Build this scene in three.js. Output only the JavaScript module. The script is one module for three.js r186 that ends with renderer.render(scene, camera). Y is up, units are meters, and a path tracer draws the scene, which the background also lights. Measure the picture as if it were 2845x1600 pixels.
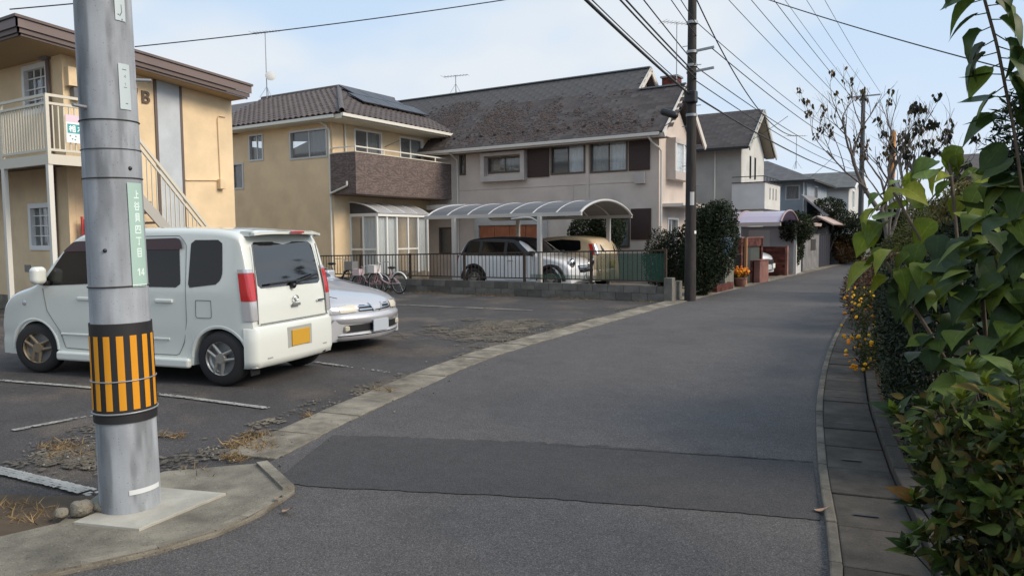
import * as THREE from 'three';
import { mergeGeometries, toCreasedNormals } from 'three/addons/utils/BufferGeometryUtils.js';
import { RoundedBoxGeometry } from 'three/addons/geometries/RoundedBoxGeometry.js';
import { TextGeometry } from 'three/addons/geometries/TextGeometry.js';
import { FontLoader } from 'three/addons/loaders/FontLoader.js';

// ---------------------------------------------------------------- camera, sky, sun, exposure
const scene = new THREE.Scene();
const RAD = Math.PI / 180;
const camera = new THREE.PerspectiveCamera(42.6, 1024 / 575, 0.05, 3000);
camera.position.set(0, 1.5, 0);
camera.rotation.order = 'YXZ';
camera.rotation.set(-3.907 * RAD, 31.87 * RAD, -0.5 * RAD);
const renderer = new THREE.WebGLRenderer({ antialias: true });
renderer.toneMapping = THREE.LinearToneMapping;
renderer.toneMappingExposure = 2.1;
renderer.shadowMap.enabled = true;
const SUN = new THREE.Vector3(0.80, 0.58, -0.13).normalize();
const sun = new THREE.DirectionalLight(0xffecd2, 1.5);
sun.position.copy(SUN).multiplyScalar(60).add(new THREE.Vector3(-8, 0, -15));
sun.target.position.set(-8, 0, -15);
sun.castShadow = true; sun.shadow.radius = 50; sun.shadow.mapSize.set(2048, 2048);
Object.assign(sun.shadow.camera, { left: -40, right: 40, top: 40, bottom: -40, near: 1, far: 160 });
scene.add(sun, sun.target);

let seed = 7;
const rnd = () => { seed = (seed + 0x6d2b79f5) | 0; let t = Math.imul(seed ^ (seed >>> 15), 1 | seed); t = (t + Math.imul(t ^ (t >>> 7), 61 | t)) ^ t; return ((t ^ (t >>> 14)) >>> 0) / 4294967296; };
const rr = (a, b) => a + (b - a) * rnd();
const pick = (a) => a[Math.floor(rnd() * a.length)];
const clamp = (x, a = 0, b = 1) => Math.min(b, Math.max(a, x));
const lerp = (a, b, t) => a + (b - a) * t;
const smooth = (a, b, x) => { const t = clamp((x - a) / (b - a)); return t * t * (3 - 2 * t); };
const hash = (x, y, z = 0) => { let h = Math.imul(x, 374761393) ^ Math.imul(y, 668265263) ^ Math.imul(z, 1440662683); h = Math.imul(h ^ (h >>> 13), 1274126177); return ((h ^ (h >>> 16)) >>> 0) / 4294967296; };
function vnoise(x, y, per = 0, s = 0) {
  const xi = Math.floor(x), yi = Math.floor(y), fx = x - xi, fy = y - yi, w = per ? (v) => ((v % per) + per) % per : (v) => v;
  const u = fx * fx * (3 - 2 * fx), v = fy * fy * (3 - 2 * fy);
  const a = hash(w(xi), w(yi), s), b = hash(w(xi + 1), w(yi), s), c = hash(w(xi), w(yi + 1), s), d = hash(w(xi + 1), w(yi + 1), s);
  return lerp(lerp(a, b, u), lerp(c, d, u), v);
}
function fbm(x, y, oct = 4, per = 0, s = 0) { let t = 0, a = 0.5, n = 0, p = per; for (let i = 0; i < oct; i++) { t += a * vnoise(x, y, p, s + i); n += a; a *= 0.5; x *= 2; y *= 2; p *= 2; } return t / n; }

{ // the sky: thin veiled blue, brighter towards the hazy sun
  const W = 1024, H = 512, d = new Float32Array(W * H * 4);
  for (let j = 0; j < H; j++) {
    const el = ((j + 0.5) / H - 0.5) * Math.PI, y = Math.sin(el), c = Math.cos(el);
    for (let i = 0; i < W; i++) {
      const ph = ((i + 0.5) / W - 0.5) * 2 * Math.PI, x = Math.cos(ph) * c, z = Math.sin(ph) * c;
      const yy = Math.max(y, 0.0), k = 1 / (yy + 0.22);
      const n1 = fbm(x * k * 1.5 + 9, z * k * 1.5 + 3, 5, 0, 11), n2 = fbm(x * k * 3.1 + 40, z * k * 3.1 + 7, 4, 0, 23);
      let cl = smooth(0.36, 0.70, n1 * 0.7 + n2 * 0.3);
      cl = clamp(cl * 0.72 + 0.2 + 0.45 * Math.exp(-yy * 6));
      const g = Math.max(0, x * SUN.x + y * SUN.y + z * SUN.z), glow = 0.55 * Math.pow(g, 4) + 0.5 * Math.pow(g, 20);
      const hz = Math.exp(-yy * 5);
      const blue = [lerp(0.35, 0.62, hz), lerp(0.54, 0.74, hz), lerp(0.78, 0.88, hz)];
      const wht = [0.67, 0.715, 0.765];
      const o = (j * W + i) * 4;
      for (let q = 0; q < 3; q++) d[o + q] = y < 0 ? [0.16, 0.155, 0.15][q] : lerp(blue[q], wht[q], cl) * (0.57 + 0.52 * glow) + 0.06 * glow;
      d[o + 3] = 1;
    }
  }
  const t = new THREE.DataTexture(d, W, H, THREE.RGBAFormat, THREE.FloatType);
  t.mapping = THREE.EquirectangularReflectionMapping; t.magFilter = t.minFilter = THREE.LinearFilter; t.wrapS = THREE.RepeatWrapping; t.needsUpdate = true;
  scene.background = t; scene.environment = t;
}

// ---------------------------------------------------------------- textures and materials
function tex(n, fn, srgb = true) {
  const d = new Uint8Array(n * n * 4);
  for (let j = 0; j < n; j++) for (let i = 0; i < n; i++) { const v = fn(i / n, j / n, i, j), o = (j * n + i) * 4; for (let q = 0; q < 3; q++) d[o + q] = 255 * clamp(Array.isArray(v) ? v[q] : v); d[o + 3] = 255; }
  const t = new THREE.DataTexture(d, n, n); t.wrapS = t.wrapT = THREE.RepeatWrapping; t.magFilter = THREE.LinearFilter; t.minFilter = THREE.LinearMipmapLinearFilter; t.generateMipmaps = true;
  if (srgb) t.colorSpace = THREE.SRGBColorSpace; t.needsUpdate = true; return t;
}
const rep = (t, m) => { const c = t.clone(); c.repeat.set(1 / m, 1 / m); c.needsUpdate = true; return c; };
const T = {};
T.asph = tex(1024, (x, y, i, j) => { const g = hash(i, j, 5), h = hash(i >> 1, j >> 1, 6), f = fbm(x * 24, y * 24, 3, 24, 3); let v = 0.62 + 0.30 * (h - 0.5) + 0.22 * (g - 0.5) + 0.07 * (f - 0.5); if (hash(i >> 1, j >> 1, 8) > 0.988) v += 0.3; if (hash(i >> 1, j >> 1, 9) > 0.97) v -= 0.2; return [v, v * 0.995, v * 1.0]; });
T.asphB = tex(512, (x, y, i, j) => 0.5 + 0.5 * (hash(i, j, 15) - 0.5) + 0.3 * (fbm(x * 32, y * 32, 2, 32, 5) - 0.5), false);
T.conc = tex(512, (x, y, i, j) => { const v = 0.80 + 0.30 * (fbm(x * 6, y * 6, 6, 6, 31) - 0.5) + 0.10 * (hash(i, j, 33) - 0.5); return [v, v * 0.99, v * 0.965]; });
T.stucco = tex(512, (x, y, i, j) => { const v = 0.95 + 0.14 * (fbm(x * 5, y * 5, 5, 5, 41) - 0.5) + 0.05 * (hash(i, j, 42) - 0.5); return v; });
T.streak = tex(512, (x, y, i, j) => { const v = 0.84 + 0.22 * (fbm(x * 22, y * 3, 5, 0, 51) - 0.5) * smooth(0, 0.1, Math.min(x, 1 - x)) + 0.16 * (fbm(x * 5, y * 5, 4, 5, 55) - 0.5) + 0.05 * (hash(i, j, 53) - 0.5); return v; });
T.pole = tex(1024, (x, y, i, j) => { const st = fbm(x * 40, y * 5, 4, 0, 61), bl = fbm(x * 8, y * 8, 5, 8, 62), sm = fbm(x * 16, y * 4, 4, 4, 67); let v = 0.72 + 0.26 * (bl - 0.5) + 0.16 * (st - 0.5) - 0.15 * smooth(0.58, 0.75, sm) + 0.05 * (hash(i, j, 63) - 0.5); if (hash(i >> 1, j >> 1, 64) > 0.996) v -= 0.18; return [v * 0.985, v, v * 1.02]; });
T.panel = tex(512, (x, y, i, j) => { const v = 0.75 + 0.5 * (fbm(x * 10 + 2 * fbm(x * 4, y * 4, 2, 4, 3), y * 26, 4, 0, 71) - 0.5); return [v, v * 0.97, v * 0.96]; });
T.brick = tex(512, (x, y, i, j) => { const r = Math.floor(y * 16), xo = (x * 8 + (r & 1) * 0.5), c = Math.floor(xo), fx = xo - c, fy = y * 16 - r; const m = fx < 0.05 || fy < 0.1; const v = 0.62 + 0.4 * (hash(c % 8, r, 81) - 0.5) + 0.2 * (fbm(x * 30, y * 30, 2, 30, 3) - 0.5); return m ? [0.55, 0.5, 0.47] : [v, v * 0.95, v * 0.92]; });
T.leaf = tex(128, (x, y) => { const m = Math.abs(x - 0.5), vein = Math.abs(((y * 7 + m * 5) % 1) - 0.5); let v = 0.8 + 0.2 * (fbm(x * 6, y * 6, 3, 6, 91) - 0.5); if (m < 0.02) v += 0.12; if (vein < 0.05) v += 0.06; return v; });
T.bump = tex(256, (x, y, i, j) => 0.5 + 0.5 * (hash(i, j, 95) - 0.5) * 0.6 + 0.5 * (fbm(x * 20, y * 20, 3, 20, 96) - 0.5), false);
T.dirty = tex(512, (x, y, i, j) => { const a = fbm(x * 5, y * 5, 6, 5, 171), b = fbm(x * 14, y * 14, 4, 14, 177); let v = 0.82 + 0.5 * (a - 0.5) + 0.3 * (b - 0.5) + 0.16 * (hash(i, j, 173) - 0.5); if (hash(i >> 1, j >> 1, 174) > 0.985) v += 0.2; if (hash(i >> 1, j >> 1, 175) > 0.975) v -= 0.22; return [v, v * 0.985, v * 0.95]; });
const C = (r, g, b) => new THREE.Color().setRGB(r, g, b);
function mat(color, rough = 0.8, o = {}) { const m = new THREE.MeshStandardMaterial({ roughness: rough, ...o }); m.color.copy(Array.isArray(color) ? C(...color) : new THREE.Color(color)); return m; }
function phys(color, rough, o = {}) { const m = new THREE.MeshPhysicalMaterial({ roughness: rough, ...o }); m.color.copy(Array.isArray(color) ? C(...color) : new THREE.Color(color)); return m; }
const leafMat = (c, o = {}) => phys(c, 0.6, { transmission: 0.3, thickness: 0, side: THREE.DoubleSide, specularIntensity: 0.3, ...o });
const leafInst = (o = {}) => phys([1, 1, 1], 0.6, { side: THREE.DoubleSide, transmission: 0.2, thickness: 0, specularIntensity: 0.3, ...o });
const M = {
  road: mat([0.245, 0.228, 0.22], 0.88, { map: rep(T.asph, 2.6), vertexColors: true, bumpMap: rep(T.asphB, 1.1), bumpScale: 0.004 }),
  lot: mat([0.165, 0.148, 0.141], 0.92, { map: rep(T.asph, 3.1), vertexColors: true, bumpMap: rep(T.asphB, 1.7), bumpScale: 0.006 }),
  patch: mat([0.140, 0.131, 0.127], 0.88, { map: rep(T.asph, 2.1), bumpMap: rep(T.asphB, 1.3), bumpScale: 0.006 }),
  ground: mat([0.16, 0.13, 0.10], 1, { map: rep(T.conc, 4) }),
  conc: mat([0.27, 0.25, 0.21], 0.9, { map: rep(T.dirty, 1.5), bumpMap: rep(T.bump, 0.5), bumpScale: 0.003 }),
  concNew: mat([0.62, 0.60, 0.54], 0.85, { map: rep(T.conc, 0.9) }),
  concDark: mat([0.17, 0.16, 0.15], 0.92, { map: rep(T.conc, 1.0), bumpMap: rep(T.bump, 0.5), bumpScale: 0.004 }),
  gutterS: [0, 1, 2].map((i) => mat([0.25 + 0.02 * i, 0.225 + 0.02 * i, 0.187 + 0.018 * i], 0.95, { map: rep(T.dirty, 0.9 + 0.25 * i), bumpMap: rep(T.bump, 0.5), bumpScale: 0.003 })),
  coverS: [0, 1, 2].map((i) => mat([0.066 + 0.010 * i, 0.058 + 0.009 * i, 0.051 + 0.008 * i], 0.95, { map: rep(T.dirty, 0.8 + 0.3 * i), bumpMap: rep(T.bump, 0.4), bumpScale: 0.004 })),
  kerbR: [0, 1, 2].map((i) => mat([0.155 + 0.02 * i, 0.142 + 0.018 * i, 0.122 + 0.016 * i], 0.95, { map: rep(T.dirty, 0.7 + 0.2 * i) })),
  dirt: mat([0.36, 0.295, 0.21], 1, { map: rep(T.conc, 0.7) }),
  soil: mat([0.12, 0.085, 0.055], 1, { map: rep(T.conc, 0.6) }),
  paint: mat([0.55, 0.55, 0.53], 0.8, { map: rep(T.conc, 0.5) }),
  pole: mat([0.66, 0.68, 0.70], 0.8, { map: rep(T.pole, 2.3) }),
  white: mat([0.78, 0.78, 0.76], 0.45), offwhite: mat([0.66, 0.64, 0.58], 0.55), alu: mat([0.50, 0.50, 0.50], 0.4, { metalness: 0.3 }), aluDark: mat([0.22, 0.21, 0.20], 0.45, { metalness: 0.3 }),
  cream: mat([0.62, 0.58, 0.48], 0.6), black: mat([0.018, 0.018, 0.02], 0.5), darkMetal: mat([0.05, 0.045, 0.04], 0.6, { metalness: 0.2 }), steel: mat([0.32, 0.33, 0.34], 0.45, { metalness: 0.5 }),
  glass: phys([0.88, 0.9, 0.91], 0.05, { transmission: 0.93, thickness: 0, specularIntensity: 1 }),
  curtain: mat([0.85, 0.85, 0.84], 0.9), floorWood: mat([0.26, 0.19, 0.13], 0.7),
  cable: mat([0.03, 0.03, 0.032], 0.6),
};

// ---------------------------------------------------------------- builders
const V = (x, y, z) => new THREE.Vector3(x, y, z);
const used = {};
const numbered = (n) => { const k = used[n] = (used[n] ?? -1) + 1; return k ? n + '_' + String(k).padStart(3, '0') : n; };
function uvBox(g) { // uv in metres from position and facing
  const n = g.index ? g.toNonIndexed() : g; n.computeVertexNormals();
  const p = n.attributes.position, no = n.attributes.normal, uv = new Float32Array(p.count * 2);
  for (let i = 0; i < p.count; i += 3) {
    const ax = Math.abs(no.getX(i) + no.getX(i + 1) + no.getX(i + 2)), ay = Math.abs(no.getY(i) + no.getY(i + 1) + no.getY(i + 2)), az = Math.abs(no.getZ(i) + no.getZ(i + 1) + no.getZ(i + 2));
    for (let k = i; k < i + 3; k++) {
      const x = p.getX(k), y = p.getY(k), z = p.getZ(k);
      if (ay >= ax && ay >= az) { uv[2 * k] = x; uv[2 * k + 1] = z; } else if (ax > az) { uv[2 * k] = z; uv[2 * k + 1] = y; } else { uv[2 * k] = x; uv[2 * k + 1] = y; }
    }
  }
  n.setAttribute('uv', new THREE.BufferAttribute(uv, 2)); return n;
}
function prep(g) { const n = g.index ? g.toNonIndexed() : g; if (!n.attributes.normal) n.computeVertexNormals(); if (!n.attributes.uv) n.setAttribute('uv', new THREE.BufferAttribute(new Float32Array(n.attributes.position.count * 2), 2)); for (const k of Object.keys(n.attributes)) if (!['position', 'normal', 'uv', 'color'].includes(k)) n.deleteAttribute(k); n.clearGroups?.(); n.groups = []; return n; }
const merge = (gs) => { gs = (Array.isArray(gs) ? gs : [gs]).filter(Boolean).map(prep); return gs.length === 1 ? gs[0] : mergeGeometries(gs); };
function originOf(o) { const v = V(0, 0, 0); for (let p = o; p && p !== scene; p = p.parent) { if (p.isLocal) return null; v.add(p.position); } return v; }
function obj(name, gs, material, parent = scene) { // one named mesh; world coordinates unless the thing is local
  const g = merge(gs), top = parent === scene;
  if (!top) { const o = originOf(parent); if (o && o.lengthSq()) g.translate(-o.x, -o.y, -o.z); }
  const m = new THREE.Mesh(g, material); m.name = top ? numbered(name) : name; m.castShadow = m.receiveShadow = true; if (!top && parent.isLocal) m.isLocal = true;
  parent.add(m); return m;
}
function thing(name, label, category, pos = [0, 0, 0], group, local = false, turn = 0) {
  const o = new THREE.Group(); o.name = numbered(name); o.position.set(...pos); o.rotation.y = turn; o.isLocal = local;
  o.userData = { label, category }; if (group) o.userData.group = group; scene.add(o); return o;
}
function tag(o, label, category, group) { o.userData = { ...o.userData, label, category }; if (group) o.userData.group = group; return o; }
const struct = (name, gs, m, parent = scene) => { const o = obj(name, gs, m, parent); if (parent === scene) o.userData.kind = 'structure'; return o; };
const stuff = (o) => { o.userData.kind = 'stuff'; return o; };
function part(parent, name) { const g = new THREE.Group(); g.name = name; g.isLocal = parent.isLocal; parent.add(g); return g; }
const box = (x0, y0, z0, x1, y1, z1) => { const g = new THREE.BoxGeometry(Math.abs(x1 - x0), Math.abs(y1 - y0), Math.abs(z1 - z0)); g.translate((x0 + x1) / 2, (y0 + y1) / 2, (z0 + z1) / 2); return uvBox(g); };
const rbox = (x0, y0, z0, x1, y1, z1, r = 0.02, s = 2) => { const g = new RoundedBoxGeometry(Math.abs(x1 - x0), Math.abs(y1 - y0), Math.abs(z1 - z0), s, r); g.translate((x0 + x1) / 2, (y0 + y1) / 2, (z0 + z1) / 2); return g; };
function bar(a, b, w, h = w) { // rectangular bar from a to b
  const d = b.clone().sub(a), L = d.length(); const g = new THREE.BoxGeometry(w, h, L); const q = new THREE.Quaternion().setFromUnitVectors(V(0, 0, 1), d.clone().normalize());
  if (Math.abs(d.y) < 0.98 * L) { const m = new THREE.Matrix4().lookAt(V(0, 0, 0), d.clone().negate(), V(0, 1, 0)); q.setFromRotationMatrix(m); }
  g.applyQuaternion(q); g.translate((a.x + b.x) / 2, (a.y + b.y) / 2, (a.z + b.z) / 2); return uvBox(g);
}
const tube = (pts, r, seg = 24, rad = 6, closed = false) => new THREE.TubeGeometry(!Array.isArray(pts) ? pts : new THREE.CatmullRomCurve3(pts, closed), seg, r, rad, closed);
function rod(a, b, r0, r1 = r0, s = 8) { const d = b.clone().sub(a), g = new THREE.CylinderGeometry(r1, r0, d.length(), s); g.applyQuaternion(new THREE.Quaternion().setFromUnitVectors(V(0, 1, 0), d.normalize())); g.translate((a.x + b.x) / 2, (a.y + b.y) / 2, (a.z + b.z) / 2); return g; }
// boxes on a facade: axis 'z' faces +z at z = plane, axis 'x' faces +x at x = plane; a runs along the wall, d outwards
const fb = (ax, pl, a0, a1, b0, b1, d0, d1) => ax === 'z' ? box(a0, b0, pl + d0, a1, b1, pl + d1) : box(pl + d0, b0, a0, pl + d1, b1, a1);
const fp = (ax, pl, a, b, d) => ax === 'z' ? V(a, b, pl + d) : V(pl + d, b, a);
function slab(ax, pl, pts, holes = [], t = 0.14) {
  const s = ax === 'z' ? 1 : -1, sh = new THREE.Shape(pts.map(([a, b]) => new THREE.Vector2(a * s, b)));
  for (const [a0, a1, b0, b1] of holes) sh.holes.push(new THREE.Path([[a0, b0], [a1, b0], [a1, b1], [a0, b1]].map(([a, b]) => new THREE.Vector2(a * s, b))));
  const g = new THREE.ExtrudeGeometry(sh, { depth: t, bevelEnabled: false }); if (ax === 'x') g.rotateY(Math.PI / 2);
  ax === 'z' ? g.translate(0, 0, pl - t) : g.translate(pl - t, 0, 0); return uvBox(g);
}
// a window set in an opening: frame, panes, glazing bars, curtain behind
function win(parent, ax, pl, a0, a1, b0, b1, o = {}) {
  const w = part(parent, o.name || 'window'), f = o.f ?? 0.05, rec = o.rec ?? 0.05, fm = o.frame || M.alu, pr = o.proud ?? 0.025, n = o.n ?? 2;
  const G = [fb(ax, pl, a0 - 0.01, a1 + 0.01, b0 - 0.01, b0 + f, -rec - 0.02, pr), fb(ax, pl, a0 - 0.01, a1 + 0.01, b1 - f, b1 + 0.01, -rec - 0.02, pr), fb(ax, pl, a0 - 0.01, a0 + f, b0 + f, b1 - f, -rec - 0.02, pr), fb(ax, pl, a1 - f, a1 + 0.01, b0 + f, b1 - f, -rec - 0.02, pr)];
  obj('frame', G, fm, w);
  const W = (a1 - a0 - 2 * f) / n;
  for (let i = 0; i < n; i++) {
    const p0 = a0 + f + i * W, dd = (i % 2) * 0.018;
    obj('pane', fb(ax, pl, p0, p0 + W, b0 + f, b1 - f, -rec - 0.006 + dd - 0.018, -rec + dd - 0.018), o.glass || M.glass, w);
    if (i) obj('mullion', fb(ax, pl, p0 - 0.022, p0 + 0.022, b0 + f, b1 - f, -rec - 0.03, -rec + 0.012), fm, w);
    const cm = o.curtains ? o.curtains[i % o.curtains.length] : null;
    if (cm) { const sg = new THREE.PlaneGeometry(W, b1 - b0 - 2 * f, 24, 1), P = sg.attributes.position; for (let k = 0; k < P.count; k++) P.setZ(k, 0.018 * Math.sin(P.getX(k) * 55)); sg.computeVertexNormals(); if (ax === 'x') sg.rotateY(Math.PI / 2); const c = fp(ax, pl, p0 + W / 2, (b0 + b1) / 2, -rec - 0.09); sg.translate(c.x, c.y, c.z); obj('curtain', sg, cm, w); }
  }
  for (const h of o.bars || []) obj('glazing_bar', fb(ax, pl, a0 + f, a1 - f, lerp(b0, b1, h) - 0.012, lerp(b0, b1, h) + 0.012, -rec - 0.01, -rec + 0.014), fm, w);
  for (const h of o.vbars || []) obj('glazing_bar', fb(ax, pl, lerp(a0, a1, h) - 0.012, lerp(a0, a1, h) + 0.012, b0 + f, b1 - f, -rec - 0.01, -rec + 0.013), fm, w);
  return w;
}
// tiles on a roof plane: o = point at the eave, u = unit along the eave, v = unit up the slope; inside(s,t) keeps a tile
function tiles(parent, planes, geo, mats, name = 'roof_tile', max = 300) {
  const list = [];
  for (const { o, u, v, L, S, w, h, inside, jit = 0.004, off = 0 } of planes) {
    const n = V(0, 0, 0).crossVectors(u, v).normalize(); if (n.y < 0) n.negate();
    const X = u.clone(), Y = v.clone(), Z = n; if (V(0, 0, 0).crossVectors(X, Y).dot(Z) < 0) X.negate();
    for (let r = 0; r * h < S; r++) for (let c = -1; c * w < L; c++) {
      const s = (c + 0.5 + (off && r % 2 ? 0.5 : 0)) * w, t = (r + 0.5) * h; if (s < 0 || s > L || t > S || (inside && !inside(s, t))) continue;
      const p = o.clone().addScaledVector(u, s).addScaledVector(v, t).addScaledVector(n, (rnd() - 0.5) * jit);
      list.push({ m: new THREE.Matrix4().makeBasis(X, Y, Z).setPosition(p), d: p.distanceTo(camera.position), k: Math.floor(rnd() * mats.length) });
    }
  }
  list.sort((a, b) => a.d - b.d);
  const org = originOf(parent), tr = new THREE.Matrix4().makeTranslation(-org.x, -org.y, -org.z), rest = mats.map(() => []);
  list.forEach((t, i) => {
    if (i < max) { const m = new THREE.Mesh(geo, mats[t.k]); m.name = name; m.castShadow = m.receiveShadow = true; tr.clone().multiply(t.m).decompose(m.position, m.quaternion, m.scale); parent.add(m); } else rest[t.k].push(geo.clone().applyMatrix4(t.m));
  });
  rest.forEach((r, i) => { if (r.length) stuff(obj(name + '_field', r, mats[i], parent)); });
}
// foliage: many leaf copies as one countless mass
const LEAF = {};
function mkLeaf(pts, fold = 0.25, curl = 0.2) { // outline half-widths along the length 0..1, folded at the midrib
  const P = [], I = [], UV = []; pts.forEach(([t, w]) => { const y = t, z = -curl * t * t; for (const s of [-1, 0, 1]) { P.push(s * w, y, z + Math.abs(s) * w * fold); UV.push(0.5 + s * 0.5, t); } });
  for (let i = 0; i < pts.length - 1; i++) for (let s = 0; s < 2; s++) { const a = i * 3 + s; I.push(a, a + 1, a + 3, a + 1, a + 4, a + 3); }
  const g = new THREE.BufferGeometry(); g.setAttribute('position', new THREE.Float32BufferAttribute(P, 3)); g.setAttribute('uv', new THREE.Float32BufferAttribute(UV, 2)); g.setIndex(I); g.computeVertexNormals(); return g;
}
LEAF.small = mkLeaf([[0, 0.02], [0.35, 0.26], [0.7, 0.2], [1, 0.01]], 0.3, 0.15);
LEAF.thin = mkLeaf([[0, 0.02], [0.4, 0.11], [1, 0.0]], 0.3, 0.2);
LEAF.heart = mkLeaf([[-0.1, 0.16], [0.02, 0.32], [0.18, 0.42], [0.4, 0.40], [0.6, 0.29], [0.8, 0.13], [0.92, 0.05], [1, 0.005]], 0.18, 0.28);
LEAF.hearts = [LEAF.heart, mkLeaf([[-0.12, 0.14], [0.0, 0.33], [0.15, 0.45], [0.36, 0.44], [0.55, 0.33], [0.76, 0.17], [0.9, 0.06], [1, 0.004]], 0.34, 0.5), mkLeaf([[-0.06, 0.12], [0.05, 0.27], [0.22, 0.35], [0.42, 0.37], [0.62, 0.26], [0.82, 0.10], [0.93, 0.04], [1, 0.003]], 0.1, -0.15), mkLeaf([[-0.1, 0.18], [0.06, 0.36], [0.2, 0.37], [0.38, 0.43], [0.58, 0.26], [0.74, 0.2], [0.9, 0.05], [1, 0.003]], 0.45, 0.7)];
LEAF.ovate = mkLeaf([[0, 0.02], [0.15, 0.19], [0.35, 0.27], [0.55, 0.25], [0.75, 0.15], [0.9, 0.06], [1, 0.004]], 0.25, 0.3);
const dummy = new THREE.Object3D(), colT = new THREE.Color();
function foliage(name, parent, n, geo, place, cols, material, label) { // place(i) -> [pos, size, dir?]
  const o = parent === scene ? V(0, 0, 0) : originOf(parent), m = new THREE.InstancedMesh(geo, material || leafInst({ map: T.leaf }), n); m.name = parent === scene ? numbered(name) : name;
  for (let i = 0; i < n; i++) {
    const [p, s, dir] = place(i); dummy.position.copy(p).sub(o);
    if (dir) { dummy.quaternion.setFromUnitVectors(V(0, 1, 0), dir.clone().normalize()); dummy.rotateY(rnd() * 6.28); } else dummy.rotation.set(rr(-2, 2), rr(0, 6.28), rr(-2, 2));
    dummy.scale.setScalar(s); dummy.updateMatrix(); m.setMatrixAt(i, dummy.matrix);
    const c = pick(cols), v = rr(0.75, 1.25); colT.setRGB(c[0] * v, c[1] * v, c[2] * v); m.setColorAt(i, colT);
  }
  m.castShadow = m.receiveShadow = true; m.userData.kind = 'stuff'; parent.add(m); return m;
}
const inBall = () => { let p; do p = V(rr(-1, 1), rr(-1, 1), rr(-1, 1)); while (p.lengthSq() > 1); return p; };

// ---------------------------------------------------------------- ground, road, car park, gutters
const curve = (pts) => (z) => { for (let i = 0; i < pts.length - 1; i++) { const [z0, x0] = pts[i], [z1, x1] = pts[i + 1]; if (z <= z0 && z >= z1) { const a = i ? pts[i - 1] : pts[i], b = pts[i + 2] || pts[i + 1], t = (z - z0) / (z1 - z0); const m0 = (x1 - a[1]) / (z1 - a[0]) * (z1 - z0), m1 = (b[1] - x0) / (b[0] - z0) * (z1 - z0); return (2 * t ** 3 - 3 * t * t + 1) * x0 + (t ** 3 - 2 * t * t + t) * m0 + (-2 * t ** 3 + 3 * t * t) * x1 + (t ** 3 - t * t) * m1; } } return z > pts[0][0] ? pts[0][1] : pts[pts.length - 1][1]; };
const roadL = curve([[14, -4.7], [0, -4.0], [-3, -3.94], [-4.28, -4.28], [-7.47, -5.02], [-10.3, -5.25], [-14.5, -5.46], [-20, -5.56], [-30, -5.55], [-44, -5.3], [-60, -4.4], [-90, 1.5]]);
const roadR = curve([[14, 0.75], [0, -0.16], [-2, -0.32], [-3.42, -0.48], [-5, -0.79], [-7.28, -1.17], [-10.7, -1.57], [-15.35, -1.94], [-22, -2.2], [-30, -2.15], [-44, -1.55], [-60, -0.4], [-90, 6]]);
function ribbon(z0, z1, step, nx, left, right, y, colour) {
  const n = Math.round((z0 - z1) / step), P = [], U = [], K = [], I = [];
  for (let i = 0; i <= n; i++) for (let j = 0; j <= nx; j++) {
    const z = z0 + (z1 - z0) * i / n, x = lerp(left(z), right(z), j / nx); P.push(x, typeof y === 'function' ? y(x, z) : y, z); U.push(x, z); if (colour) K.push(...colour(x, z));
  }
  for (let i = 0; i < n; i++) for (let j = 0; j < nx; j++) { const a = i * (nx + 1) + j, b = a + nx + 1; I.push(a, a + 1, b, a + 1, b + 1, b); }
  const g = new THREE.BufferGeometry(); g.setAttribute('position', new THREE.Float32BufferAttribute(P, 3)); g.setAttribute('uv', new THREE.Float32BufferAttribute(U, 2)); if (colour) g.setAttribute('color', new THREE.Float32BufferAttribute(K, 3)); g.setIndex(I); g.computeVertexNormals(); return g;
}
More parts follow.
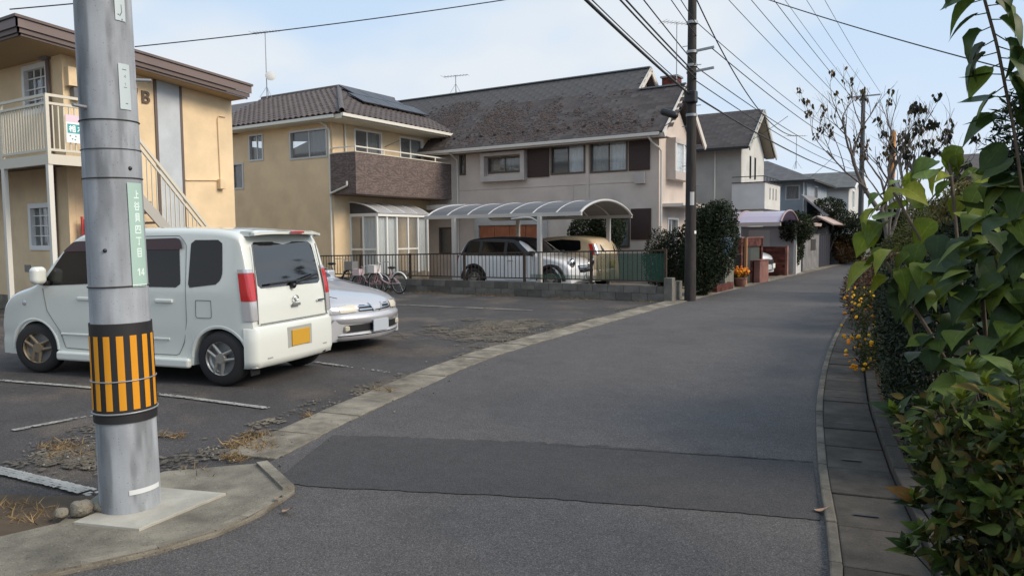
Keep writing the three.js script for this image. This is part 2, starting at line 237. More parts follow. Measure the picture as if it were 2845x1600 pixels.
{
  struct('ground', (() => { const g = new THREE.PlaneGeometry(3000, 3000); g.rotateX(-Math.PI / 2); g.translate(0, -0.04, 0); return uvBox(g); })(), M.ground);
  const yard = struct('yard', box(-26, -0.03, -60, -5.75, -0.008, -16.35), mat([0.30, 0.27, 0.23], 0.95, { map: rep(T.conc, 2.2) }));
  struct('driveway', box(-8.45, -0.03, -21.2, -5.86, 0.002, -16.95), mat([0.40, 0.37, 0.32], 0.95, { map: rep(T.dirty, 1.7) }));
  // road: greyer worn wheel tracks, patchy weathering
  struct('road', ribbon(14, -88, 0.22, 22, roadL, roadR, 0.004, (x, z) => {
    let v = 0.95 + 0.22 * (fbm(x * 0.5 + 3, z * 0.22, 4, 0, 101) - 0.5) + 0.10 * (fbm(x * 6, z * 6, 2, 0, 107) - 0.5) - 0.13 * smooth(0.6, 0.7, fbm(x * 1.7 + 9, z * 1.7, 5, 0, 163));
    const t = (x - roadL(z)) / (roadR(z) - roadL(z)); v += 0.06 * (Math.exp(-(((t - 0.3) / 0.12) ** 2)) + Math.exp(-(((t - 0.68) / 0.12) ** 2)));
    return [v * 1.0, v * 0.985, v * 0.97];
  }), M.road);
  // darker reinstated strip across the road
  const pf = [[-3.62, -3.02], [-3.32, -3.08], [-2.26, -3.53], [-1.30, -3.86], [-0.63, -4.06]], pb = [[-0.82, -5.1], [-1.51, -4.94], [-2.48, -4.66], [-3.5, -4.24], [-4.1, -3.98]];
  const rough = (pts, n = 14, a = 0.02) => { const o = []; pts.forEach((p, i) => { const q = pts[i + 1]; if (!q) return o.push(p); for (let k = 0; k < n; k++) { const t = k / n; o.push([lerp(p[0], q[0], t) + rr(-a, a), lerp(p[1], q[1], t) + rr(-a, a)]); } }); return o; };
  const sheet = (pts, y, m, name, parent) => { const g = new THREE.ShapeGeometry(new THREE.Shape(pts.map(([x, z]) => new THREE.Vector2(x, -z)))); g.rotateX(-Math.PI / 2); g.translate(0, y, 0); return struct(name, uvBox(g), m, parent || scene); };
  sheet([...rough(pf, 20, 0.008), ...rough(pb, 20, 0.03)], 0.009, M.patch, 'road_patch');
  // manhole-like far patch and faint worn road marks
  sheet(rough([[-4.2, -20.2], [-3.0, -20.4], [-3.0, -20.9], [-4.2, -20.7], [-4.2, -20.2]], 8, 0.03), 0.009, mat([0.30, 0.29, 0.29], 0.9, { map: rep(T.asph, 2) }), 'road_patch');

  // car park asphalt: old, dark, dusty in places
  const lotIn = (z) => roadL(z) + 0.02;
  struct('car_park', ribbon(6, -16.25, 0.16, 130, () => -26, lotIn, (x, z) => 0.0 + 0.012 * (fbm(x * 0.7, z * 0.7, 3, 0, 141) - 0.5) - 0.004, (x, z) => {
    const n = fbm(x * 0.8, z * 0.8, 4, 0, 111), m = fbm(x * 3.5, z * 3.5, 4, 0, 117), s = fbm(x * 1.6 + 30, z * 1.6, 5, 0, 121);
    let v = 0.86 + 0.55 * (n - 0.5) + 0.45 * (m - 0.5); const e = smooth(0.55, 0.72, s); // sandy grit left in shallow hollows
    return [v * lerp(1, 1.75, e), v * lerp(1, 1.6, e), v * lerp(1, 1.35, e)];
  }), M.lot);
  // sandy worn patches with ragged outlines
  const blob = (pts, a = 0.1) => { const o = [], c = pts.reduce((s, p) => [s[0] + p[0] / pts.length, s[1] + p[1] / pts.length], [0, 0]); const cv = new THREE.CatmullRomCurve3(pts.map(([x, z]) => V(x, 0, z)), true); for (let k = 0; k < 90; k++) { const p = cv.getPoint(k / 90), f = 1 + a * 2 * (fbm(k * 0.5, c[0] * 7, 3, 0, 5) - 0.5) + rr(-a, a) * 0.35; o.push([c[0] + (p.x - c[0]) * f, c[1] + (p.z - c[1]) * f]); } return o; };
  const P1 = blob([[-7.5, -9.6], [-7.4, -10.9], [-6.4, -11.2], [-5.72, -10.2], [-5.62, -8.9], [-6.1, -8.75]], 0.22), P2 = blob([[-5.85, -2.62], [-5.65, -3.0], [-5.0, -3.05], [-4.75, -2.72], [-5.3, -2.5]], 0.25), P3 = blob([[-4.62, -3.2], [-4.5, -3.8], [-4.2, -3.75], [-4.12, -3.2]], 0.2), P4 = blob([[-4.95, -5.2], [-4.9, -5.9], [-4.62, -5.6], [-4.68, -5.1]], 0.25);
  const dirtM = [[0.205, 0.175, 0.135], [0.165, 0.145, 0.12], [0.26, 0.22, 0.165]].map((c) => mat(c, 1, { map: rep(T.dirty, 0.7) }));
  function flecks(cells, name, y, cell) { // grains and scabs of sand lying on the asphalt, ragged at their rim
    const P = dirtM.map(() => []); for (const [x, z] of cells) { const k = Math.floor(fbm(x * 3, z * 3, 3, 0, 88) * 2.2 + rnd() * 0.8), q = [0, 1, 2, 3].map((i) => [x + (i === 1 || i === 2 ? cell : 0) + rr(-0.3, 0.3) * cell, z + (i > 1 ? cell : 0) + rr(-0.3, 0.3) * cell]); for (const i of [0, 2, 1, 0, 3, 2]) P[clamp(k, 0, 2)].push(q[i][0], y, q[i][1]); }
    const gs = P.map((p) => { const g = new THREE.BufferGeometry(); g.setAttribute('position', new THREE.Float32BufferAttribute(p, 3)); return uvBox(g); }); gs.forEach((g, i) => { if (P[i].length) struct(name, g, dirtM[i]); });
  }
  const inside = (p, x, z) => { let c = false; for (let i = 0, j = p.length - 1; i < p.length; j = i++) if ((p[i][1] > z) !== (p[j][1] > z) && x < (p[j][0] - p[i][0]) * (z - p[i][1]) / (p[j][1] - p[i][1]) + p[i][0]) c = !c; return c; };
  const cells = [], cs = 0.024;
  for (const p of [P1, P2, P3, P4]) { const xs = p.map((q) => q[0]), zs = p.map((q) => q[1]), c = [xs.reduce((a, b) => a + b) / xs.length, zs.reduce((a, b) => a + b) / zs.length]; for (let x = Math.min(...xs) - 0.3; x < Math.max(...xs) + 0.3; x += cs) for (let z = Math.min(...zs) - 0.3; z < Math.max(...zs) + 0.3; z += cs) { if (x > roadL(z) - 0.38) continue; const d = inside(p, x, z) ? 1 : 0, cx = c[0] + (x - c[0]) * 1.25, cz = c[1] + (z - c[1]) * 1.25, core = inside(p, cx, cz) ? 1 : 0; const n = fbm(x * 3.2, z * 3.2, 4, 0, 81) + 0.35 * (rnd() - 0.5); if (n > (core ? 0.36 : d ? 0.47 : 0.66)) cells.push([x, z]); } }
  for (let z = -3.3; z > -16; z -= cs) for (let x = -0.75; x < -0.36; x += cs) { const n = fbm((roadL(z) + x) * 2.2, z * 1.3, 4, 0, 83) + 0.3 * (rnd() - 0.5) - 0.35 * (-x - 0.36); if (n > 0.62) cells.push([roadL(z) + x, z]); }
  for (let k = 0; k < 1500; k++) { const x = rr(-14, -5.2), z = rr(-15.5, -2.6); if (x < roadL(z) - 0.4 && fbm(x * 1.1, z * 1.1, 4, 0, 89) > 0.56) cells.push([x, z]); }
  flecks(cells, 'sand', 0.0115, cs);
  sheet(blob([[-4.7, -2.1], [-4.1, -2.3], [-3.98, -2.0], [-4.1, -1.66], [-4.9, -1.2], [-5.2, -1.7]], 0.12), 0.013, M.soil, 'soil_strip');
  // dry grass, bits of gravel
  const grassSpots = [[-4.4, -3.45, 0.24, 330], [-4.55, -3.65, 0.2, 180], [-4.25, -3.2, 0.12, 120], [-5.6, -2.75, 0.22, 140], [-5.05, -2.95, 0.2, 120], [-4.85, -5.4, 0.14, 110], [-4.7, -4.3, 0.1, 50], [-5.14, -3.34, 0.15, 60], [-4.4, -1.95, 0.28, 200], [-5.3, -2.7, 0.3, 60], [-12.6, -15.95, 0.7, 260], [-10.5, -15.98, 0.9, 260], [-8.2, -15.95, 0.8, 200], [-14.5, -15.9, 0.8, 260], [-6.4, -15.9, 0.4, 80], [-4.15, -2.85, 0.2, 90], [-6.6, -10.0, 0.7, 70]], flat = [];
  for (const [x, z, r, n] of grassSpots) for (let k = 0; k < n; k++) flat.push([x, z, r]);
  foliage('dry_grass', scene, flat.length, mkLeaf([[0, 0.05], [0.5, 0.04], [1, 0]], 0.1, 0.5), (i) => { const [x, z, r] = flat[i], p = inBall(); return [V(x + p.x * r, 0.008, Math.max(z + p.z * r * 0.6, -16.1)), rr(0.03, 0.085), V(rr(-1, 1), rr(0.05, 0.5), rr(-1, 1))]; }, [[0.46, 0.31, 0.15], [0.38, 0.25, 0.12], [0.54, 0.38, 0.20], [0.28, 0.2, 0.09]]).userData.label = 'dry straw-coloured grass tufts along car park edges'; 
  const pebGeo = new THREE.IcosahedronGeometry(1, 0), peb = [];
  for (const p of [P1, P2, P3]) for (let k = 0; k < 90; k++) { const a = pick(p), c = p.reduce((s, q) => [s[0] + q[0] / p.length, s[1] + q[1] / p.length], [0, 0]), t = Math.sqrt(rnd()) * 1.05; peb.push([lerp(c[0], a[0], t), lerp(c[1], a[1], t)]); }
  for (let k = 0; k < 260; k++) { const z = rr(-16, -3.2); peb.push([roadL(z) - rr(-0.25, 0.75), z]); }
  foliage('gravel', scene, peb.length, pebGeo, (i) => [V(peb[i][0], 0.014, peb[i][1]), rr(0.003, 0.010)], [[0.24, 0.22, 0.18], [0.18, 0.165, 0.15], [0.12, 0.11, 0.11]], mat([1, 1, 1], 0.9)).userData.label = 'loose grey gravel scattered beside the gutter';
  // worn white bay lines
  const lines = [[[-9.6, -3.62], [-7.66, -4.04], [-6.75, -4.2], [-5.26, -4.34]], [[-5.9, -2.2], [-5.36, -2.25], [-4.36, -2.33]], [[-6.8, -6.3], [-6.0, -6.24], [-5.3, -6.2]], [[-6.42, -2.8], [-6.38, -3.4]], [[-7.6, -13.0], [-13, -12.6]]];
  lines.forEach((ln, li) => {
    const cv = new THREE.CatmullRomCurve3(ln.map(([x, z]) => V(x, 0, z))), L = cv.getLength(), n = Math.ceil(L / 0.025), gs = [], wd = li === 1 ? 0.05 : 0.032;
    for (let i = 0; i < n; i++) for (let j = 0; j < 4; j++) { // flecks that are left of the paint
      const a = cv.getPoint(i / n), b = cv.getPoint((i + 1) / n), wear = fbm(i * 0.07 + li * 9, 3, 3, 0, 7) + (rnd() - 0.5) * 0.5; if (wear < (li === 1 ? 0.28 : 0.40)) continue;
      const d = b.clone().sub(a).normalize(), s = V(-d.z, 0, d.x), o0 = lerp(-wd, wd, j / 4), o1 = lerp(-wd, wd, (j + 1) / 4), q = [[a, o0], [b, o0], [b, o1], [a, o1]].map(([p, o]) => p.clone().addScaledVector(s, o + rr(-0.006, 0.006)));
      const g = new THREE.BufferGeometry(); g.setAttribute('position', new THREE.Float32BufferAttribute([q[0], q[2], q[1], q[0], q[3], q[2]].flatMap((p) => [p.x, 0.0125, p.z]), 3)); g.computeVertexNormals(); gs.push(uvBox(g));
    }
    struct('bay_line', gs, M.paint);
  });

  // left gutter of concrete blocks, the raised apron round the near pole
  const gut = new THREE.Group(); gut.name = 'gutter'; gut.userData.kind = 'structure'; scene.add(gut);
  let z = -3.28, k = 0; const gw = 0.40;
  while (z > -47) {
    const len = z > -24 ? 0.6 : 1.8, x0 = roadL(z), x1 = roadL(z - len), a = Math.atan2(x1 - x0, -len);
    const g = new RoundedBoxGeometry(gw + rr(-0.02, 0.02), 0.06, Math.hypot(len, x1 - x0) - (z > -24 ? 0.012 : 0.01), 1, 0.008); g.rotateZ(-0.02 + rr(-0.012, 0.012)); g.rotateY(a + Math.PI); g.translate((x0 + x1) / 2 - gw / 2 + rr(-0.006, 0.006), -0.012 + rr(-0.004, 0.004), z - len / 2);
    struct('gutter_block', uvBox(g), M.gutterS[k % 3], gut); z -= len; k++;
  }
  const ap = [[-3.36, -2.93], [-3.93, -3.2], [-4.34, -2.75], [-4.28, -2.3], [-4.02, -1.95], [-4.12, -1.6], [-4.9, 0.2], [-5.4, 2], [-3.95, 2], [-3.72, 0], [-3.56, -1.45], [-3.42, -1.7], [-3.28, -2.0], [-3.21, -2.3], [-3.24, -2.6]];
  const ex = (pts, y0, y1, bev = 0.012) => { const g = new THREE.ExtrudeGeometry(new THREE.Shape(pts.map(([x, zz]) => new THREE.Vector2(x, -zz))), { depth: y1 - y0 - bev, bevelEnabled: true, bevelSize: bev, bevelThickness: bev, bevelSegments: 2 }); g.rotateX(-Math.PI / 2); g.translate(0, y0, 0); return uvBox(g); };
  const apron = struct('concrete_apron', ex(ap, -0.03, 0.03), M.conc);
  struct('kerb_edge', bar(V(-3.38, 0.024, -2.92), V(-3.92, 0.024, -3.17), 0.07, 0.05), M.gutterS[2], apron);
  const ke = [[-3.30, -2.72], [-3.25, -2.5], [-3.235, -2.3], [-3.29, -2.03], [-3.42, -1.74], [-3.57, -1.45], [-3.66, -0.7], [-3.73, 0.0]]; for (let i = 0; i < ke.length - 1; i++) struct('kerb_edge', bar(V(ke[i][0], 0.012, ke[i][1]), V(ke[i + 1][0], 0.012, ke[i + 1][1]), 0.055, 0.045), M.gutterS[(i + 1) % 3], apron);
  struct('pole_pad', ex([[-3.93, -1.98], [-3.55, -2.10], [-3.62, -2.66], [-4.06, -2.52]], 0.02, 0.045, 0.004), M.concNew, apron);

  // right gutter: kerb lip, cover slabs, edging and planting bed
  const rg = new THREE.Group(); rg.name = 'covered_gutter'; rg.userData.kind = 'structure'; scene.add(rg);
  z = 3; k = 0;
  while (z > -30) {
    const len = z > -16 ? 0.5 : 1.5, x0 = roadR(z), x1 = roadR(z - len), a = Math.atan2(x1 - x0, -len) + Math.PI, L = Math.hypot(len, x1 - x0), cx = (x0 + x1) / 2, cz = z - len / 2, sw = 0.36;
    const lip = new RoundedBoxGeometry(0.055, 0.075, L * (k % 2 ? 0.985 : 1.0) - 0.006, 1, 0.01); lip.rotateY(a); lip.translate(cx + 0.02, 0.0 + rr(-0.003, 0.003), cz); struct('kerb_stone', uvBox(lip), M.kerbR[k % 3], rg);
    const s = new RoundedBoxGeometry(sw, 0.08, L - 0.012, 1, 0.008); s.rotateX(rr(-0.006, 0.006)); s.rotateY(a); s.translate(cx + 0.052 + sw / 2, -0.008 + rr(-0.004, 0.004), cz); struct('cover_slab', uvBox(s), M.coverS[(k * 2) % 3], rg);
    const e = new RoundedBoxGeometry(0.09, 0.12, L - 0.01, 1, 0.01); e.rotateY(a); e.translate(cx + 0.06 + sw + 0.05, 0.02, cz); struct('edging_stone', uvBox(e), M.coverS[(k + 1) % 3], rg);
    if (k % 2 === 0 && z > -16) { const h = new THREE.BoxGeometry(0.12, 0.004, 0.02); h.rotateY(a); h.translate(cx + 0.052 + sw * 0.45, 0.0355, cz + 0.08); struct('lifting_slot', h, M.black, rg); }
    z -= len; k++;
  }
  struct('planting_bed', ribbon(3, -70, 0.5, 6, (zz) => roadR(zz) + 0.5, (zz) => roadR(zz) + 14, (x, zz) => 0.03 + 0.05 * fbm(x * 2, zz * 2, 3, 0, 77), null), M.soil);
  // fallen leaves lying on the road
  const fl = [[-3.30, -2.76, 'tan fallen leaf lying on the apron kerb'], [-3.17, -2.69, 'tan fallen leaf lying on road just off the apron kerb'], [-0.68, -4.17, 'curled brown fallen leaf beside the right gutter kerb']];
  for (const [x, zz, lb] of fl) { const g = LEAF.ovate.clone(); g.scale(0.085, 0.085, 0.085); g.rotateX(Math.PI / 2 - 0.1); g.rotateY(rr(1.2, 2)); g.translate(x, x < -3.25 ? 0.048 : 0.022, zz); tag(obj('fallen_leaf', g, mat([0.42, 0.24, 0.14], 0.8, { side: THREE.DoubleSide })), lb, 'leaf', 'fallen leaves'); }
  // broken stones by the pole foot
  for (const [x, zz, s, lb] of [[-4.02, -2.06, 0.055, 'larger broken concrete lump at the foot of the near pole'], [-3.97, -2.14, 0.04, 'small round stone touching the near pole base'], [-4.06, -1.98, 0.035, 'small pale stone beside bare soil at the pole foot']]) { const g = new THREE.IcosahedronGeometry(s, 2), p = g.attributes.position; for (let i = 0; i < p.count; i++) { const v = V(p.getX(i), p.getY(i), p.getZ(i)), f = 0.8 + 0.45 * fbm(v.x / s * 1.5 + x * 90, v.y / s * 1.5 + v.z / s, 2, 0, 3); p.setXYZ(i, v.x * f * 1.2, v.y * f * 0.8, v.z * f); } g.computeVertexNormals(); g.translate(x, 0.045 + s * 0.5, zz); tag(obj('stone', uvBox(g), M.conc), lb, 'stone', 'stones at the pole foot'); }
}

// ---------------------------------------------------------------- buildings
function prism(pts, t, dir) { // a plate: polygon of points, thickness t along dir (default down its normal)
  const n = V(0, 0, 0); for (let i = 0; i < pts.length; i++) { const a = pts[i], b = pts[(i + 1) % pts.length]; n.x += (a.y - b.y) * (a.z + b.z); n.y += (a.z - b.z) * (a.x + b.x); n.z += (a.x - b.x) * (a.y + b.y); } n.normalize();
  if (!dir && n.y < 0) { pts = [...pts].reverse(); n.negate(); }
  const d = (dir || n.clone().negate()).clone().multiplyScalar(t), q = pts.map((p) => p.clone().add(d)), P = [], tri = (a, b, c) => P.push(a.x, a.y, a.z, b.x, b.y, b.z, c.x, c.y, c.z);
  for (let i = 1; i < pts.length - 1; i++) { tri(pts[0], pts[i], pts[i + 1]); tri(q[0], q[i + 1], q[i]); }
  for (let i = 0; i < pts.length; i++) { const j = (i + 1) % pts.length; tri(pts[i], q[i], q[j]); tri(pts[i], q[j], pts[j]); }
  const g = new THREE.BufferGeometry(); g.setAttribute('position', new THREE.Float32BufferAttribute(P, 3)); g.computeVertexNormals(); return uvBox(g);
}
const font = await new FontLoader().loadAsync('fonts/droid/droid_sans_bold.typeface.json');
function text3(s, size, depth) { const g = new TextGeometry(s, { font, size, depth, curveSegments: 6 }); g.computeBoundingBox(); const b = g.boundingBox; g.translate(-(b.min.x + b.max.x) / 2, -(b.min.y + b.max.y) / 2, 0); return g; }
function canvasTex(w, h, draw) { const c = document.createElement('canvas'); c.width = w; c.height = h; draw(c.getContext('2d'), w, h); const t = new THREE.CanvasTexture(c); t.colorSpace = THREE.SRGBColorSpace; t.magFilter = THREE.LinearFilter; return t; }
// hand-drawn glyph strokes on a unit square
const GL = {
  ue: [[[0.5, 0.05], [0.5, 0.92]], [[0.5, 0.42], [0.85, 0.42]], [[0.08, 0.92], [0.92, 0.92]]],
  tani: [[[0.32, 0.05], [0.1, 0.3]], [[0.68, 0.05], [0.9, 0.3]], [[0.5, 0.2], [0.05, 0.62]], [[0.5, 0.2], [0.95, 0.62]], [[0.25, 0.62], [0.75, 0.62], [0.75, 0.95], [0.25, 0.95], [0.25, 0.62]]],
  kai: [[[0.22, 0.05], [0.78, 0.05], [0.78, 0.7], [0.22, 0.7], [0.22, 0.05]], [[0.22, 0.27], [0.78, 0.27]], [[0.22, 0.48], [0.78, 0.48]], [[0.38, 0.75], [0.1, 0.97]], [[0.62, 0.75], [0.9, 0.97]]],
  yon: [[[0.08, 0.12], [0.92, 0.12], [0.92, 0.92], [0.08, 0.92], [0.08, 0.12]], [[0.38, 0.12], [0.36, 0.45], [0.2, 0.62]], [[0.62, 0.12], [0.62, 0.55], [0.82, 0.58]]],
  chou: [[[0.05, 0.12], [0.95, 0.12]], [[0.52, 0.12], [0.52, 0.92], [0.34, 0.84]]],
  me: [[[0.2, 0.05], [0.8, 0.05], [0.8, 0.95], [0.2, 0.95], [0.2, 0.05]], [[0.2, 0.35], [0.8, 0.35]], [[0.2, 0.65], [0.8, 0.65]]],
  sou: [[[0.28, 0.05], [0.28, 0.95]], [[0.05, 0.3], [0.5, 0.3]], [[0.28, 0.35], [0.05, 0.7]], [[0.3, 0.4], [0.48, 0.6]], [[0.6, 0.12], [0.92, 0.12], [0.92, 0.92], [0.6, 0.92], [0.6, 0.12]], [[0.6, 0.4], [0.92, 0.4]], [[0.6, 0.66], [0.92, 0.66]]],
  ki: [[[0.5, 0.04], [0.5, 0.96]], [[0.08, 0.3], [0.92, 0.3]], [[0.5, 0.3], [0.06, 0.85]], [[0.5, 0.3], [0.94, 0.85]]],
  fu: [[[0.06, 0.1], [0.94, 0.1]], [[0.56, 0.12], [0.06, 0.62]], [[0.5, 0.35], [0.5, 0.95]], [[0.56, 0.35], [0.92, 0.62]]],
};
function glyph(c, k, x, y, s, lw, col) { c.strokeStyle = col; c.lineWidth = lw; c.lineCap = 'butt'; c.lineJoin = 'miter'; for (const st of GL[k]) { c.beginPath(); st.forEach(([a, b], i) => c[i ? 'lineTo' : 'moveTo'](x + a * s, y + b * s)); c.stroke(); } }
const wallMat = (c, m = 1.6, t = T.stucco) => mat(c, 0.88, { map: rep(t, m), bumpMap: rep(T.bump, 0.35), bumpScale: 0.003 });
const B = {
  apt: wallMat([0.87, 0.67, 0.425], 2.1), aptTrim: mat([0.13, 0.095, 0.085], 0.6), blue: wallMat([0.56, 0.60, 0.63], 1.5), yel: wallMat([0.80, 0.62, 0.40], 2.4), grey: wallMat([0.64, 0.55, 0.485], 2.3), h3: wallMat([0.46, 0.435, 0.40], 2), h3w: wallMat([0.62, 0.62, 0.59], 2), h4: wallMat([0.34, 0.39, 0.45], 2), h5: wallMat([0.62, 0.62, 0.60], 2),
  taupe: mat([0.25, 0.20, 0.185], 0.8, { map: rep(T.panel, 0.9), bumpMap: rep(T.panel, 0.9), bumpScale: 0.008 }),
  tile: [0, 1, 2, 3].map((i) => mat([0.135 + 0.012 * i, 0.105 + 0.010 * i, 0.098 + 0.009 * i], 0.55, { map: rep(T.conc, 0.5 + i * 0.1) })),
  slate: [[0.115, 0.10, 0.10], [0.135, 0.115, 0.112], [0.10, 0.083, 0.085], [0.12, 0.098, 0.092], [0.085, 0.07, 0.07]].map((c, i) => mat(c, 0.78, { map: rep(T.conc, 0.6 + i * 0.13) })),
  slateUp: [[0.125, 0.118, 0.12], [0.135, 0.126, 0.126]].map((c) => mat(c, 0.75, { map: rep(T.conc, 0.7) })),
  shutter: mat([0.045, 0.022, 0.019], 0.6), orange: mat([0.42, 0.135, 0.055], 0.6, { map: rep(T.streak, 1.1) }), brick: mat([0.30, 0.085, 0.06], 0.85, { map: rep(T.brick, 1.6) }), pink: wallMat([0.42, 0.20, 0.165], 1.2, T.conc),
  frost: phys([0.72, 0.72, 0.73], 0.35, { transmission: 0.55, thickness: 0 }), smoke: phys([0.20, 0.195, 0.205], 0.6, { specularIntensity: 0.4, transmission: 0.5, thickness: 0 }), lav: phys([0.62, 0.56, 0.68], 0.35, { transmission: 0.4, thickness: 0 }),
  solar: phys([0.035, 0.037, 0.045], 0.4, { specularIntensity: 0.7 }), red: mat([0.52, 0.07, 0.07], 0.45),
};
// s-shaped clay tile and flat slate, small shared pieces
const clayTile = (() => { const P = [], I = [], w = 0.262, h = 0.285, n = 6; for (let k = 0; k <= n; k++) { const x = (k / n - 0.5) * w, z = 0.028 * Math.cos(k / n * Math.PI * 2 + 2.6) + 0.028; P.push(x, -h / 2, z + 0.018, x, h / 2, z - 0.004, x, -h / 2, z - 0.006); } for (let k = 0; k < n; k++) { const a = k * 3; I.push(a, a + 3, a + 1, a + 1, a + 3, a + 4, a, a + 2, a + 3, a + 2, a + 5, a + 3); } const g = new THREE.BufferGeometry(); g.setAttribute('position', new THREE.Float32BufferAttribute(P, 3)); g.setIndex(I); g.computeVertexNormals(); const q = prep(g); return uvBox(q); })();
const slateTile = (() => { const g = new THREE.BoxGeometry(0.449, 0.2, 0.012); g.rotateX(0.045); return uvBox(g); })();
function gutter(parent, a, b, m = M.offwhite) { obj('eave_gutter', bar(a, b, 0.1, 0.1), m, parent); }
function pipe(parent, pts, m = M.offwhite, r = 0.035, name = 'downpipe') { const c = new THREE.CurvePath(); for (let i = 0; i < pts.length - 1; i++) c.add(new THREE.LineCurve3(pts[i], pts[i + 1])); return obj(name, tube(c, r, 8 * (pts.length - 1) + 2, 8), m, parent); }
function antenna(parent, p, h, a = 0.4, dish = false) { // yagi on a mast, a part of its house
  const m = obj('tv_antenna', [rod(p, p.clone().add(V(0, h, 0)), 0.02, 0.016)], M.steel, parent), t = p.clone().add(V(0, h - 0.03, 0)), d = V(Math.cos(a), 0, -Math.sin(a)), s = V(d.z, 0, -d.x), L = 1.1;
  obj('boom', rod(t.clone().addScaledVector(d, -L / 2), t.clone().addScaledVector(d, L / 2), 0.012), M.steel, m);
  for (let k = 0; k < 9; k++) { const c = t.clone().addScaledVector(d, (k / 8 - 0.5) * L), l = k === 0 ? 0.3 : 0.22 - k * 0.008; obj('element', rod(c.clone().addScaledVector(s, -l), c.clone().addScaledVector(s, l), 0.006, 0.006, 5), M.steel, m); }
  for (const q of [0, 2.1, 4.2]) obj('stay', rod(p.clone().add(V(0, 0.45, 0)), p.clone().add(V(Math.cos(q) * 0.28, 0, Math.sin(q) * 0.28)), 0.009), M.steel, m);
  if (dish) { const g = new THREE.SphereGeometry(0.42, 14, 6, 0, 6.28, 0, 0.5); g.rotateX(Math.PI / 2); g.rotateY(1.0); g.rotateZ(0.4); const c = p.clone().add(V(0.25, 0.75, 0.1)); g.translate(c.x - 0.25, c.y - 0.05, c.z - 0.25); obj('dish', g, mat([0.5, 0.5, 0.49], 0.6, { side: THREE.DoubleSide }), m); }
}
function pickets(parent, a, b, y0, y1, n, w, m, y0b = y0, y1b = y1) { for (let i = 0; i <= n; i++) { const t = i / n, x = lerp(a.x, b.x, t), z = lerp(a.z, b.z, t); obj('picket', box(x - w / 2, lerp(y0, y0b, t), z - w / 2, x + w / 2, lerp(y1, y1b, t), z + w / 2), m, parent); } }

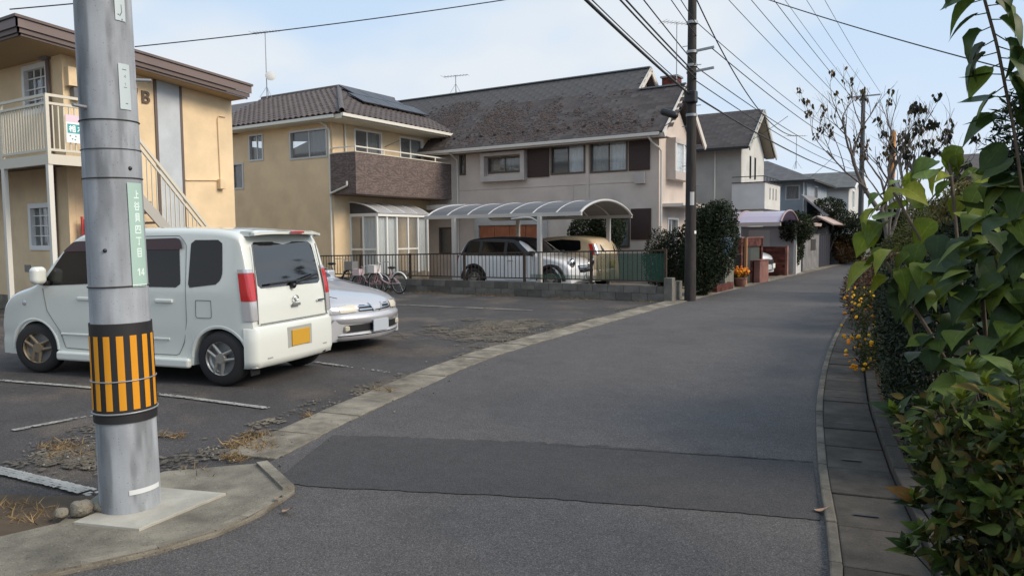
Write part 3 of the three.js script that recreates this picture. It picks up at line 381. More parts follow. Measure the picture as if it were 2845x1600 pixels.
{ // ---- apartment block at the left
  const A = thing('apartment_block', 'two-storey orange-yellow apartment block with brown shed roof and a letter B', 'building', [-19, 0, -10]);
  const X = -15.6, Z = -8.05, Zb = -12.05, yt = (z) => 5.62 + (z + 7.0) * 0.0825 - 0.2;
  obj('wall', slab('z', Z, [[-26, 0], [X, 0], [X, yt(Z)], [-26, yt(Z)]], [[-17.17, -16.14, 4.17, 5.17], [-17.2, -16.2, 1.33, 2.3], [-19.4, -18.5, 3.15, 5.1]]), B.apt, A);
  obj('wall', slab('x', X, [[Zb, 0], [Z - 0.142, 0], [Z - 0.142, yt(Z)], [Zb, yt(Zb)]]), B.apt, A);
  obj('wall', [box(-26, 0, Zb, X - 0.15, 5, Zb + 0.14), box(-26.1, 0, Zb, -26, 5.2, Z)], B.apt, A);
  obj('plinth', [box(-26, 0, Z, X + 0.02, 0.32, Z + 0.02), box(X, 0, Zb, X + 0.02, 0.32, Z + 0.018)], M.conc, A);
  obj('floor_slab', box(-25.9, 2.86, Zb + 0.15, X - 0.15, 3.0, Z - 0.16), M.floorWood, A);
  for (const [b0, b1, a0, a1] of [[4.17, 5.17, -17.17, -16.14], [1.33, 2.3, -17.2, -16.2]]) win(A, 'z', Z, a0, a1, b0, b1, { frame: M.white, n: 1, f: 0.09, bars: [0.3, 0.52, 0.74], vbars: [0.37, 0.64], curtains: [null] });
  obj('door', box(-19.38, 3.15, Z - 0.08, -18.52, 5.08, Z - 0.04), B.aptTrim, A);
  // pale stripe with brown borders on the end wall
  obj('stripe_panel', slab('x', X + 0.022, [[-10.62, 0.3], [-10.06, 0.3], [-10.06, yt(-10.06) - 0.03], [-10.62, yt(-10.62) - 0.03]], [], 0.02), B.blue, A);
  for (const z of [-10.03, -10.65]) obj('stripe_border', box(X - 0.01, 0.3, z - 0.03, X + 0.035, yt(z) - 0.02, z + 0.03), B.aptTrim, A);
  const bl = text3('B', 0.27, 0.03); bl.rotateY(Math.PI / 2); bl.translate(X + 0.005, 4.66, -9.80); obj('letter', bl, mat([0.10, 0.065, 0.04], 0.5), A);
  const tsu = [tube([V(X + 0.02, 4.80, -9.32), V(X + 0.02, 4.72, -9.35)], 0.022, 6), tube([V(X + 0.02, 4.82, -9.42), V(X + 0.02, 4.74, -9.45)], 0.022, 6), tube([V(X + 0.02, 4.82, -9.60), V(X + 0.02, 4.68, -9.57), V(X + 0.02, 4.56, -9.44)], 0.024, 12)]; const tsuM = mat([0.26, 0.10, 0.06], 0.5), tsuL = part(A, 'letter'); for (const q of tsu) obj('stroke', q, tsuM, tsuL);
  // roof with stepped brown fascia
  const y0 = 5.62, y1 = 5.22, zf = -6.98, zb = -12.2, xr = -15.02;
  const rp = (dy, o) => [V(-27, y0 + dy, zf + o), V(xr + o, y0 + dy, zf + o), V(xr + o, y1 + dy, zb - o), V(-27, y1 + dy, zb - o)];
  const roof = obj('roof', prism(rp(0.06, 0.03), 0.05, V(0, -1, 0)), B.aptTrim, A);
  obj('soffit', prism(rp(-0.27, -0.12), 0.03, V(0, -1, 0)), mat([0.38, 0.27, 0.15], 0.8), roof);
  for (const [t, h, o] of [[0.0, 0.16, 0.0], [-0.162, 0.09, -0.035], [-0.252, 0.05, -0.07]]) { const q = rp(t, o); obj('fascia', [prism([q[0], q[1], q[1].clone().add(V(0, 0, -0.03)), q[0].clone().add(V(0, 0, -0.03))], h, V(0, -1, 0)), prism([q[1], q[2], q[2].clone().add(V(-0.03, 0, 0)), q[1].clone().add(V(-0.03, 0, 0))], h, V(0, -1, 0))], t ? B.aptTrim : mat([0.17, 0.125, 0.115], 0.55), roof); }
  pipe(A, [V(-16.05, 5.3, Z + 0.05), V(-16.05, 0.1, Z + 0.05)], B.aptTrim, 0.04);
  // gallery, landing
  const gz = -7.2, gx = -14.55, g = M.cream;
  obj('gallery_floor', [box(-26, 3.02, Z, gx, 3.1, gz), box(X, 3.02, -8.42, gx, 3.1, Z)], M.conc, A);
  obj('gallery_beam', [box(-26, 2.93, gz - 0.06, gx + 0.03, 3.12, gz + 0.03), box(gx - 0.05, 2.93, -8.42, gx + 0.03, 3.118, gz - 0.06)], g, A);
  for (const [px, pz] of [[-16.27, gz + 0.0], [gx - 0.03, gz - 0.01], [-19.5, gz], [-22.8, gz]]) obj('post', box(px - 0.045, 0, pz - 0.045, px + 0.045, 2.93, pz + 0.04), M.offwhite, A);
  const rail = part(A, 'railing');
  obj('top_rail', [bar(V(-26, 4.2, gz), V(gx, 4.2, gz), 0.05), bar(V(gx, 4.2, gz + 0.025), V(gx, 4.2, -8.42), 0.05)], g, rail);
  obj('middle_rail', [bar(V(-26, 4.05, gz), V(gx, 4.05, gz), 0.05, 0.045), bar(V(gx, 4.05, gz + 0.025), V(gx, 4.05, -8.42), 0.05, 0.045)], g, rail);
  obj('bottom_rail', [bar(V(-26, 3.2, gz), V(gx, 3.2, gz), 0.045), bar(V(gx, 3.2, gz + 0.022), V(gx, 3.2, -8.42), 0.045)], g, rail);
  pickets(rail, V(-18.2, 0, gz), V(gx - 0.07, 0, gz), 3.22, 4.03, 36, 0.022, g); pickets(rail, V(gx, 0, gz - 0.1), V(gx, 0, -8.4), 3.22, 4.03, 11, 0.022, g);
  for (const px of [-18.2, -16.3, gx]) obj('rail_post', box(px - 0.03, 3.12, gz - 0.03, px + 0.03, 4.2, gz + 0.03), g, rail);
  // stairs down along the end wall
  const st = part(A, 'staircase'), s0 = V(0, 3.06, -8.42), s1 = V(0, 0.1, -11.0);
  for (const x of [gx, X + 0.12]) { obj('stringer', bar(V(x, s0.y - 0.12, s0.z), V(x, s1.y - 0.02, s1.z), 0.05, 0.2), mat([0.42, 0.40, 0.36], 0.6), st); }
  for (let k = 0; k < 14; k++) { const t = (k + 0.6) / 14.2; obj('tread', box(X + 0.15, lerp(s0.y, s1.y, t) - 0.03, lerp(s0.z, s1.z, t) - 0.13, gx - 0.03, lerp(s0.y, s1.y, t) + 0.01, lerp(s0.z, s1.z, t) + 0.12), mat([0.30, 0.27, 0.22], 0.7), st); }
  obj('handrail', [bar(V(gx, 4.2, -8.42), V(gx, 1.15, -11.05), 0.055), bar(V(gx, 4.05, -8.42), V(gx, 1.0, -11.05), 0.045)], g, st);
  pickets(st, V(gx, 0, -8.5), V(gx, 0, -10.95), 2.98, 3.92, 24, 0.02, g, 0.15, 1.1);
  // fittings on the end wall
  obj('meter_box', [rbox(X, 4.62, -8.34, X + 0.16, 5.0, -8.09, 0.01)], B.apt, A); obj('electric_meter', rbox(X, 4.36, -8.36, X + 0.16, 4.6, -8.18, 0.02), mat([0.12, 0.12, 0.12], 0.4), A);
  obj('junction_box', rbox(X, 2.74, -11.72, X + 0.13, 2.98, -11.56, 0.01), B.apt, A);
  pipe(A, [V(X + 0.03, 2.9, -10.7), V(X + 0.03, 2.95, -11.56)], B.apt, 0.012, 'conduit'); pipe(A, [V(X + 0.03, 2.98, -11.64), V(X + 0.03, 4.5, -11.62), V(X + 0.03, 4.5, -11.85)], B.apt, 0.012, 'conduit');
  obj('vent_hood', box(-16.3, 5.2, Z, -16.0, 5.34, Z + 0.1), M.aluDark, A); obj('wall_vent', box(-17.5, 0.85, Z, -17.25, 1.0, Z + 0.012), M.aluDark, A);
  // letter boxes: red metal boxes beside the stair foot
  const lb = thing('letter_box_bank', 'bank of red metal letter boxes beside the apartment stairs', 'letterbox', [X + 0.35, 0, -8.5]);
  obj('stand', [box(X + 0.18, 0.0, -8.22, X + 0.22, 2.0, -8.18), box(X + 0.18, 0, -9.08, X + 0.22, 2.0, -9.04)], B.red, lb);
  for (let r = 0; r < 4; r++) for (let c = 0; c < 2; c++) { const q = obj('letter_box', rbox(X + 0.16, 0.85 + r * 0.28, -8.62 - c * 0.42, X + 0.5, 1.11 + r * 0.28, -8.24 - c * 0.42, 0.01), B.red, lb); obj('flap', box(X + 0.5, 1.0 + r * 0.28, -8.58 - c * 0.42, X + 0.512, 1.06 + r * 0.28, -8.28 - c * 0.42), M.white, q); }
  // banner tied to the landing rail
  const bt = canvasTex(256, 200, (c, w, h) => { c.fillStyle = '#e8ecec'; c.fillRect(0, 0, w, h); c.fillStyle = '#e2cbd6'; c.fillRect(0, 0, w, 52); c.fillStyle = '#4a9fa0'; c.fillRect(10, 66, w - 20, 66); glyph(c, 'sou', 20, 72, 52, 7, '#fff'); glyph(c, 'ki', 84, 72, 52, 7, '#fff'); glyph(c, 'fu', 150, 72, 52, 7, '#fff'); c.fillStyle = '#33797c'; for (const [x, y] of [[24, 146], [66, 148], [40, 168], [60, 172], [110, 150], [130, 168], [160, 148], [200, 160]]) c.fillRect(x, y, 10, 9); });
  const bg = new THREE.BoxGeometry(0.62, 0.52, 0.008); bg.rotateY(Math.PI / 2); bg.translate(gx + 0.04, 3.62, -7.82);
  tag(obj('banner', bg, mat([1, 1, 1], 0.7, { map: bt })), 'white, pink and teal banner tied to the apartment landing rail', 'banner');
}

{ // ---- yellow house with taupe balcony
  const A = thing('yellow_house', 'yellow two-storey house with brown tiled roof and taupe balcony', 'house', [-20, 0, -20.5]);
  const X = -17.8, Z = -17.6, Zb = -23.0, H = 5.42;
  obj('wall', slab('z', Z, [[-26, 0], [X, 0], [X, H], [-26, H]], [[-21.9, -21.15, 4.28, 5.2], [-19.8, -18.03, 4.2, 5.15], [-22.92, -22.25, 3.33, 4.25]]), B.yel, A);
  obj('wall', slab('x', X, [[Zb, 0], [Z - 0.142, 0], [Z - 0.142, H], [Zb, H]], [[-19.98, -18.61, 3.2, 5.22], [-22.3, -20.95, 3.2, 5.22], [-20.6, -18.8, 0.3, 2.2]]), B.yel, A);
  obj('wall', [box(-26, 0, Zb, X - 0.15, H, Zb + 0.14), box(-26.1, 0, Zb, -26, H, Z)], B.yel, A); obj('floor_slab', box(-25.9, 2.8, Zb + 0.15, X - 0.15, 2.95, Z - 0.15), M.floorWood, A);
  
  win(A, 'z', Z, -21.9, -21.15, 4.28, 5.2, { n: 2, frame: M.alu, curtains: [null] }); win(A, 'z', Z, -19.8, -18.03, 4.2, 5.15, { n: 2, frame: M.alu, curtains: [null, mat([0.22, 0.21, 0.19], 0.9)] }); win(A, 'z', Z, -22.92, -22.25, 3.33, 4.25, { n: 1, frame: M.alu, curtains: [null] });
  win(A, 'x', X, -19.98, -18.61, 3.2, 5.22, { n: 2, frame: M.white, curtains: [mat([0.3, 0.3, 0.28], 0.9), null] }); win(A, 'x', X, -22.3, -20.95, 3.2, 5.22, { n: 2, frame: M.white, curtains: [mat([0.3, 0.3, 0.28], 0.9), null] });
  // balcony
  const bx = -16.7, bz = -17.5, bb = -23.05; const bal = part(A, 'balcony');
  obj('front_panel', box(bx - 0.12, 2.94, bb, bx, 4.26, bz), B.taupe, bal); obj('side_panel', box(X, 2.94, bz - 0.12, bx - 0.12, 4.26, bz - 0.003), B.taupe, bal); obj('side_panel', box(X, 2.94, bb, bx - 0.12, 4.26, bb + 0.12), B.taupe, bal);
  obj('floor', box(X, 2.93, bb + 0.12, bx - 0.12, 3.1, bz - 0.13), mat([0.2, 0.15, 0.12], 0.8), bal);
  obj('coping', [box(bx - 0.14, 4.26, bb - 0.02, bx + 0.02, 4.29, bz + 0.02), box(X, 4.26, bz - 0.14, bx - 0.14, 4.29, bz + 0.02)], M.cream, bal);
  obj('rail', [bar(V(bx - 0.06, 4.45, bz - 0.04), V(bx - 0.06, 4.45, bb + 0.04), 0.05, 0.04), bar(V(X, 4.45, bz - 0.06), V(bx - 0.04, 4.45, bz - 0.06), 0.05, 0.04)], M.offwhite, bal);
  for (const z of [bz - 0.06, -18.9, -20.3, -21.7, bb + 0.06]) obj('rail_post', box(bx - 0.08, 4.28, z - 0.02, bx - 0.04, 4.44, z + 0.02), M.offwhite, bal);
  // roof planes: left slope to a ridge along x, front slope hipped at the corner, gable at the far end
  const ez = -17.15, exx = -16.9, ey = 5.46, rz = -20.25, ry = 7.08, rx = -20.07, fz = -23.3;
  const roof = obj('roof', [prism([V(-27, ey, ez), V(exx, ey, ez), V(rx, ry, rz), V(-27, ry, rz)], 0.08), prism([V(exx, ey, ez), V(exx, ey, fz), V(rx, ry, fz), V(rx, ry, rz)], 0.08), prism([V(rx, ry, rz), V(rx, ry, fz), V(-27, ry - 1.2, fz), V(-27, ry, rz)], 0.08)], B.tile[1], A);
  obj('soffit', prism([V(-26.5, ey - 0.13, ez - 0.03), V(exx + -0.03, ey - 0.13, ez - 0.03), V(exx - 0.03, ey - 0.13, fz), V(X - 0.6, ey - 0.13, fz), V(X - 0.6, ey - 0.13, Z - 0.2), V(-26.5, ey - 0.13, Z - 0.2)], 0.03, V(0, -1, 0)), M.cream, roof);
  obj('fascia', [box(-26.5, ey - 0.16, ez - 0.03, exx, ey - 0.02, ez), box(exx - 0.03, ey - 0.16, fz, exx, ey - 0.02, ez - 0.03)], M.cream, roof);
  obj('gable_wall', prism([V(X, ey - 0.1, Zb + 0.07), V(rx, ry - 0.1, Zb + 0.07), V(-26, 5.4, Zb + 0.07)], 0.1, V(0, 0, -1)), B.yel, A);
  const uL = V(1, 0, 0), vL = V(0, ry - ey, rz - ez).normalize(), SL = Math.hypot(ry - ey, rz - ez), uF = V(0, 0, -1), vF = V(rx - exx, ry - ey, 0).normalize(), SF = Math.hypot(rx - exx, ry - ey);
  tiles(A, [{ o: V(-24.3, ey + 0.005, ez + 0.03), u: uL, v: vL, L: 24.3 + exx, S: SL, w: 0.262, h: 0.25, inside: (s, t) => s < 24.3 + exx - t / SL * (exx - rx) - 0.05 }, { o: V(exx + 0.03, ey + 0.005, ez), u: uF, v: vF, L: ez - fz, S: SF, w: 0.262, h: 0.25, inside: (s, t) => s > t / SF * (ez - rz) + 0.05 }], clayTile, B.tile);
  obj('ridge_cap', [tube([V(-24.3, ry + 0.05, rz), V(rx, ry + 0.05, rz)], 0.085, 2, 8), tube([V(rx, ry + 0.05, rz), V(rx, ry + 0.05, fz)], 0.085, 2, 8)], B.tile[2], A); obj('hip_cap', tube([V(rx, ry + 0.05, rz), V(exx + 0.02, ey + 0.07, ez + 0.02)], 0.085, 2, 8), B.tile[2], A);
  gutter(A, V(-26.5, ey - 0.08, ez + 0.06), V(exx - 0.3, ey - 0.08, ez + 0.06)); gutter(A, V(exx + 0.06, ey - 0.06, ez + 0.06), V(exx + 0.06, ey - 0.06, fz));
  // solar panels on the front slope
  const nF = V(0, 0, 0).crossVectors(uF, vF).normalize(); if (nF.y < 0) nF.negate(); const onF = (s, t, e) => V(exx, ey, ez).addScaledVector(uF, s).addScaledVector(vF, t).addScaledVector(nF, e);
  for (let r = 0; r < 2; r++) for (let c = 0; c < 4; c++) { const s0 = 2.35 + c * 0.93 + r * 0.42, t0 = 1.5 + r * 0.9; if (s0 + 0.9 > 6.15) continue; obj('solar_panel', prism([onF(s0, t0, 0.17), onF(s0 + 0.9, t0, 0.17), onF(s0 + 0.9, t0 + 0.86, 0.17), onF(s0, t0 + 0.86, 0.17)], 0.04), B.solar, A); }
  // pipes
  pipe(A, [V(-18.1, 5.36, Z + 0.45), V(-17.98, 5.2, Z + 0.08), V(-17.88, 5.1, Z + 0.06), V(-17.88, 0.1, Z + 0.06)]); pipe(A, [V(-17.05, 3.35, bz + 0.04), V(-17.05, 3.2, bz + 0.05), V(-17.82, 2.98, bz + 0.03), V(-17.86, 2.9, Z + 0.07)]); pipe(A, [V(X + 0.05, 5.3, -18.15), V(X + 0.05, 3.1, -18.15)]); pipe(A, [V(X + 0.05, 5.3, -22.65), V(X + 0.05, 3.1, -22.65)]);
  obj('laundry_arm', rod(V(X, 4.75, -20.15), V(X + 0.55, 4.95, -20.3), 0.015), M.steel, A);
  antenna(A, V(-23.9, ry + 0.02, rz + 0.1), 2.6, 0.3, true);
  // sunroom
  const S = part(A, 'sunroom'), sx = -16.55, z0 = -18.3, z1 = -20.95, sy = 2.24;
  obj('sunroom_base', box(X, 0, z1, sx, 0.32, z0), M.conc, S);
  const F = M.white, fr = 0.055;
  for (const z of [z0, -18.78, -19.28, -19.86, -20.4, z1]) obj('frame_post', box(sx - fr, 0.32, z - 0.03, sx, sy, z + 0.03), F, S);
  for (const x of [X + 0.03, -17.2]) obj('frame_post', box(x - 0.03, 0.32, z0 - fr, x + 0.03, sy, z0 - 0.001), F, S);
  obj('frame_rail', [box(sx - 0.08, sy, z1, sx + 0.03, sy + 0.1, z0), box(X, sy, z0 - 0.06, sx - 0.08, sy + 0.1, z0 + 0.001), box(X, 1.12, z0 - 0.05, sx - 0.06, 1.18, z0 - 0.004), box(sx - 0.05, 1.12, -20.4, sx - 0.004, 1.17, -19.28)], F, S);
  obj('pane', box(sx - 0.035, 0.32, z1, sx - 0.028, sy, z0), M.glass, S); obj('pane', box(X, 0.32, z0 - 0.035, sx - 0.04, sy, z0 - 0.028), M.glass, S);
  const wavy = (ax, pl, a0, a1, b0, b1, m) => { const sg = new THREE.PlaneGeometry(a1 - a0, b1 - b0, 30, 1), P = sg.attributes.position; for (let k = 0; k < P.count; k++) P.setZ(k, 0.02 * Math.sin(P.getX(k) * 42)); sg.computeVertexNormals(); if (ax === 'x') sg.rotateY(Math.PI / 2); const c = fp(ax, pl, (a0 + a1) / 2, (b0 + b1) / 2, 0); sg.translate(c.x, c.y, c.z); obj('curtain', sg, m, S); };
  const wc = mat([0.8, 0.8, 0.78], 0.9); wavy('x', sx - 0.09, -19.26, -18.36, 0.34, sy - 0.05, wc); wavy('x', sx - 0.09, -20.9, -20.42, 0.34, sy - 0.05, wc); wavy('z', z0 - 0.09, -17.2, -16.66, 0.34, sy - 0.05, wc);
  const arc = []; for (let k = 0; k <= 8; k++) { const t = k / 8; arc.push([lerp(X, sx + 0.06, t), sy + 0.1 + 0.38 * (1 - t * t)]); }
  obj('gable_pane', prism([...arc.map(([x, y]) => V(x, y, z0 - 0.03)), V(X, sy + 0.1, z0 - 0.03)], 0.01, V(0, 0, -1)), phys([0.10, 0.10, 0.11], 0.15, { transmission: 0.3, thickness: 0 }), S);
  for (const z of [z0, -18.97, -19.63, -20.29, z1]) obj('roof_rib', tube(arc.map(([x, y]) => V(x, y + 0.01, z)), 0.025, 10, 5), F, S);
  for (let c = 0; c < 4; c++) { const a = [z0, -18.97, -19.63, -20.29, z1]; const gs = []; for (let k = 0; k < 8; k++) gs.push(prism([V(arc[k][0], arc[k][1], a[c]), V(arc[k + 1][0], arc[k + 1][1], a[c]), V(arc[k + 1][0], arc[k + 1][1], a[c + 1]), V(arc[k][0], arc[k][1], a[c + 1])], 0.006)); obj('roof_panel', gs, B.frost, S); }
}

{ // ---- pale grey house with long slate roof
  const A = thing('slate_roof_house', 'long pinkish-grey house with mossy dark slate roof and dark shutters', 'house', [-14, 0, -25]);
  const Z = -22.6, X = -8.5, H = 4.78;
  const up = [[-13.34, 0], [-12.42, -11.11], [-10.92, -9.58]];
  obj('wall', slab('z', Z, [[-21.6, 0], [X, 0], [X, H], [-21.6, H]], [[-16.3, -16.03, 3.84, 4.62], [-15.02, -13.61, 3.83, 4.39], [-12.42, -11.11, 3.65, 4.66], [-10.92, -9.58, 3.63, 4.66], [-10.22, -9.5, 1.15, 2.16], [-17.3, -16.7, 0.9, 1.9]]), B.grey, A);
  obj('wall', slab('x', X, [[-25.6, 0], [Z - 0.142, 0], [Z - 0.142, H], [-24.1, H + 1.25], [-25.6, H]], [[-24.4, -23.4, 0.9, 2.1]]), B.grey, A);
  obj('wall', slab('x', -10.1, [[-27.9, 0], [Z - 0.15, 0], [Z - 0.15, H + 0.05], [-25.2, 7.3], [-27.9, H]]), B.grey, A);
  obj('wall', [box(-21.6, 0, -27.9, -10.25, H, -27.76), box(-21.7, 0, -27.9, -21.6, H, Z), box(-10.1, 0, -25.6, X - 0.15, H, -25.46)], B.grey, A); obj('floor_slab', box(-21.5, 2.6, -27.7, X - 0.2, 2.72, Z - 0.2), M.floorWood, A);
  const br = mat([0.10, 0.075, 0.055], 0.5, { metalness: 0.2 });
  win(A, 'z', Z, -16.3, -16.03, 3.84, 4.62, { n: 1, frame: br }); win(A, 'z', Z, -15.02, -13.61, 3.83, 4.39, { n: 2, frame: br, curtains: [null, mat([0.25, 0.24, 0.22], 0.9)] });
  win(A, 'z', Z, -12.42, -11.11, 3.65, 4.66, { n: 2, frame: br, curtains: [null, M.curtain] }); win(A, 'z', Z, -10.92, -9.58, 3.63, 4.66, { n: 2, frame: br, curtains: [mat([0.42, 0.41, 0.39], 0.9), M.curtain] }); win(A, 'z', Z, -10.22, -9.5, 1.15, 2.16, { n: 1, frame: br, curtains: [mat([0.2, 0.22, 0.2], 0.9)] }); win(A, 'z', Z, -17.3, -16.7, 0.9, 1.9, { n: 1, frame: br }); win(A, 'x', X, -24.4, -23.4, 0.9, 2.1, { n: 2, frame: M.white, curtains: [null] });
  obj('window_surround', [fb('z', Z, -15.24, -13.38, 4.43, 4.55, 0, 0.22), fb('z', Z, -15.24, -13.38, 3.52, 3.72, 0, 0.22), fb('z', Z, -15.24, -15.08, 3.72, 4.43, 0, 0.215), fb('z', Z, -13.55, -13.38, 3.72, 4.43, 0, 0.215)], wallMat([0.56, 0.50, 0.46]), A);
  const shut = (a0, a1, b0, b1) => { const s = obj('shutter', fb('z', Z, a0, a1, b0, b1, 0.005, 0.05), B.shutter, A); const n = Math.floor((b1 - b0) / 0.07); for (let k = 0; k < n; k++) obj('slat', fb('z', Z, a0 + 0.05, a1 - 0.05, b0 + 0.03 + k * 0.07, b0 + 0.075 + k * 0.07, 0.05, 0.064), B.shutter, s); };
  shut(-13.34, -12.48, 3.6, 4.67); shut(-9.52, -8.8, 3.63, 4.66); shut(-9.44, -8.75, 1.4, 2.4);
  obj('pilaster', fb('z', Z, -11.07, -10.96, 2.6, 4.7, 0, 0.03), B.grey, A);
  obj('band', [fb('z', Z, -16.4, -9.0, 3.26, 3.31, 0, 0.02), fb('z', Z, -11.6, -11.55, 0.5, 3.26, 0, 0.018)], B.grey, A); obj('meter_cabinet', fb('z', Z, -9.28, -8.95, 3.2, 3.56, 0, 0.12), wallMat([0.52, 0.47, 0.44]), A);
  // garage door of orange panels in a pale surround
  for (let k = 0; k < 4; k++) obj('garage_panel', fb('z', Z, -15.4 + k * 0.66, -14.76 + k * 0.66, 0.05, 1.92, 0.01, 0.05), B.orange, A); obj('garage_surround', [fb('z', Z, -15.6, -12.55, 1.95, 2.25, 0, 0.1), fb('z', Z, -15.6, -15.43, 0, 1.95, 0, 0.1), fb('z', Z, -12.74, -12.55, 0, 1.95, 0, 0.1)], wallMat([0.5, 0.48, 0.46]), A);
  obj('side_canopy', [fb('z', Z, -17.2, -15.5, 2.55, 2.72, 0, 0.9)], M.offwhite, A);
  // roof
  const e = V(0, 4.75, -22.1), sl = 0.871, yz = (z) => 4.75 + (-22.1 - z) * sl, xr = -8.12, mr = -9.8;
  const roof = obj('roof', [prism([V(-21.8, 4.75, -22.1), V(xr, 4.75, -22.1), V(xr, yz(-24.1), -24.1), V(mr, yz(-24.1), -24.1), V(mr, yz(-25.2), -25.2), V(-21.8, yz(-25.2), -25.2)], 0.1), prism([V(-21.8, yz(-25.2), -25.2), V(mr, yz(-25.2), -25.2), V(mr, 4.75, -28.3), V(-21.8, 4.75, -28.3)], 0.1), prism([V(mr - 0.3, yz(-24.1), -24.1), V(xr, yz(-24.1), -24.1), V(xr, 4.75, -26.1), V(mr - 0.3, 4.75, -26.1)], 0.1)], B.slateUp[0], A);
  const uS = V(1, 0, 0), vS = V(0, sl, -1).normalize(), pl = { o: V(-21.8, 4.765, -22.1), u: uS, v: vS, L: 13.68, S: 4.11, w: 0.455, h: 0.182, off: 1, jit: 0.006, inside: (s, t) => (s < 12.0 ? t < 4.11 : t < 2.65) && s > 0.2 };
  const mossy = (s, t) => fbm(s * 1.1, t * 0.55, 4, 0, 151) + 0.25 * (fbm(s * 5, t * 4, 2, 0, 157) - 0.5);
  tiles(A, [{ ...pl, inside: (s, t) => pl.inside(s, t) && t < 2.75 + 0.5 * (fbm(s * 1.3, 4, 3, 0, 9) - 0.5) }], slateTile, B.slate, 'slate', 300);
  tiles(A, [{ ...pl, inside: (s, t) => pl.inside(s, t) && t >= 2.75 + 0.5 * (fbm(s * 1.3, 4, 3, 0, 9) - 0.5) }], slateTile, B.slateUp, 'slate', 0);
  { // moss and lichen growing on the slates, real low clumps
    const n = 4200, nn = V(0, 1, sl).normalize(), pts = []; let guard = 0;
    while (pts.length < n && guard++ < 60000) { const s = rr(0.4, 13.2), t = rr(0.1, 3.3); if (!pl.inside(s, t)) continue; const m = mossy(s, t) - 0.11 * Math.max(0, t - 1.8); if (m > rr(0.38, 0.62)) pts.push([s, t]); }
    foliage('moss', A, pts.length, (() => { const g = new THREE.IcosahedronGeometry(1, 0); g.scale(1, 0.22, 1); return g; })(), (i) => [V(-21.8, 4.765, -22.1).addScaledVector(uS, pts[i][0]).addScaledVector(vS, pts[i][1]).addScaledVector(nn, 0.014), rr(0.02, 0.05), nn], [[0.075, 0.05, 0.042], [0.06, 0.045, 0.04], [0.10, 0.065, 0.052], [0.05, 0.042, 0.04]], mat([1, 1, 1], 1));
  }
  obj('ridge_cap', [bar(V(-21.8, yz(-25.2) + 0.02, -25.2), V(mr, yz(-25.2) + 0.02, -25.2), 0.22, 0.04), bar(V(mr, yz(-24.1) + 0.02, -24.1), V(xr, yz(-24.1) + 0.02, -24.1), 0.2, 0.04)], mat([0.17, 0.18, 0.18], 0.5), roof);
  for (let k = 0; k < 22; k++) obj('snow_stop', (() => { const g = box(-0.05, 0, -0.02, 0.05, 0.07, 0.02); const p = V(-21.3 + k * 0.6, yz(-22.55) + 0.02, -22.55); g.translate(p.x, p.y, p.z); return g; })(), M.black, roof);
  const wt = mat([0.62, 0.575, 0.52], 0.65), bw = 0.2;
  obj('barge_board', [bar(V(xr, 4.62, -21.98), V(xr, yz(-24.1) - 0.08, -24.1), 0.05, bw), bar(V(xr, 4.62, -26.2), V(xr, yz(-24.1) - 0.08, -24.1), 0.05, bw)], wt, roof); obj('barge_board', [bar(V(mr + 0.02, yz(-24.1) - 0.05, -24.1), V(mr + 0.02, yz(-25.2) - 0.08, -25.2), 0.05, 0.18), bar(V(mr + 0.02, 5.0, -28.1), V(mr + 0.02, yz(-25.2) - 0.08, -25.2), 0.05, 0.18)], wt, roof);
  obj('fascia', box(-21.8, 4.58, -22.16, xr, 4.7, -22.12), wt, roof); obj('soffit', prism([V(-21.7, 4.6, -22.14), V(xr, 4.6, -22.14), V(xr, 4.6, Z), V(-21.7, 4.6, Z)], 0.02, V(0, -1, 0)), mat([0.25, 0.2, 0.17], 0.9), roof);
  gutter(A, V(-21.8, 4.68, -22.04), V(-8.3, 4.68, -22.04), wt);
  obj('chimney', [box(-9.5, 6.2, -26.0, -8.95, 7.1, -25.5)], B.brick, A); obj('chimney_cap', box(-9.55, 7.1, -26.05, -8.9, 7.16, -25.45), M.aluDark, A);
  pipe(A, [V(-8.65, 4.62, -22.05), V(-8.55, 4.4, -22.2), V(-8.4, 4.25, Z + 0.06), V(-8.4, 0.1, Z + 0.06)], wt); pipe(A, [V(-16.35, 4.6, -22.05), V(-16.38, 4.4, Z + 0.06), V(-16.38, 0.1, Z + 0.06)], wt);
  // bay window on the road end
  const bay = part(A, 'bay_window'); obj('bay_box', [box(X, 3.35, -24.95, X + 0.32, 3.62, -23.25), box(X, 4.52, -24.95, X + 0.32, 4.68, -23.25), box(X, 3.62, -23.32, X + 0.3, 4.52, -23.252), box(X, 3.62, -24.948, X + 0.3, 4.52, -24.88)], wallMat([0.56, 0.50, 0.46]), bay);
  obj('frame', [box(X + 0.27, 3.62, -23.4, X + 0.31, 4.52, -23.33), box(X + 0.27, 3.62, -24.87, X + 0.31, 4.52, -24.8), box(X + 0.27, 3.62, -24.14, X + 0.31, 4.52, -24.06)], M.white, bay); obj('pane', box(X + 0.28, 3.62, -24.85, X + 0.287, 4.52, -23.35), M.glass, bay); obj('blind', box(X + 0.2, 3.64, -24.85, X + 0.21, 4.5, -23.35), M.curtain, bay);
  obj('porch_roof', [box(X, 2.45, -25.3, X + 0.7, 2.55, -22.9)], wt, A);
  antenna(A, V(-8.75, yz(-24.1) - 0.3, -24.9), 2.6, 0.9); antenna(A, V(-18.4, yz(-25.2), -25.3), 0.8, 0.2);
}

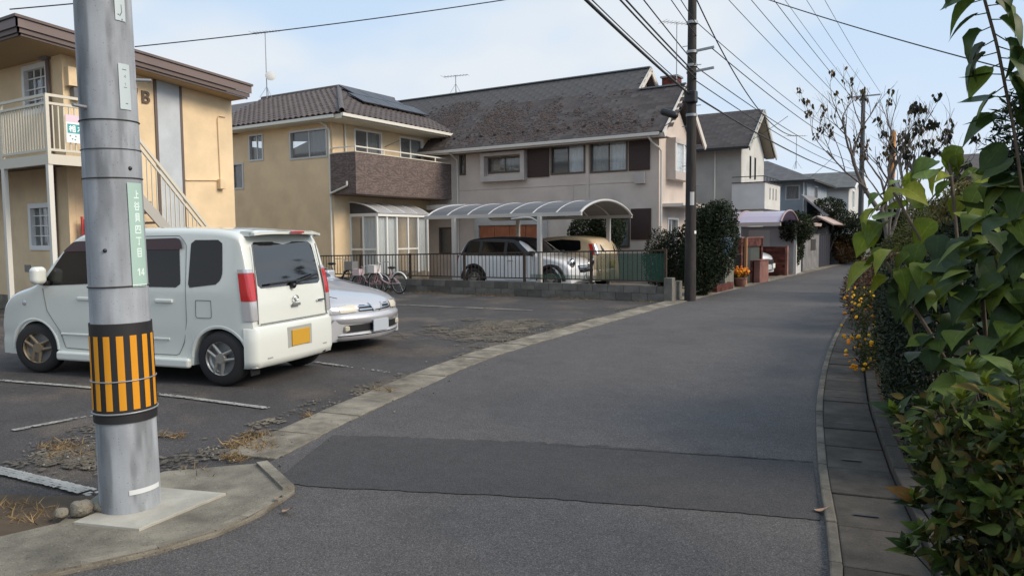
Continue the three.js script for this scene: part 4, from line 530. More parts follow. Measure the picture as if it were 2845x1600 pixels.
{ // ---- arched carport in front of it
  const A = thing('arched_carport', 'long arched carport with smoky translucent roof panels beside yellow house', 'carport', [-11, 0, -18.8]);
  const x0 = -13.55, x1 = -8.55, z0 = -17.1, z1 = -20.5, ye = 2.12, rise = 0.38, n = 7, al = mat([0.52, 0.51, 0.49], 0.45, { metalness: 0.25 });
  const arc = []; for (let k = 0; k <= 12; k++) { const t = k / 12; arc.push([lerp(z0, z1, t), ye + rise * (1 - (2 * t - 1) ** 2) ** 0.85]); }
  for (let c = 0; c <= n; c++) { const x = lerp(x0, x1, c / n); obj('roof_rib', tube(arc.map(([z, y]) => V(x, y, z)), c === n || !c ? 0.04 : 0.026, 20, 5), al, A); }
  for (let c = 0; c < n; c++) { const a = lerp(x0, x1, c / n) + 0.02, b = lerp(x0, x1, (c + 1) / n) - 0.02, gs = []; for (let k = 0; k < 12; k++) gs.push(prism([V(a, arc[k][1] + 0.012, arc[k][0]), V(b, arc[k][1] + 0.012, arc[k][0]), V(b, arc[k + 1][1] + 0.012, arc[k + 1][0]), V(a, arc[k + 1][1] + 0.012, arc[k + 1][0])], 0.005)); obj('roof_panel', gs, B.smoke, A); }
  obj('beam', box(x0 - 0.05, ye - 0.07, z0 - 0.03, x1 + 0.05, ye + 0.03, z0 + 0.05), al, A); obj('beam', box(x0, ye - 0.07, z1 - 0.05, x1, ye + 0.03, z1 + 0.03), al, A);
  for (const [px, pz] of [[-9.7, -17.0], [-12.5, -17.0], [-9.3, -20.5], [-12.5, -20.5]]) { obj('post', box(px - 0.055, 0, pz - 0.055, px + 0.055, ye - 0.075, pz + 0.04), al, A); }
  obj('gutter_pipe', tube([V(-10.6, 2.0, -17.05), V(-10.0, 2.02, -17.05), V(-9.75, 1.9, -17.05)], 0.03, 12, 6), al, A);
}

{ // ---- grey house with steep gable further along
  const A = thing('steep_gable_house', 'grey house with steep dark gable roof and boxed white balcony', 'house', [-11, 0, -33.7]);
  const X = -8.3, Z = -31.7, Zb = -35.7, H = 5.2;
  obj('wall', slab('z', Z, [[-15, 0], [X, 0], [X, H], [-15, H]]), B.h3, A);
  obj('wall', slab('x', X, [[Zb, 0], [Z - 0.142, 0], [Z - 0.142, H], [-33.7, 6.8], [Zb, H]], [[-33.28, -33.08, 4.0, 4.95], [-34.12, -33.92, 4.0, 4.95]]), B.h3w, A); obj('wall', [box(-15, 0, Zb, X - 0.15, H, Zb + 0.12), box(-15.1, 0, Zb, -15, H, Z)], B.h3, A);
  for (const a of [-33.28, -34.12]) win(A, 'x', X, a, a + 0.2, 4.0, 4.95, { n: 1, f: 0.03, frame: M.black, curtains: [null] });
  const yr = 7.0, ye = 5.18, roof = obj('roof', [prism([V(-15.3, ye, -31.25), V(-7.85, ye, -31.25), V(-7.85, yr, -33.7), V(-15.3, yr, -33.7)], 0.1), prism([V(-15.3, yr, -33.7), V(-7.85, yr, -33.7), V(-7.85, ye, -36.15), V(-15.3, ye, -36.15)], 0.1)], B.slate[4], A);
  tiles(A, [{ o: V(-15.3, ye + 0.012, -31.25), u: V(1, 0, 0), v: V(0, yr - ye, -2.45).normalize(), L: 7.4, S: 3.03, w: 0.455, h: 0.182, off: 1, jit: 0.005 }], slateTile, [B.slate[0], B.slate[2], B.slate[4]], 'slate', 110);
  obj('barge_board', [bar(V(-7.84, ye - 0.1, -31.2), V(-7.84, yr - 0.08, -33.7), 0.05, 0.2), bar(V(-7.84, ye - 0.1, -36.2), V(-7.84, yr - 0.08, -33.7), 0.05, 0.2)], mat([0.42, 0.42, 0.38], 0.7), roof); obj('eave_gutter', box(-15.3, ye - 0.12, -31.22, -7.9, ye - 0.02, -31.12), M.black, A); obj('soffit', prism([V(-7.9, ye - 0.12, -36), V(-7.9, yr - 0.14, -33.7), V(X, yr - 0.14, -33.7), V(X, ye - 0.12, -36)], 0.02), mat([0.28, 0.24, 0.18], 0.9), roof);
  pipe(A, [V(-9.4, 5.1, Z + 0.05), V(-9.4, 0.2, Z + 0.05)], M.offwhite, 0.03);
  const bal = part(A, 'balcony'); obj('balcony_box', [box(X, 2.55, -33.1, -7.0, 3.6, -30.3)], B.h3w, bal); for (const z of [-31.2, -31.75, -32.3]) obj('slot', box(-7.0, 2.95, z - 0.05, -6.992, 3.42, z + 0.05), M.black, bal); obj('rail', [bar(V(-7.05, 3.85, -30.3), V(-7.05, 3.85, -33.1), 0.03), bar(V(-8.3, 3.85, -30.32), V(-7.05, 3.85, -30.32), 0.03)], M.black, bal); for (let k = 0; k < 6; k++) obj('rail_post', rod(V(-7.05, 3.6, -30.35 - k * 0.54), V(-7.05, 3.85, -30.35 - k * 0.54), 0.015), M.black, bal); obj('coping', box(X, 3.6, -33.14, -6.96, 3.63, -30.26), M.black, bal);
  obj('bracket', [box(-8.2, 2.0, -30.75, -8.05, 2.55, -30.6), bar(V(-8.6, 2.05, -30.5), V(-8.1, 2.5, -30.5), 0.1)], M.white, bal);
}
{ // ---- blue-grey house, then a white gabled house at the far bend
  const A = thing('blue_grey_house', 'blue-grey house with hipped grey roof behind steep gable house', 'house', [-10, 0, -43]);
  const wl = slab('z', -40, [[-14, 0], [-7.15, 0], [-7.15, 4.3], [-14, 4.3]], [[-8.2, -7.5, 3.3, 4.05], [-9.6, -8.9, 3.3, 4.05]]); obj('wall', wl, B.h4, A); obj('wall', [slab('x', -7.15, [[-46, 0], [-40.15, 0], [-40.15, 4.3], [-46, 4.3]], [[-43, -42, 3.2, 4.1]]), box(-14, 0, -46, -7.3, 4.3, -45.9)], B.h4, A);
  win(A, 'z', -40, -8.2, -7.5, 3.3, 4.05, { n: 1, curtains: [mat([0.2, 0.17, 0.16], 0.9)] }); win(A, 'z', -40, -9.6, -8.9, 3.3, 4.05, { n: 2, curtains: [null] }); win(A, 'x', -7.15, -43, -42, 3.2, 4.1, { n: 2, curtains: [null] });
  const e = 4.28, r = 5.65; obj('roof', [prism([V(-14.5, e, -39.5), V(-6.7, e, -39.5), V(-9.8, r, -43), V(-14.5, r, -43)], 0.1), prism([V(-6.7, e, -39.5), V(-6.7, e, -46.5), V(-9.8, r, -43)], 0.1), prism([V(-14.5, r, -43), V(-9.8, r, -43), V(-6.7, e, -46.5), V(-14.5, e, -46.5)], 0.1)], mat([0.15, 0.15, 0.16], 0.7, { map: rep(T.conc, 1) }), A); obj('eave_gutter', [box(-14.5, e - 0.12, -39.52, -6.7, e - 0.02, -39.42)], M.black, A); obj('downpipe', rod(V(-7.3, 0.3, -39.93), V(-7.3, 4.2, -39.93), 0.03), M.white, A);
  obj('lean_to', [prism([V(-7.15, 3.5, -38.5), V(-5.95, 2.45, -38.5), V(-5.95, 2.45, -44), V(-7.15, 3.5, -44)], 0.08)], mat([0.22, 0.21, 0.22], 0.7), A); obj('lean_to_wall', box(-7.1, 0, -43.5, -6.05, 2.4, -39), wallMat([0.36, 0.36, 0.38]), A);
  antenna(A, V(-8.2, 5.1, -42.6), 1.8, 0.7);
  const W = thing('white_gable_house', 'small white gabled house with grey roof at the far bend', 'house', [-9, 0, -53]);
  obj('wall', slab('z', -50, [[-13, 0], [-6.5, 0], [-6.5, 4.5], [-13, 4.5]], [[-9, -8, 3.3, 4.1], [-7.7, -7.0, 1.5, 2.4]]), B.h5, W); obj('wall', [slab('x', -6.5, [[-56, 0], [-50.15, 0], [-50.15, 4.5], [-53, 5.4], [-56, 4.5]], [[-52.6, -51.6, 3.2, 4.3]]), box(-13, 0, -56, -6.65, 4.5, -55.9)], B.h5, W);
  win(W, 'z', -50, -9, -8, 3.3, 4.1, { curtains: [null] }); win(W, 'z', -50, -7.7, -7.0, 1.5, 2.4, { curtains: [null] }); win(W, 'x', -6.5, -52.6, -51.6, 3.2, 4.3, { frame: M.white, curtains: [M.curtain] });
  obj('roof', [prism([V(-13.4, 4.4, -49.5), V(-6.1, 4.4, -49.5), V(-6.1, 5.6, -53), V(-13.4, 5.6, -53)], 0.1), prism([V(-13.4, 5.6, -53), V(-6.1, 5.6, -53), V(-6.1, 4.4, -56.5), V(-13.4, 4.4, -56.5)], 0.1)], mat([0.16, 0.165, 0.17], 0.7, { map: rep(T.conc, 1) }), W); obj('barge_board', [bar(V(-6.08, 4.3, -49.5), V(-6.08, 5.5, -53), 0.05, 0.2), bar(V(-6.08, 4.3, -56.5), V(-6.08, 5.5, -53), 0.05, 0.2)], M.white, W); obj('porch_roof', prism([V(-6.5, 2.6, -50.5), V(-5.4, 2.2, -50.5), V(-5.4, 2.2, -53), V(-6.5, 2.6, -53)], 0.08), M.aluDark, W);
  // right-hand side house seen through the trees
  const R = thing('distant_grey_house', 'distant grey house glimpsed through bare trees beyond the hedge', 'house', [1.5, 0, -42]);
  obj('wall', [box(-0.6, 0, -46, 5, 4.2, -40)], B.h3, R); obj('roof', [prism([V(-1.1, 4.1, -39.5), V(5.5, 4.1, -39.5), V(5.5, 5.4, -43), V(-1.1, 5.4, -43)], 0.1), prism([V(-1.1, 5.4, -43), V(5.5, 5.4, -43), V(5.5, 4.1, -46.5), V(-1.1, 4.1, -46.5)], 0.1)], B.slate[1], R); for (const x of [0.2, 2.2]) { obj('window', box(x, 2.9, -40.0, x + 1.1, 3.8, -39.96), phys([0.06, 0.062, 0.068], 0.08), R); }
}

// ---------------------------------------------------------------- cars (local frame: x forward, y up, z to the car's right)
const chaikin = (p, n = 2) => { for (let k = 0; k < n; k++) { const q = [p[0]]; for (let i = 0; i < p.length - 1; i++) { const [a, b] = [p[i], p[i + 1]]; q.push([lerp(a[0], b[0], 0.25), lerp(a[1], b[1], 0.25)], [lerp(a[0], b[0], 0.75), lerp(a[1], b[1], 0.75)]); } q.push(p[p.length - 1]); p = q; } return p; };
function carShape(o) { // o.prof: top outline from the tail to the nose, x rising
  const prof = chaikin(o.prof, 3), x0 = prof[0][0], x1 = prof[prof.length - 1][0];
  const top = (x) => { if (x <= x0) return prof[0][1]; for (let i = 0; i < prof.length - 1; i++) if (x <= prof[i + 1][0]) { const [a, b] = [prof[i], prof[i + 1]]; return lerp(a[1], b[1], b[0] === a[0] ? 0 : (x - a[0]) / (b[0] - a[0])); } return prof[prof.length - 1][1]; };
  const bottom = (x) => { let y = o.sill + (o.tuck || 0) * (smooth(0.5, 0, x - x0) + smooth(0.5, 0, x1 - x)); for (const w of o.wheels) { const d = Math.abs(x - w); if (d < o.arch) y = Math.max(y, o.wr + Math.sqrt(o.arch ** 2 - d * d) * 0.99); } return y; };
  const plan = (x) => 1 - o.endK * (Math.max(0, 1 - (x - x0) / o.endR) ** 2.2 + (o.noseK ?? 1) * Math.max(0, 1 - (x1 - x) / (o.noseR || o.endR)) ** 2.2);
  const half = (x, y) => o.W / 2 * plan(x) - o.tumble * Math.max(0, y - o.belt) - 0.05 * Math.max(0, 0.42 - y) - 0.012 * smooth(0.1, 0, Math.abs(y - (o.crease ?? -9)));
  const bend = (x, z) => x - (o.bendN || 0) * Math.max(0, x - (x1 - 1.1)) * z * z + (o.bendT || 0) * Math.max(0, x0 + 0.8 - x) * z * z;
  const rearX = (y) => { for (let i = 0; i < prof.length - 1; i++) if (prof[i + 1][1] >= y) return lerp(prof[i][0], prof[i + 1][0], clamp((y - prof[i][1]) / (prof[i + 1][1] - prof[i][1] + 1e-9))); return x0; };
  const noseX = (y) => { for (let i = prof.length - 1; i > 0; i--) if (prof[i - 1][1] >= y) return lerp(prof[i][0], prof[i - 1][0], clamp((y - prof[i][1]) / (prof[i - 1][1] - prof[i][1] + 1e-9))); return x1; };
  return { ...o, prof, x0, x1, top, bottom, half, bend, rearX, noseX };
}
function carBody(S) {
  const xs = new Set(S.prof.map((p) => +p[0].toFixed(4))); for (let x = S.x0; x < S.x1; x += 0.06) xs.add(+x.toFixed(4)); for (const w of S.wheels) for (let k = -14; k <= 14; k++) xs.add(+(w + S.arch * Math.sin(k / 14 * Math.PI / 2) * 1.0001).toFixed(4));
  const X = [...xs].filter((x) => x >= S.x0 && x <= S.x1).sort((a, b) => a - b), P = [], I = [], NS = 12, NC = 5, NT = 4, half = [];
  for (const x of X) {
    const y0 = S.bottom(x), y1 = Math.max(S.top(x), y0 + 0.02), rc = Math.min(S.rc, (y1 - y0) * 0.45), ring = [];
    for (let k = 0; k <= NS; k++) { const y = lerp(y0, y1 - rc, k / NS); ring.push([S.half(x, y), y]); }
    const wz = S.half(x, y1 - rc), rz = Math.min(rc * 1.2, wz * 0.5); for (let k = 1; k <= NC; k++) { const a = k / NC * Math.PI / 2; ring.push([wz - rz * (1 - Math.cos(a)), y1 - rc + rc * Math.sin(a)]); }
    for (let k = 1; k <= NT; k++) ring.push([(wz - rz) * (1 - k / NT), y1 + S.crown * (1 - (1 - k / NT) ** 2)]);
    half.push(ring);
  }
  const n = NS + 1 + NC + NT, R = 2 * n - 1;
  half.forEach((r, i) => { for (let k = 0; k < n; k++) P.push(S.bend(X[i], r[k][0]), r[k][1], r[k][0]); for (let k = n - 2; k >= 0; k--) P.push(S.bend(X[i], r[k][0]), r[k][1], -r[k][0]); });
  for (let i = 0; i < X.length - 1; i++) for (let k = 0; k < R - 1; k++) { const a = i * R + k, b = a + R; I.push(a, b, a + 1, a + 1, b, b + 1); }
  for (let i = 0; i < X.length - 1; i++) { const a = i * R, b = a + R, c = a + R - 1, d = b + R - 1; I.push(a, c, b, b, c, d); }
  for (const i of [0, X.length - 1]) for (let k = 1; k < R - 1; k++) i ? I.push(i * R, i * R + k + 1, i * R + k) : I.push(0, k, k + 1);
  const g = new THREE.BufferGeometry(); g.setAttribute('position', new THREE.Float32BufferAttribute(P, 3)); g.setIndex(I); return toCreasedNormals(g, 0.62);
}
// flat shapes laid on the body: side panel from an (x,y) outline, rear or nose panel from a (z,y) outline
function roundPoly(pts, r) { const s = new THREE.Shape(), n = pts.length; for (let i = 0; i < n; i++) { const a = pts[(i + n - 1) % n], b = pts[i], c = pts[(i + 1) % n], rad = b[2] ?? r, t1 = Math.min(0.5, rad / Math.hypot(a[0] - b[0], a[1] - b[1])), t2 = Math.min(0.5, rad / Math.hypot(c[0] - b[0], c[1] - b[1])), p = [lerp(b[0], a[0], t1), lerp(b[1], a[1], t1)], q = [lerp(b[0], c[0], t2), lerp(b[1], c[1], t2)]; i ? s.lineTo(...p) : s.moveTo(...p); s.quadraticCurveTo(b[0], b[1], ...q); } s.closePath(); return s; }
function gridShape(pts, r, n = 7) { // outline filled on rows so that it can follow a curved body
  const c = roundPoly(pts, r).getPoints(5), ys = c.map((p) => p.y), y0 = Math.min(...ys), y1 = Math.max(...ys), rows = [];
  for (let k = 0; k <= n * 2; k++) { const y = lerp(y0 + 1e-4, y1 - 1e-4, k / (2 * n)), hit = []; for (let i = 0; i < c.length; i++) { const a = c[i], b = c[(i + 1) % c.length]; if ((a.y > y) !== (b.y > y)) hit.push(lerp(a.x, b.x, (y - a.y) / (b.y - a.y))); } if (hit.length >= 2) rows.push([Math.min(...hit), Math.max(...hit), y]); }
  const P = [], I = []; for (const [a, b, y] of rows) for (let j = 0; j <= n; j++) P.push(lerp(a, b, j / n), y, 0); for (let i = 0; i < rows.length - 1; i++) for (let j = 0; j < n; j++) { const a = i * (n + 1) + j, b = a + n + 1; I.push(a, a + 1, b, a + 1, b + 1, b); }
  const g = new THREE.BufferGeometry(); g.setAttribute('position', new THREE.Float32BufferAttribute(P, 3)); g.setIndex(I); return g;
}
function lay(g, f, flip) { const p = g.attributes.position; for (let i = 0; i < p.count; i++) { const v = f(p.getX(i), p.getY(i)); p.setXYZ(i, ...v); } if (flip) { const ix = g.index.array; for (let i = 0; i < ix.length; i += 3) [ix[i], ix[i + 1]] = [ix[i + 1], ix[i]]; } g.computeVertexNormals(); return g; }
const sideP = (S, pts, s, off = 0.004, r = 0.04) => lay(gridShape(pts, r), (x, y) => { const z = s * (S.half(x, y) + off); return [S.bend(x, z), y, z]; }, s < 0);
const rearP = (S, pts, off = 0.006, r = 0.04) => lay(gridShape(pts, r), (z, y) => [S.bend(S.rearX(y) - off, z), y, z], false);
const noseP = (S, pts, off = 0.006, r = 0.03) => lay(gridShape(pts, r), (z, y) => [S.bend(S.noseX(y) + off, z), y, z], true);
function seam(S, pts, s, w = 0.008) { // thin dark joint following the side
  const c = new THREE.CatmullRomCurve3(pts.map(([x, y]) => { const z = s * (S.half(x, y) + 0.001); return V(S.bend(x, z), y, z); }), false, 'catmullrom', 0.05); return tube(c, w / 2, pts.length * 8, 5);
}
const CM = { tyre: mat([0.02, 0.02, 0.021], 0.85), under: mat([0.05, 0.05, 0.05], 0.9), gap: mat([0.03, 0.03, 0.032], 0.7), tint: phys([0.006, 0.007, 0.008], 0.04, { ior: 1.45 }), tintRear: phys([0.006, 0.007, 0.008], 0.04, { ior: 2.1 }), gapL: mat([0.16, 0.165, 0.16], 0.7), rimG: mat([0.42, 0.41, 0.38], 0.35, { metalness: 0.7 }), rimD: mat([0.25, 0.20, 0.14], 0.5, { metalness: 0.5 }), redLens: phys([0.48, 0.02, 0.02], 0.15, { clearcoat: 1 }), clearLens: phys([0.55, 0.55, 0.57], 0.12, { clearcoat: 1, metalness: 0.3 }), chrome: mat([0.7, 0.7, 0.72], 0.15, { metalness: 1 }), black: mat([0.012, 0.012, 0.013], 0.45), dark: phys([0.02, 0.02, 0.022], 0.3, {}) };
const paintM = (c, o = {}) => phys(c, 0.32, { clearcoat: 1, clearcoatRoughness: 0.06, ...o });
function wheel(parent, x, z, r, w, spokes, rm) { // z signed; outer face away from the car
  const s = Math.sign(z), g = part(parent, 'wheel'); g.position.set(x, r, z);
  const prof = [[r * 0.62, -w / 2], [r * 0.86, -w / 2], [r * 0.97, -w / 2 + 0.03], [r, -w / 4], [r, w / 4], [r * 0.97, w / 2 - 0.03], [r * 0.86, w / 2], [r * 0.64, w / 2 - 0.008], [r * 0.62, w / 2 - 0.03]];
  const t = new THREE.LatheGeometry(prof.map(([a, b]) => new THREE.Vector2(a, b)), 40); t.rotateX(Math.PI / 2); obj('tyre', t, CM.tyre, g);
  const rim = new THREE.LatheGeometry([[r * 0.63, w / 2 - 0.02], [r * 0.60, w / 2 - 0.005], [r * 0.57, w / 2 - 0.03], [r * 0.56, 0], [0.02, 0]].map(([a, b]) => new THREE.Vector2(a, b)), 36); rim.rotateX(Math.PI / 2);
  const gs = [rim]; const inner = new THREE.CylinderGeometry(r * 0.55, r * 0.55, 0.01, 24); inner.rotateX(Math.PI / 2); 
  for (let k = 0; k < spokes; k++) { const a = k / spokes * Math.PI * 2 + 0.3, b = spokes < 4 ? [-1, 1] : [0]; for (const d of b) { const nx = -Math.sin(a) * d * r * 0.13, ny = Math.cos(a) * d * r * 0.13, p0 = V(Math.cos(a) * r * 0.1 + nx * 0.8, Math.sin(a) * r * 0.1 + ny * 0.8, w / 2 - 0.03), p1 = V(Math.cos(a) * r * 0.58 + nx * 1.25, Math.sin(a) * r * 0.58 + ny * 1.25, w / 2 - 0.02); gs.push(rod(p0, p1, r * 0.085, r * 0.06, 6)); } }
  const hub = new THREE.CylinderGeometry(r * 0.19, r * 0.22, 0.03, 18); hub.rotateX(Math.PI / 2); hub.translate(0, 0, w / 2 - 0.02); gs.push(hub);
  if (s < 0) for (const q of [...gs, inner]) q.rotateY(Math.PI);
  obj('brake_disc', inner, M.steel, g); obj('rim', gs, rm, g); return g;
}
function chassis(parent, S, n, W) { obj('underbody', [box(S.x0 + 0.25, S.sill - 0.02, -W / 2 + 0.12, S.x1 - 0.25, S.sill + 0.1, W / 2 - 0.12), ...S.wheels.map((w) => box(w - S.arch + 0.02, S.sill + 0.1, -W / 2 + 0.24, w + S.arch - 0.02, S.wr + S.arch, W / 2 - 0.24))], CM.under, parent); }
function lensWrap(S, s, y0, y1, side, rear, off = 0.012, tail = true) { // lamp that wraps the tail corner
  const P = [], I = [], n = 8, rows = 6; for (let r = 0; r <= rows; r++) { const y = lerp(y0, y1, r / rows), xr = tail ? S.rearX(y) - off : S.noseX(y) + off, d = tail ? 1 : -1; for (let k = 0; k <= n; k++) { const t = k / n; let x, z; if (t < 0.5) { x = xr + d * side * (1 - t * 2); z = s * (S.half(tail ? Math.max(x, S.x0 + 0.01) : x, y) + off); } else { x = xr; z = s * (S.half(tail ? S.x0 + 0.02 : S.x1 - 0.02, y) + off - (t - 0.5) * 2 * rear); } P.push(S.bend(x, z), y, z); } }
  for (let r = 0; r < rows; r++) for (let k = 0; k < n; k++) { const a = r * (n + 1) + k, b = a + n + 1; (s > 0) === tail ? I.push(a, b, a + 1, a + 1, b, b + 1) : I.push(a, a + 1, b, a + 1, b + 1, b); }
  const g = new THREE.BufferGeometry(); g.setAttribute('position', new THREE.Float32BufferAttribute(P, 3)); g.setIndex(I); g.computeVertexNormals(); return g;
}
function bumper(S, y0, y1, off, side, tail = true, k = 0.16) { // a proud shell round the tail or nose
  const P = [], I = [], d = tail ? 1 : -1, ex = tail ? S.x0 : S.x1, plan = [], W = S.W / 2; const xe = ex - d * off, zf = (x) => S.half(x, 0.45) + off, zc = zf(ex + d * k);
  for (let i = 0; i <= 6; i++) { const x = ex + d * lerp(side, k, i / 6); plan.push([x, zf(x) - (i ? 0 : off * 0.9)]); } for (let i = 1; i <= 8; i++) { const a = i / 8 * Math.PI / 2; plan.push([xe + d * (off + k) - d * (off + k) * Math.sin(a), zc - k * 0.9 * (1 - Math.cos(a))]); } for (let i = 1; i <= 8; i++) plan.push([xe - d * 0.02 * Math.sin(i / 8 * Math.PI / 2), (zc - k * 0.9) * (1 - i / 8)]);
  const full = [...plan, ...plan.slice(0, -1).reverse().map(([x, z]) => [x, -z])], ys = [[y0, -0.04], [y0 + 0.03, -0.01], [y0 + 0.08, 0], [lerp(y0, y1, 0.6), 0], [y1 - 0.03, -0.004], [y1, -0.03]];
  for (const [y, q] of ys) full.forEach(([x, z]) => P.push(S.bend(x - (-d) * -q * 0 + d * -q * (Math.abs(x - ex) < k * 1.2 ? 1 : 0), z), y, z + Math.sign(z) * q));
  const n = full.length; for (let r = 0; r < ys.length - 1; r++) for (let i = 0; i < n - 1; i++) { const a = r * n + i, b = a + n; tail ? I.push(a, b, a + 1, a + 1, b, b + 1) : I.push(a, a + 1, b, a + 1, b + 1, b); }
  const g = new THREE.BufferGeometry(); g.setAttribute('position', new THREE.Float32BufferAttribute(P, 3)); g.setIndex(I); g.computeVertexNormals(); return g;
}

{ // ---- white boxy kei wagon parked tail to the road
  const A = thing('parked_wagon', 'boxy white wagon with yellow plate parked tail-out behind the striped pole', 'car', [-8.09, 0.003, -5.15], 'cars in the open car park', true, 192 * RAD); A.scale.set(1.07, 1, 0.95);
  const W = 1.475, S = carShape({ W, sill: 0.2, wheels: [-1.38, 1.06], arch: 0.315, wr: 0.285, belt: 0.98, tumble: 0.11, endR: 0.22, noseR: 0.75, noseK: 1.6, endK: 0.05, rc: 0.07, crown: 0.02, crease: 0.42, bendN: 0.12,
    prof: [[-1.775, 0.24], [-1.765, 0.62], [-1.74, 0.98], [-1.64, 1.50], [-1.56, 1.585], [-1.2, 1.622], [-0.4, 1.635], [0.15, 1.62], [0.42, 1.58], [0.64, 1.43], [1.0, 1.06], [1.1, 1.0], [1.42, 0.925], [1.57, 0.84], [1.64, 0.72], [1.665, 0.45], [1.67, 0.24]] });
  const pm = paintM([0.70, 0.725, 0.675]); obj('body', carBody(S), pm, A); chassis(A, S, 0, W);
  for (const s of [-1, 1]) {
    obj('door_window', sideP(S, [[-0.94, 1.01, 0.06], [0.0, 1.01, 0.05], [0.03, 1.49, 0.06], [-0.90, 1.51, 0.07]], s), CM.tint, A);
    obj('door_window', sideP(S, [[0.16, 1.01, 0.05], [0.95, 1.0, 0.03], [0.6, 1.4, 0.06], [0.46, 1.48, 0.08], [0.16, 1.49, 0.05]], s), CM.tint, A);
    obj('quarter_window', sideP(S, [[-1.36, 1.03, 0.1], [-1.03, 1.01, 0.02], [-1.05, 1.5, 0.05], [-1.42, 1.5, 0.05], [-1.44, 1.12, 0.08]], s), CM.tint, A);
    const visor = sideP(S, [[-0.96, 1.405, 0.02], [0.045, 1.395, 0.02], [0.06, 1.505, 0.04], [-0.93, 1.525, 0.06]], s, 0.022); obj('rain_visor', visor, mat([0.06, 0.032, 0.04], 0.35), A);
    const v2 = sideP(S, [[0.14, 1.395, 0.02], [0.62, 1.38, 0.02], [0.47, 1.495, 0.04], [0.14, 1.505, 0.04]], s, 0.022); obj('rain_visor', v2, mat([0.06, 0.032, 0.04], 0.35), A);
    obj('door_seam', seam(S, [[-1.0, 0.66], [-1.0, 0.8], [-1.0, 1.0], [-0.99, 1.45], [-0.9, 1.545], [0.05, 1.54], [0.09, 1.4], [0.1, 0.4], [0.02, 0.3], [-0.88, 0.3], [-0.96, 0.45], [-1.0, 0.66]], s, 0.008), CM.gapL, A);
    obj('door_seam', seam(S, [[0.13, 1.4], [0.12, 0.4], [0.2, 0.3], [0.62, 0.31], [0.70, 0.5], [0.88, 0.72], [0.93, 0.97]], s, 0.01), CM.gapL, A);
    obj('door_handle', rbox(-0.84, 0.845, s * (S.half(-0.75, 0.86) + 0.002) - 0.018, -0.62, 0.885, s * (S.half(-0.75, 0.86) + 0.002) + 0.018, 0.012), pm, A); obj('door_handle', rbox(0.2, 0.845, s * (S.half(0.3, 0.86)) - 0.016, 0.42, 0.885, s * S.half(0.3, 0.86) + 0.02, 0.012), pm, A);
    obj('side_sill', rbox(-1.04, 0.17, s * (W / 2) - 0.05, 0.72, 0.275, s * (W / 2) + 0.02, 0.03), pm, A);
    obj('wing_mirror', (() => { const g = new RoundedBoxGeometry(0.12, 0.2, 0.17, 4, 0.055); g.translate(0.86, 1.12, s * 0.83); return g; })(), pm, A); obj('mirror_base', rbox(0.80, 1.01, s * 0.73 - 0.05, 0.92, 1.06, s * 0.73 + 0.06, 0.015), CM.black, A);
    const al = new THREE.TorusGeometry(0.332, 0.022, 6, 28, Math.PI); for (const wx of S.wheels) { const g = al.clone(); g.translate(wx, 0.285, s * (W / 2 - 0.018)); obj('wheel_arch_lip', g, pm, A); }
    obj('tail_lamp', lensWrap(S, s, 0.88, 1.16, 0.10, 0.10), CM.redLens, A); obj('tail_lamp_lower', lensWrap(S, s, 0.68, 0.876, 0.10, 0.10, 0.011), CM.clearLens, A); obj('tail_lamp_upper', lensWrap(S, s, 1.164, 1.2, 0.10, 0.09, 0.010), CM.clearLens, A);
    obj('side_moulding', rbox(-0.78, 0.452, s * S.half(0, 0.46) - 0.012, 0.68, 0.476, s * S.half(0, 0.46) + 0.010, 0.008), pm, A);
    const k = obj('indicator', (() => { const g = new THREE.SphereGeometry(0.03, 10, 8); g.scale(1, 1, 0.4); g.translate(1.2, 0.8, s * S.half(1.2, 0.8)); return g; })(), CM.clearLens, A);
  }
  obj('fuel_flap', seam(S, [[-1.30, 0.88], [-1.12, 0.88], [-1.115, 0.72], [-1.13, 0.70], [-1.29, 0.70], [-1.305, 0.72], [-1.30, 0.88]], -1, 0.008), CM.gapL, A);
  const hatch = obj('rear_window', rearP(S, [[-0.57, 1.0], [0.57, 1.0], [0.535, 1.475], [-0.535, 1.475]], 0.006, 0.05), CM.tintRear, A);
  obj('roof_spoiler', (() => { const g = new THREE.BoxGeometry(0.24, 0.05, 1.2, 4, 2, 16), p = g.attributes.position; for (let i = 0; i < p.count; i++) { const z = p.getZ(i); p.setY(i, p.getY(i) * (1 - 0.5 * Math.max(0, -p.getX(i) / 0.12)) - 0.16 * z * z * z * z); p.setX(i, p.getX(i) + 0.35 * z * z * (p.getX(i) < 0 ? 0.6 : 0)); } g.computeVertexNormals(); g.rotateZ(0.06); g.translate(-1.69, 1.575, 0); return toCreasedNormals(g, 0.9); })(), pm, A);
  obj('brake_lamp', box(-1.835, 1.565, -0.12, -1.825, 1.585, 0.12), CM.redLens, A);
  obj('wiper', [rod(V(-1.775, 1.03, 0.02), V(-1.755, 1.105, 0.46), 0.014), rod(V(-1.77, 1.035, -0.44), V(-1.765, 1.06, 0.46), 0.012), (() => { const g = new THREE.SphereGeometry(0.035, 10, 8); g.translate(-1.76, 1.0, 0.0); return g; })()], CM.black, A);
  obj('rear_bumper', bumper(S, 0.19, 0.62, 0.028, 0.10, true, 0.09), pm, A);
  obj('tailgate_seam', [tube([V(-1.79, 0.64, -0.62), V(-1.79, 0.64, 0.62)], 0.006, 4, 5), tube([V(-1.77, 0.64, 0.63), V(-1.755, 0.95, 0.62), V(-1.68, 1.45, 0.57)], 0.006, 12, 5), tube([V(-1.77, 0.64, -0.63), V(-1.755, 0.95, -0.62), V(-1.68, 1.45, -0.57)], 0.006, 12, 5)], CM.gapL, A);
  obj('plate_recess', rbox(-1.822, 0.34, -0.22, -1.80, 0.57, 0.24, 0.01), mat([0.35, 0.36, 0.34], 0.5), A);
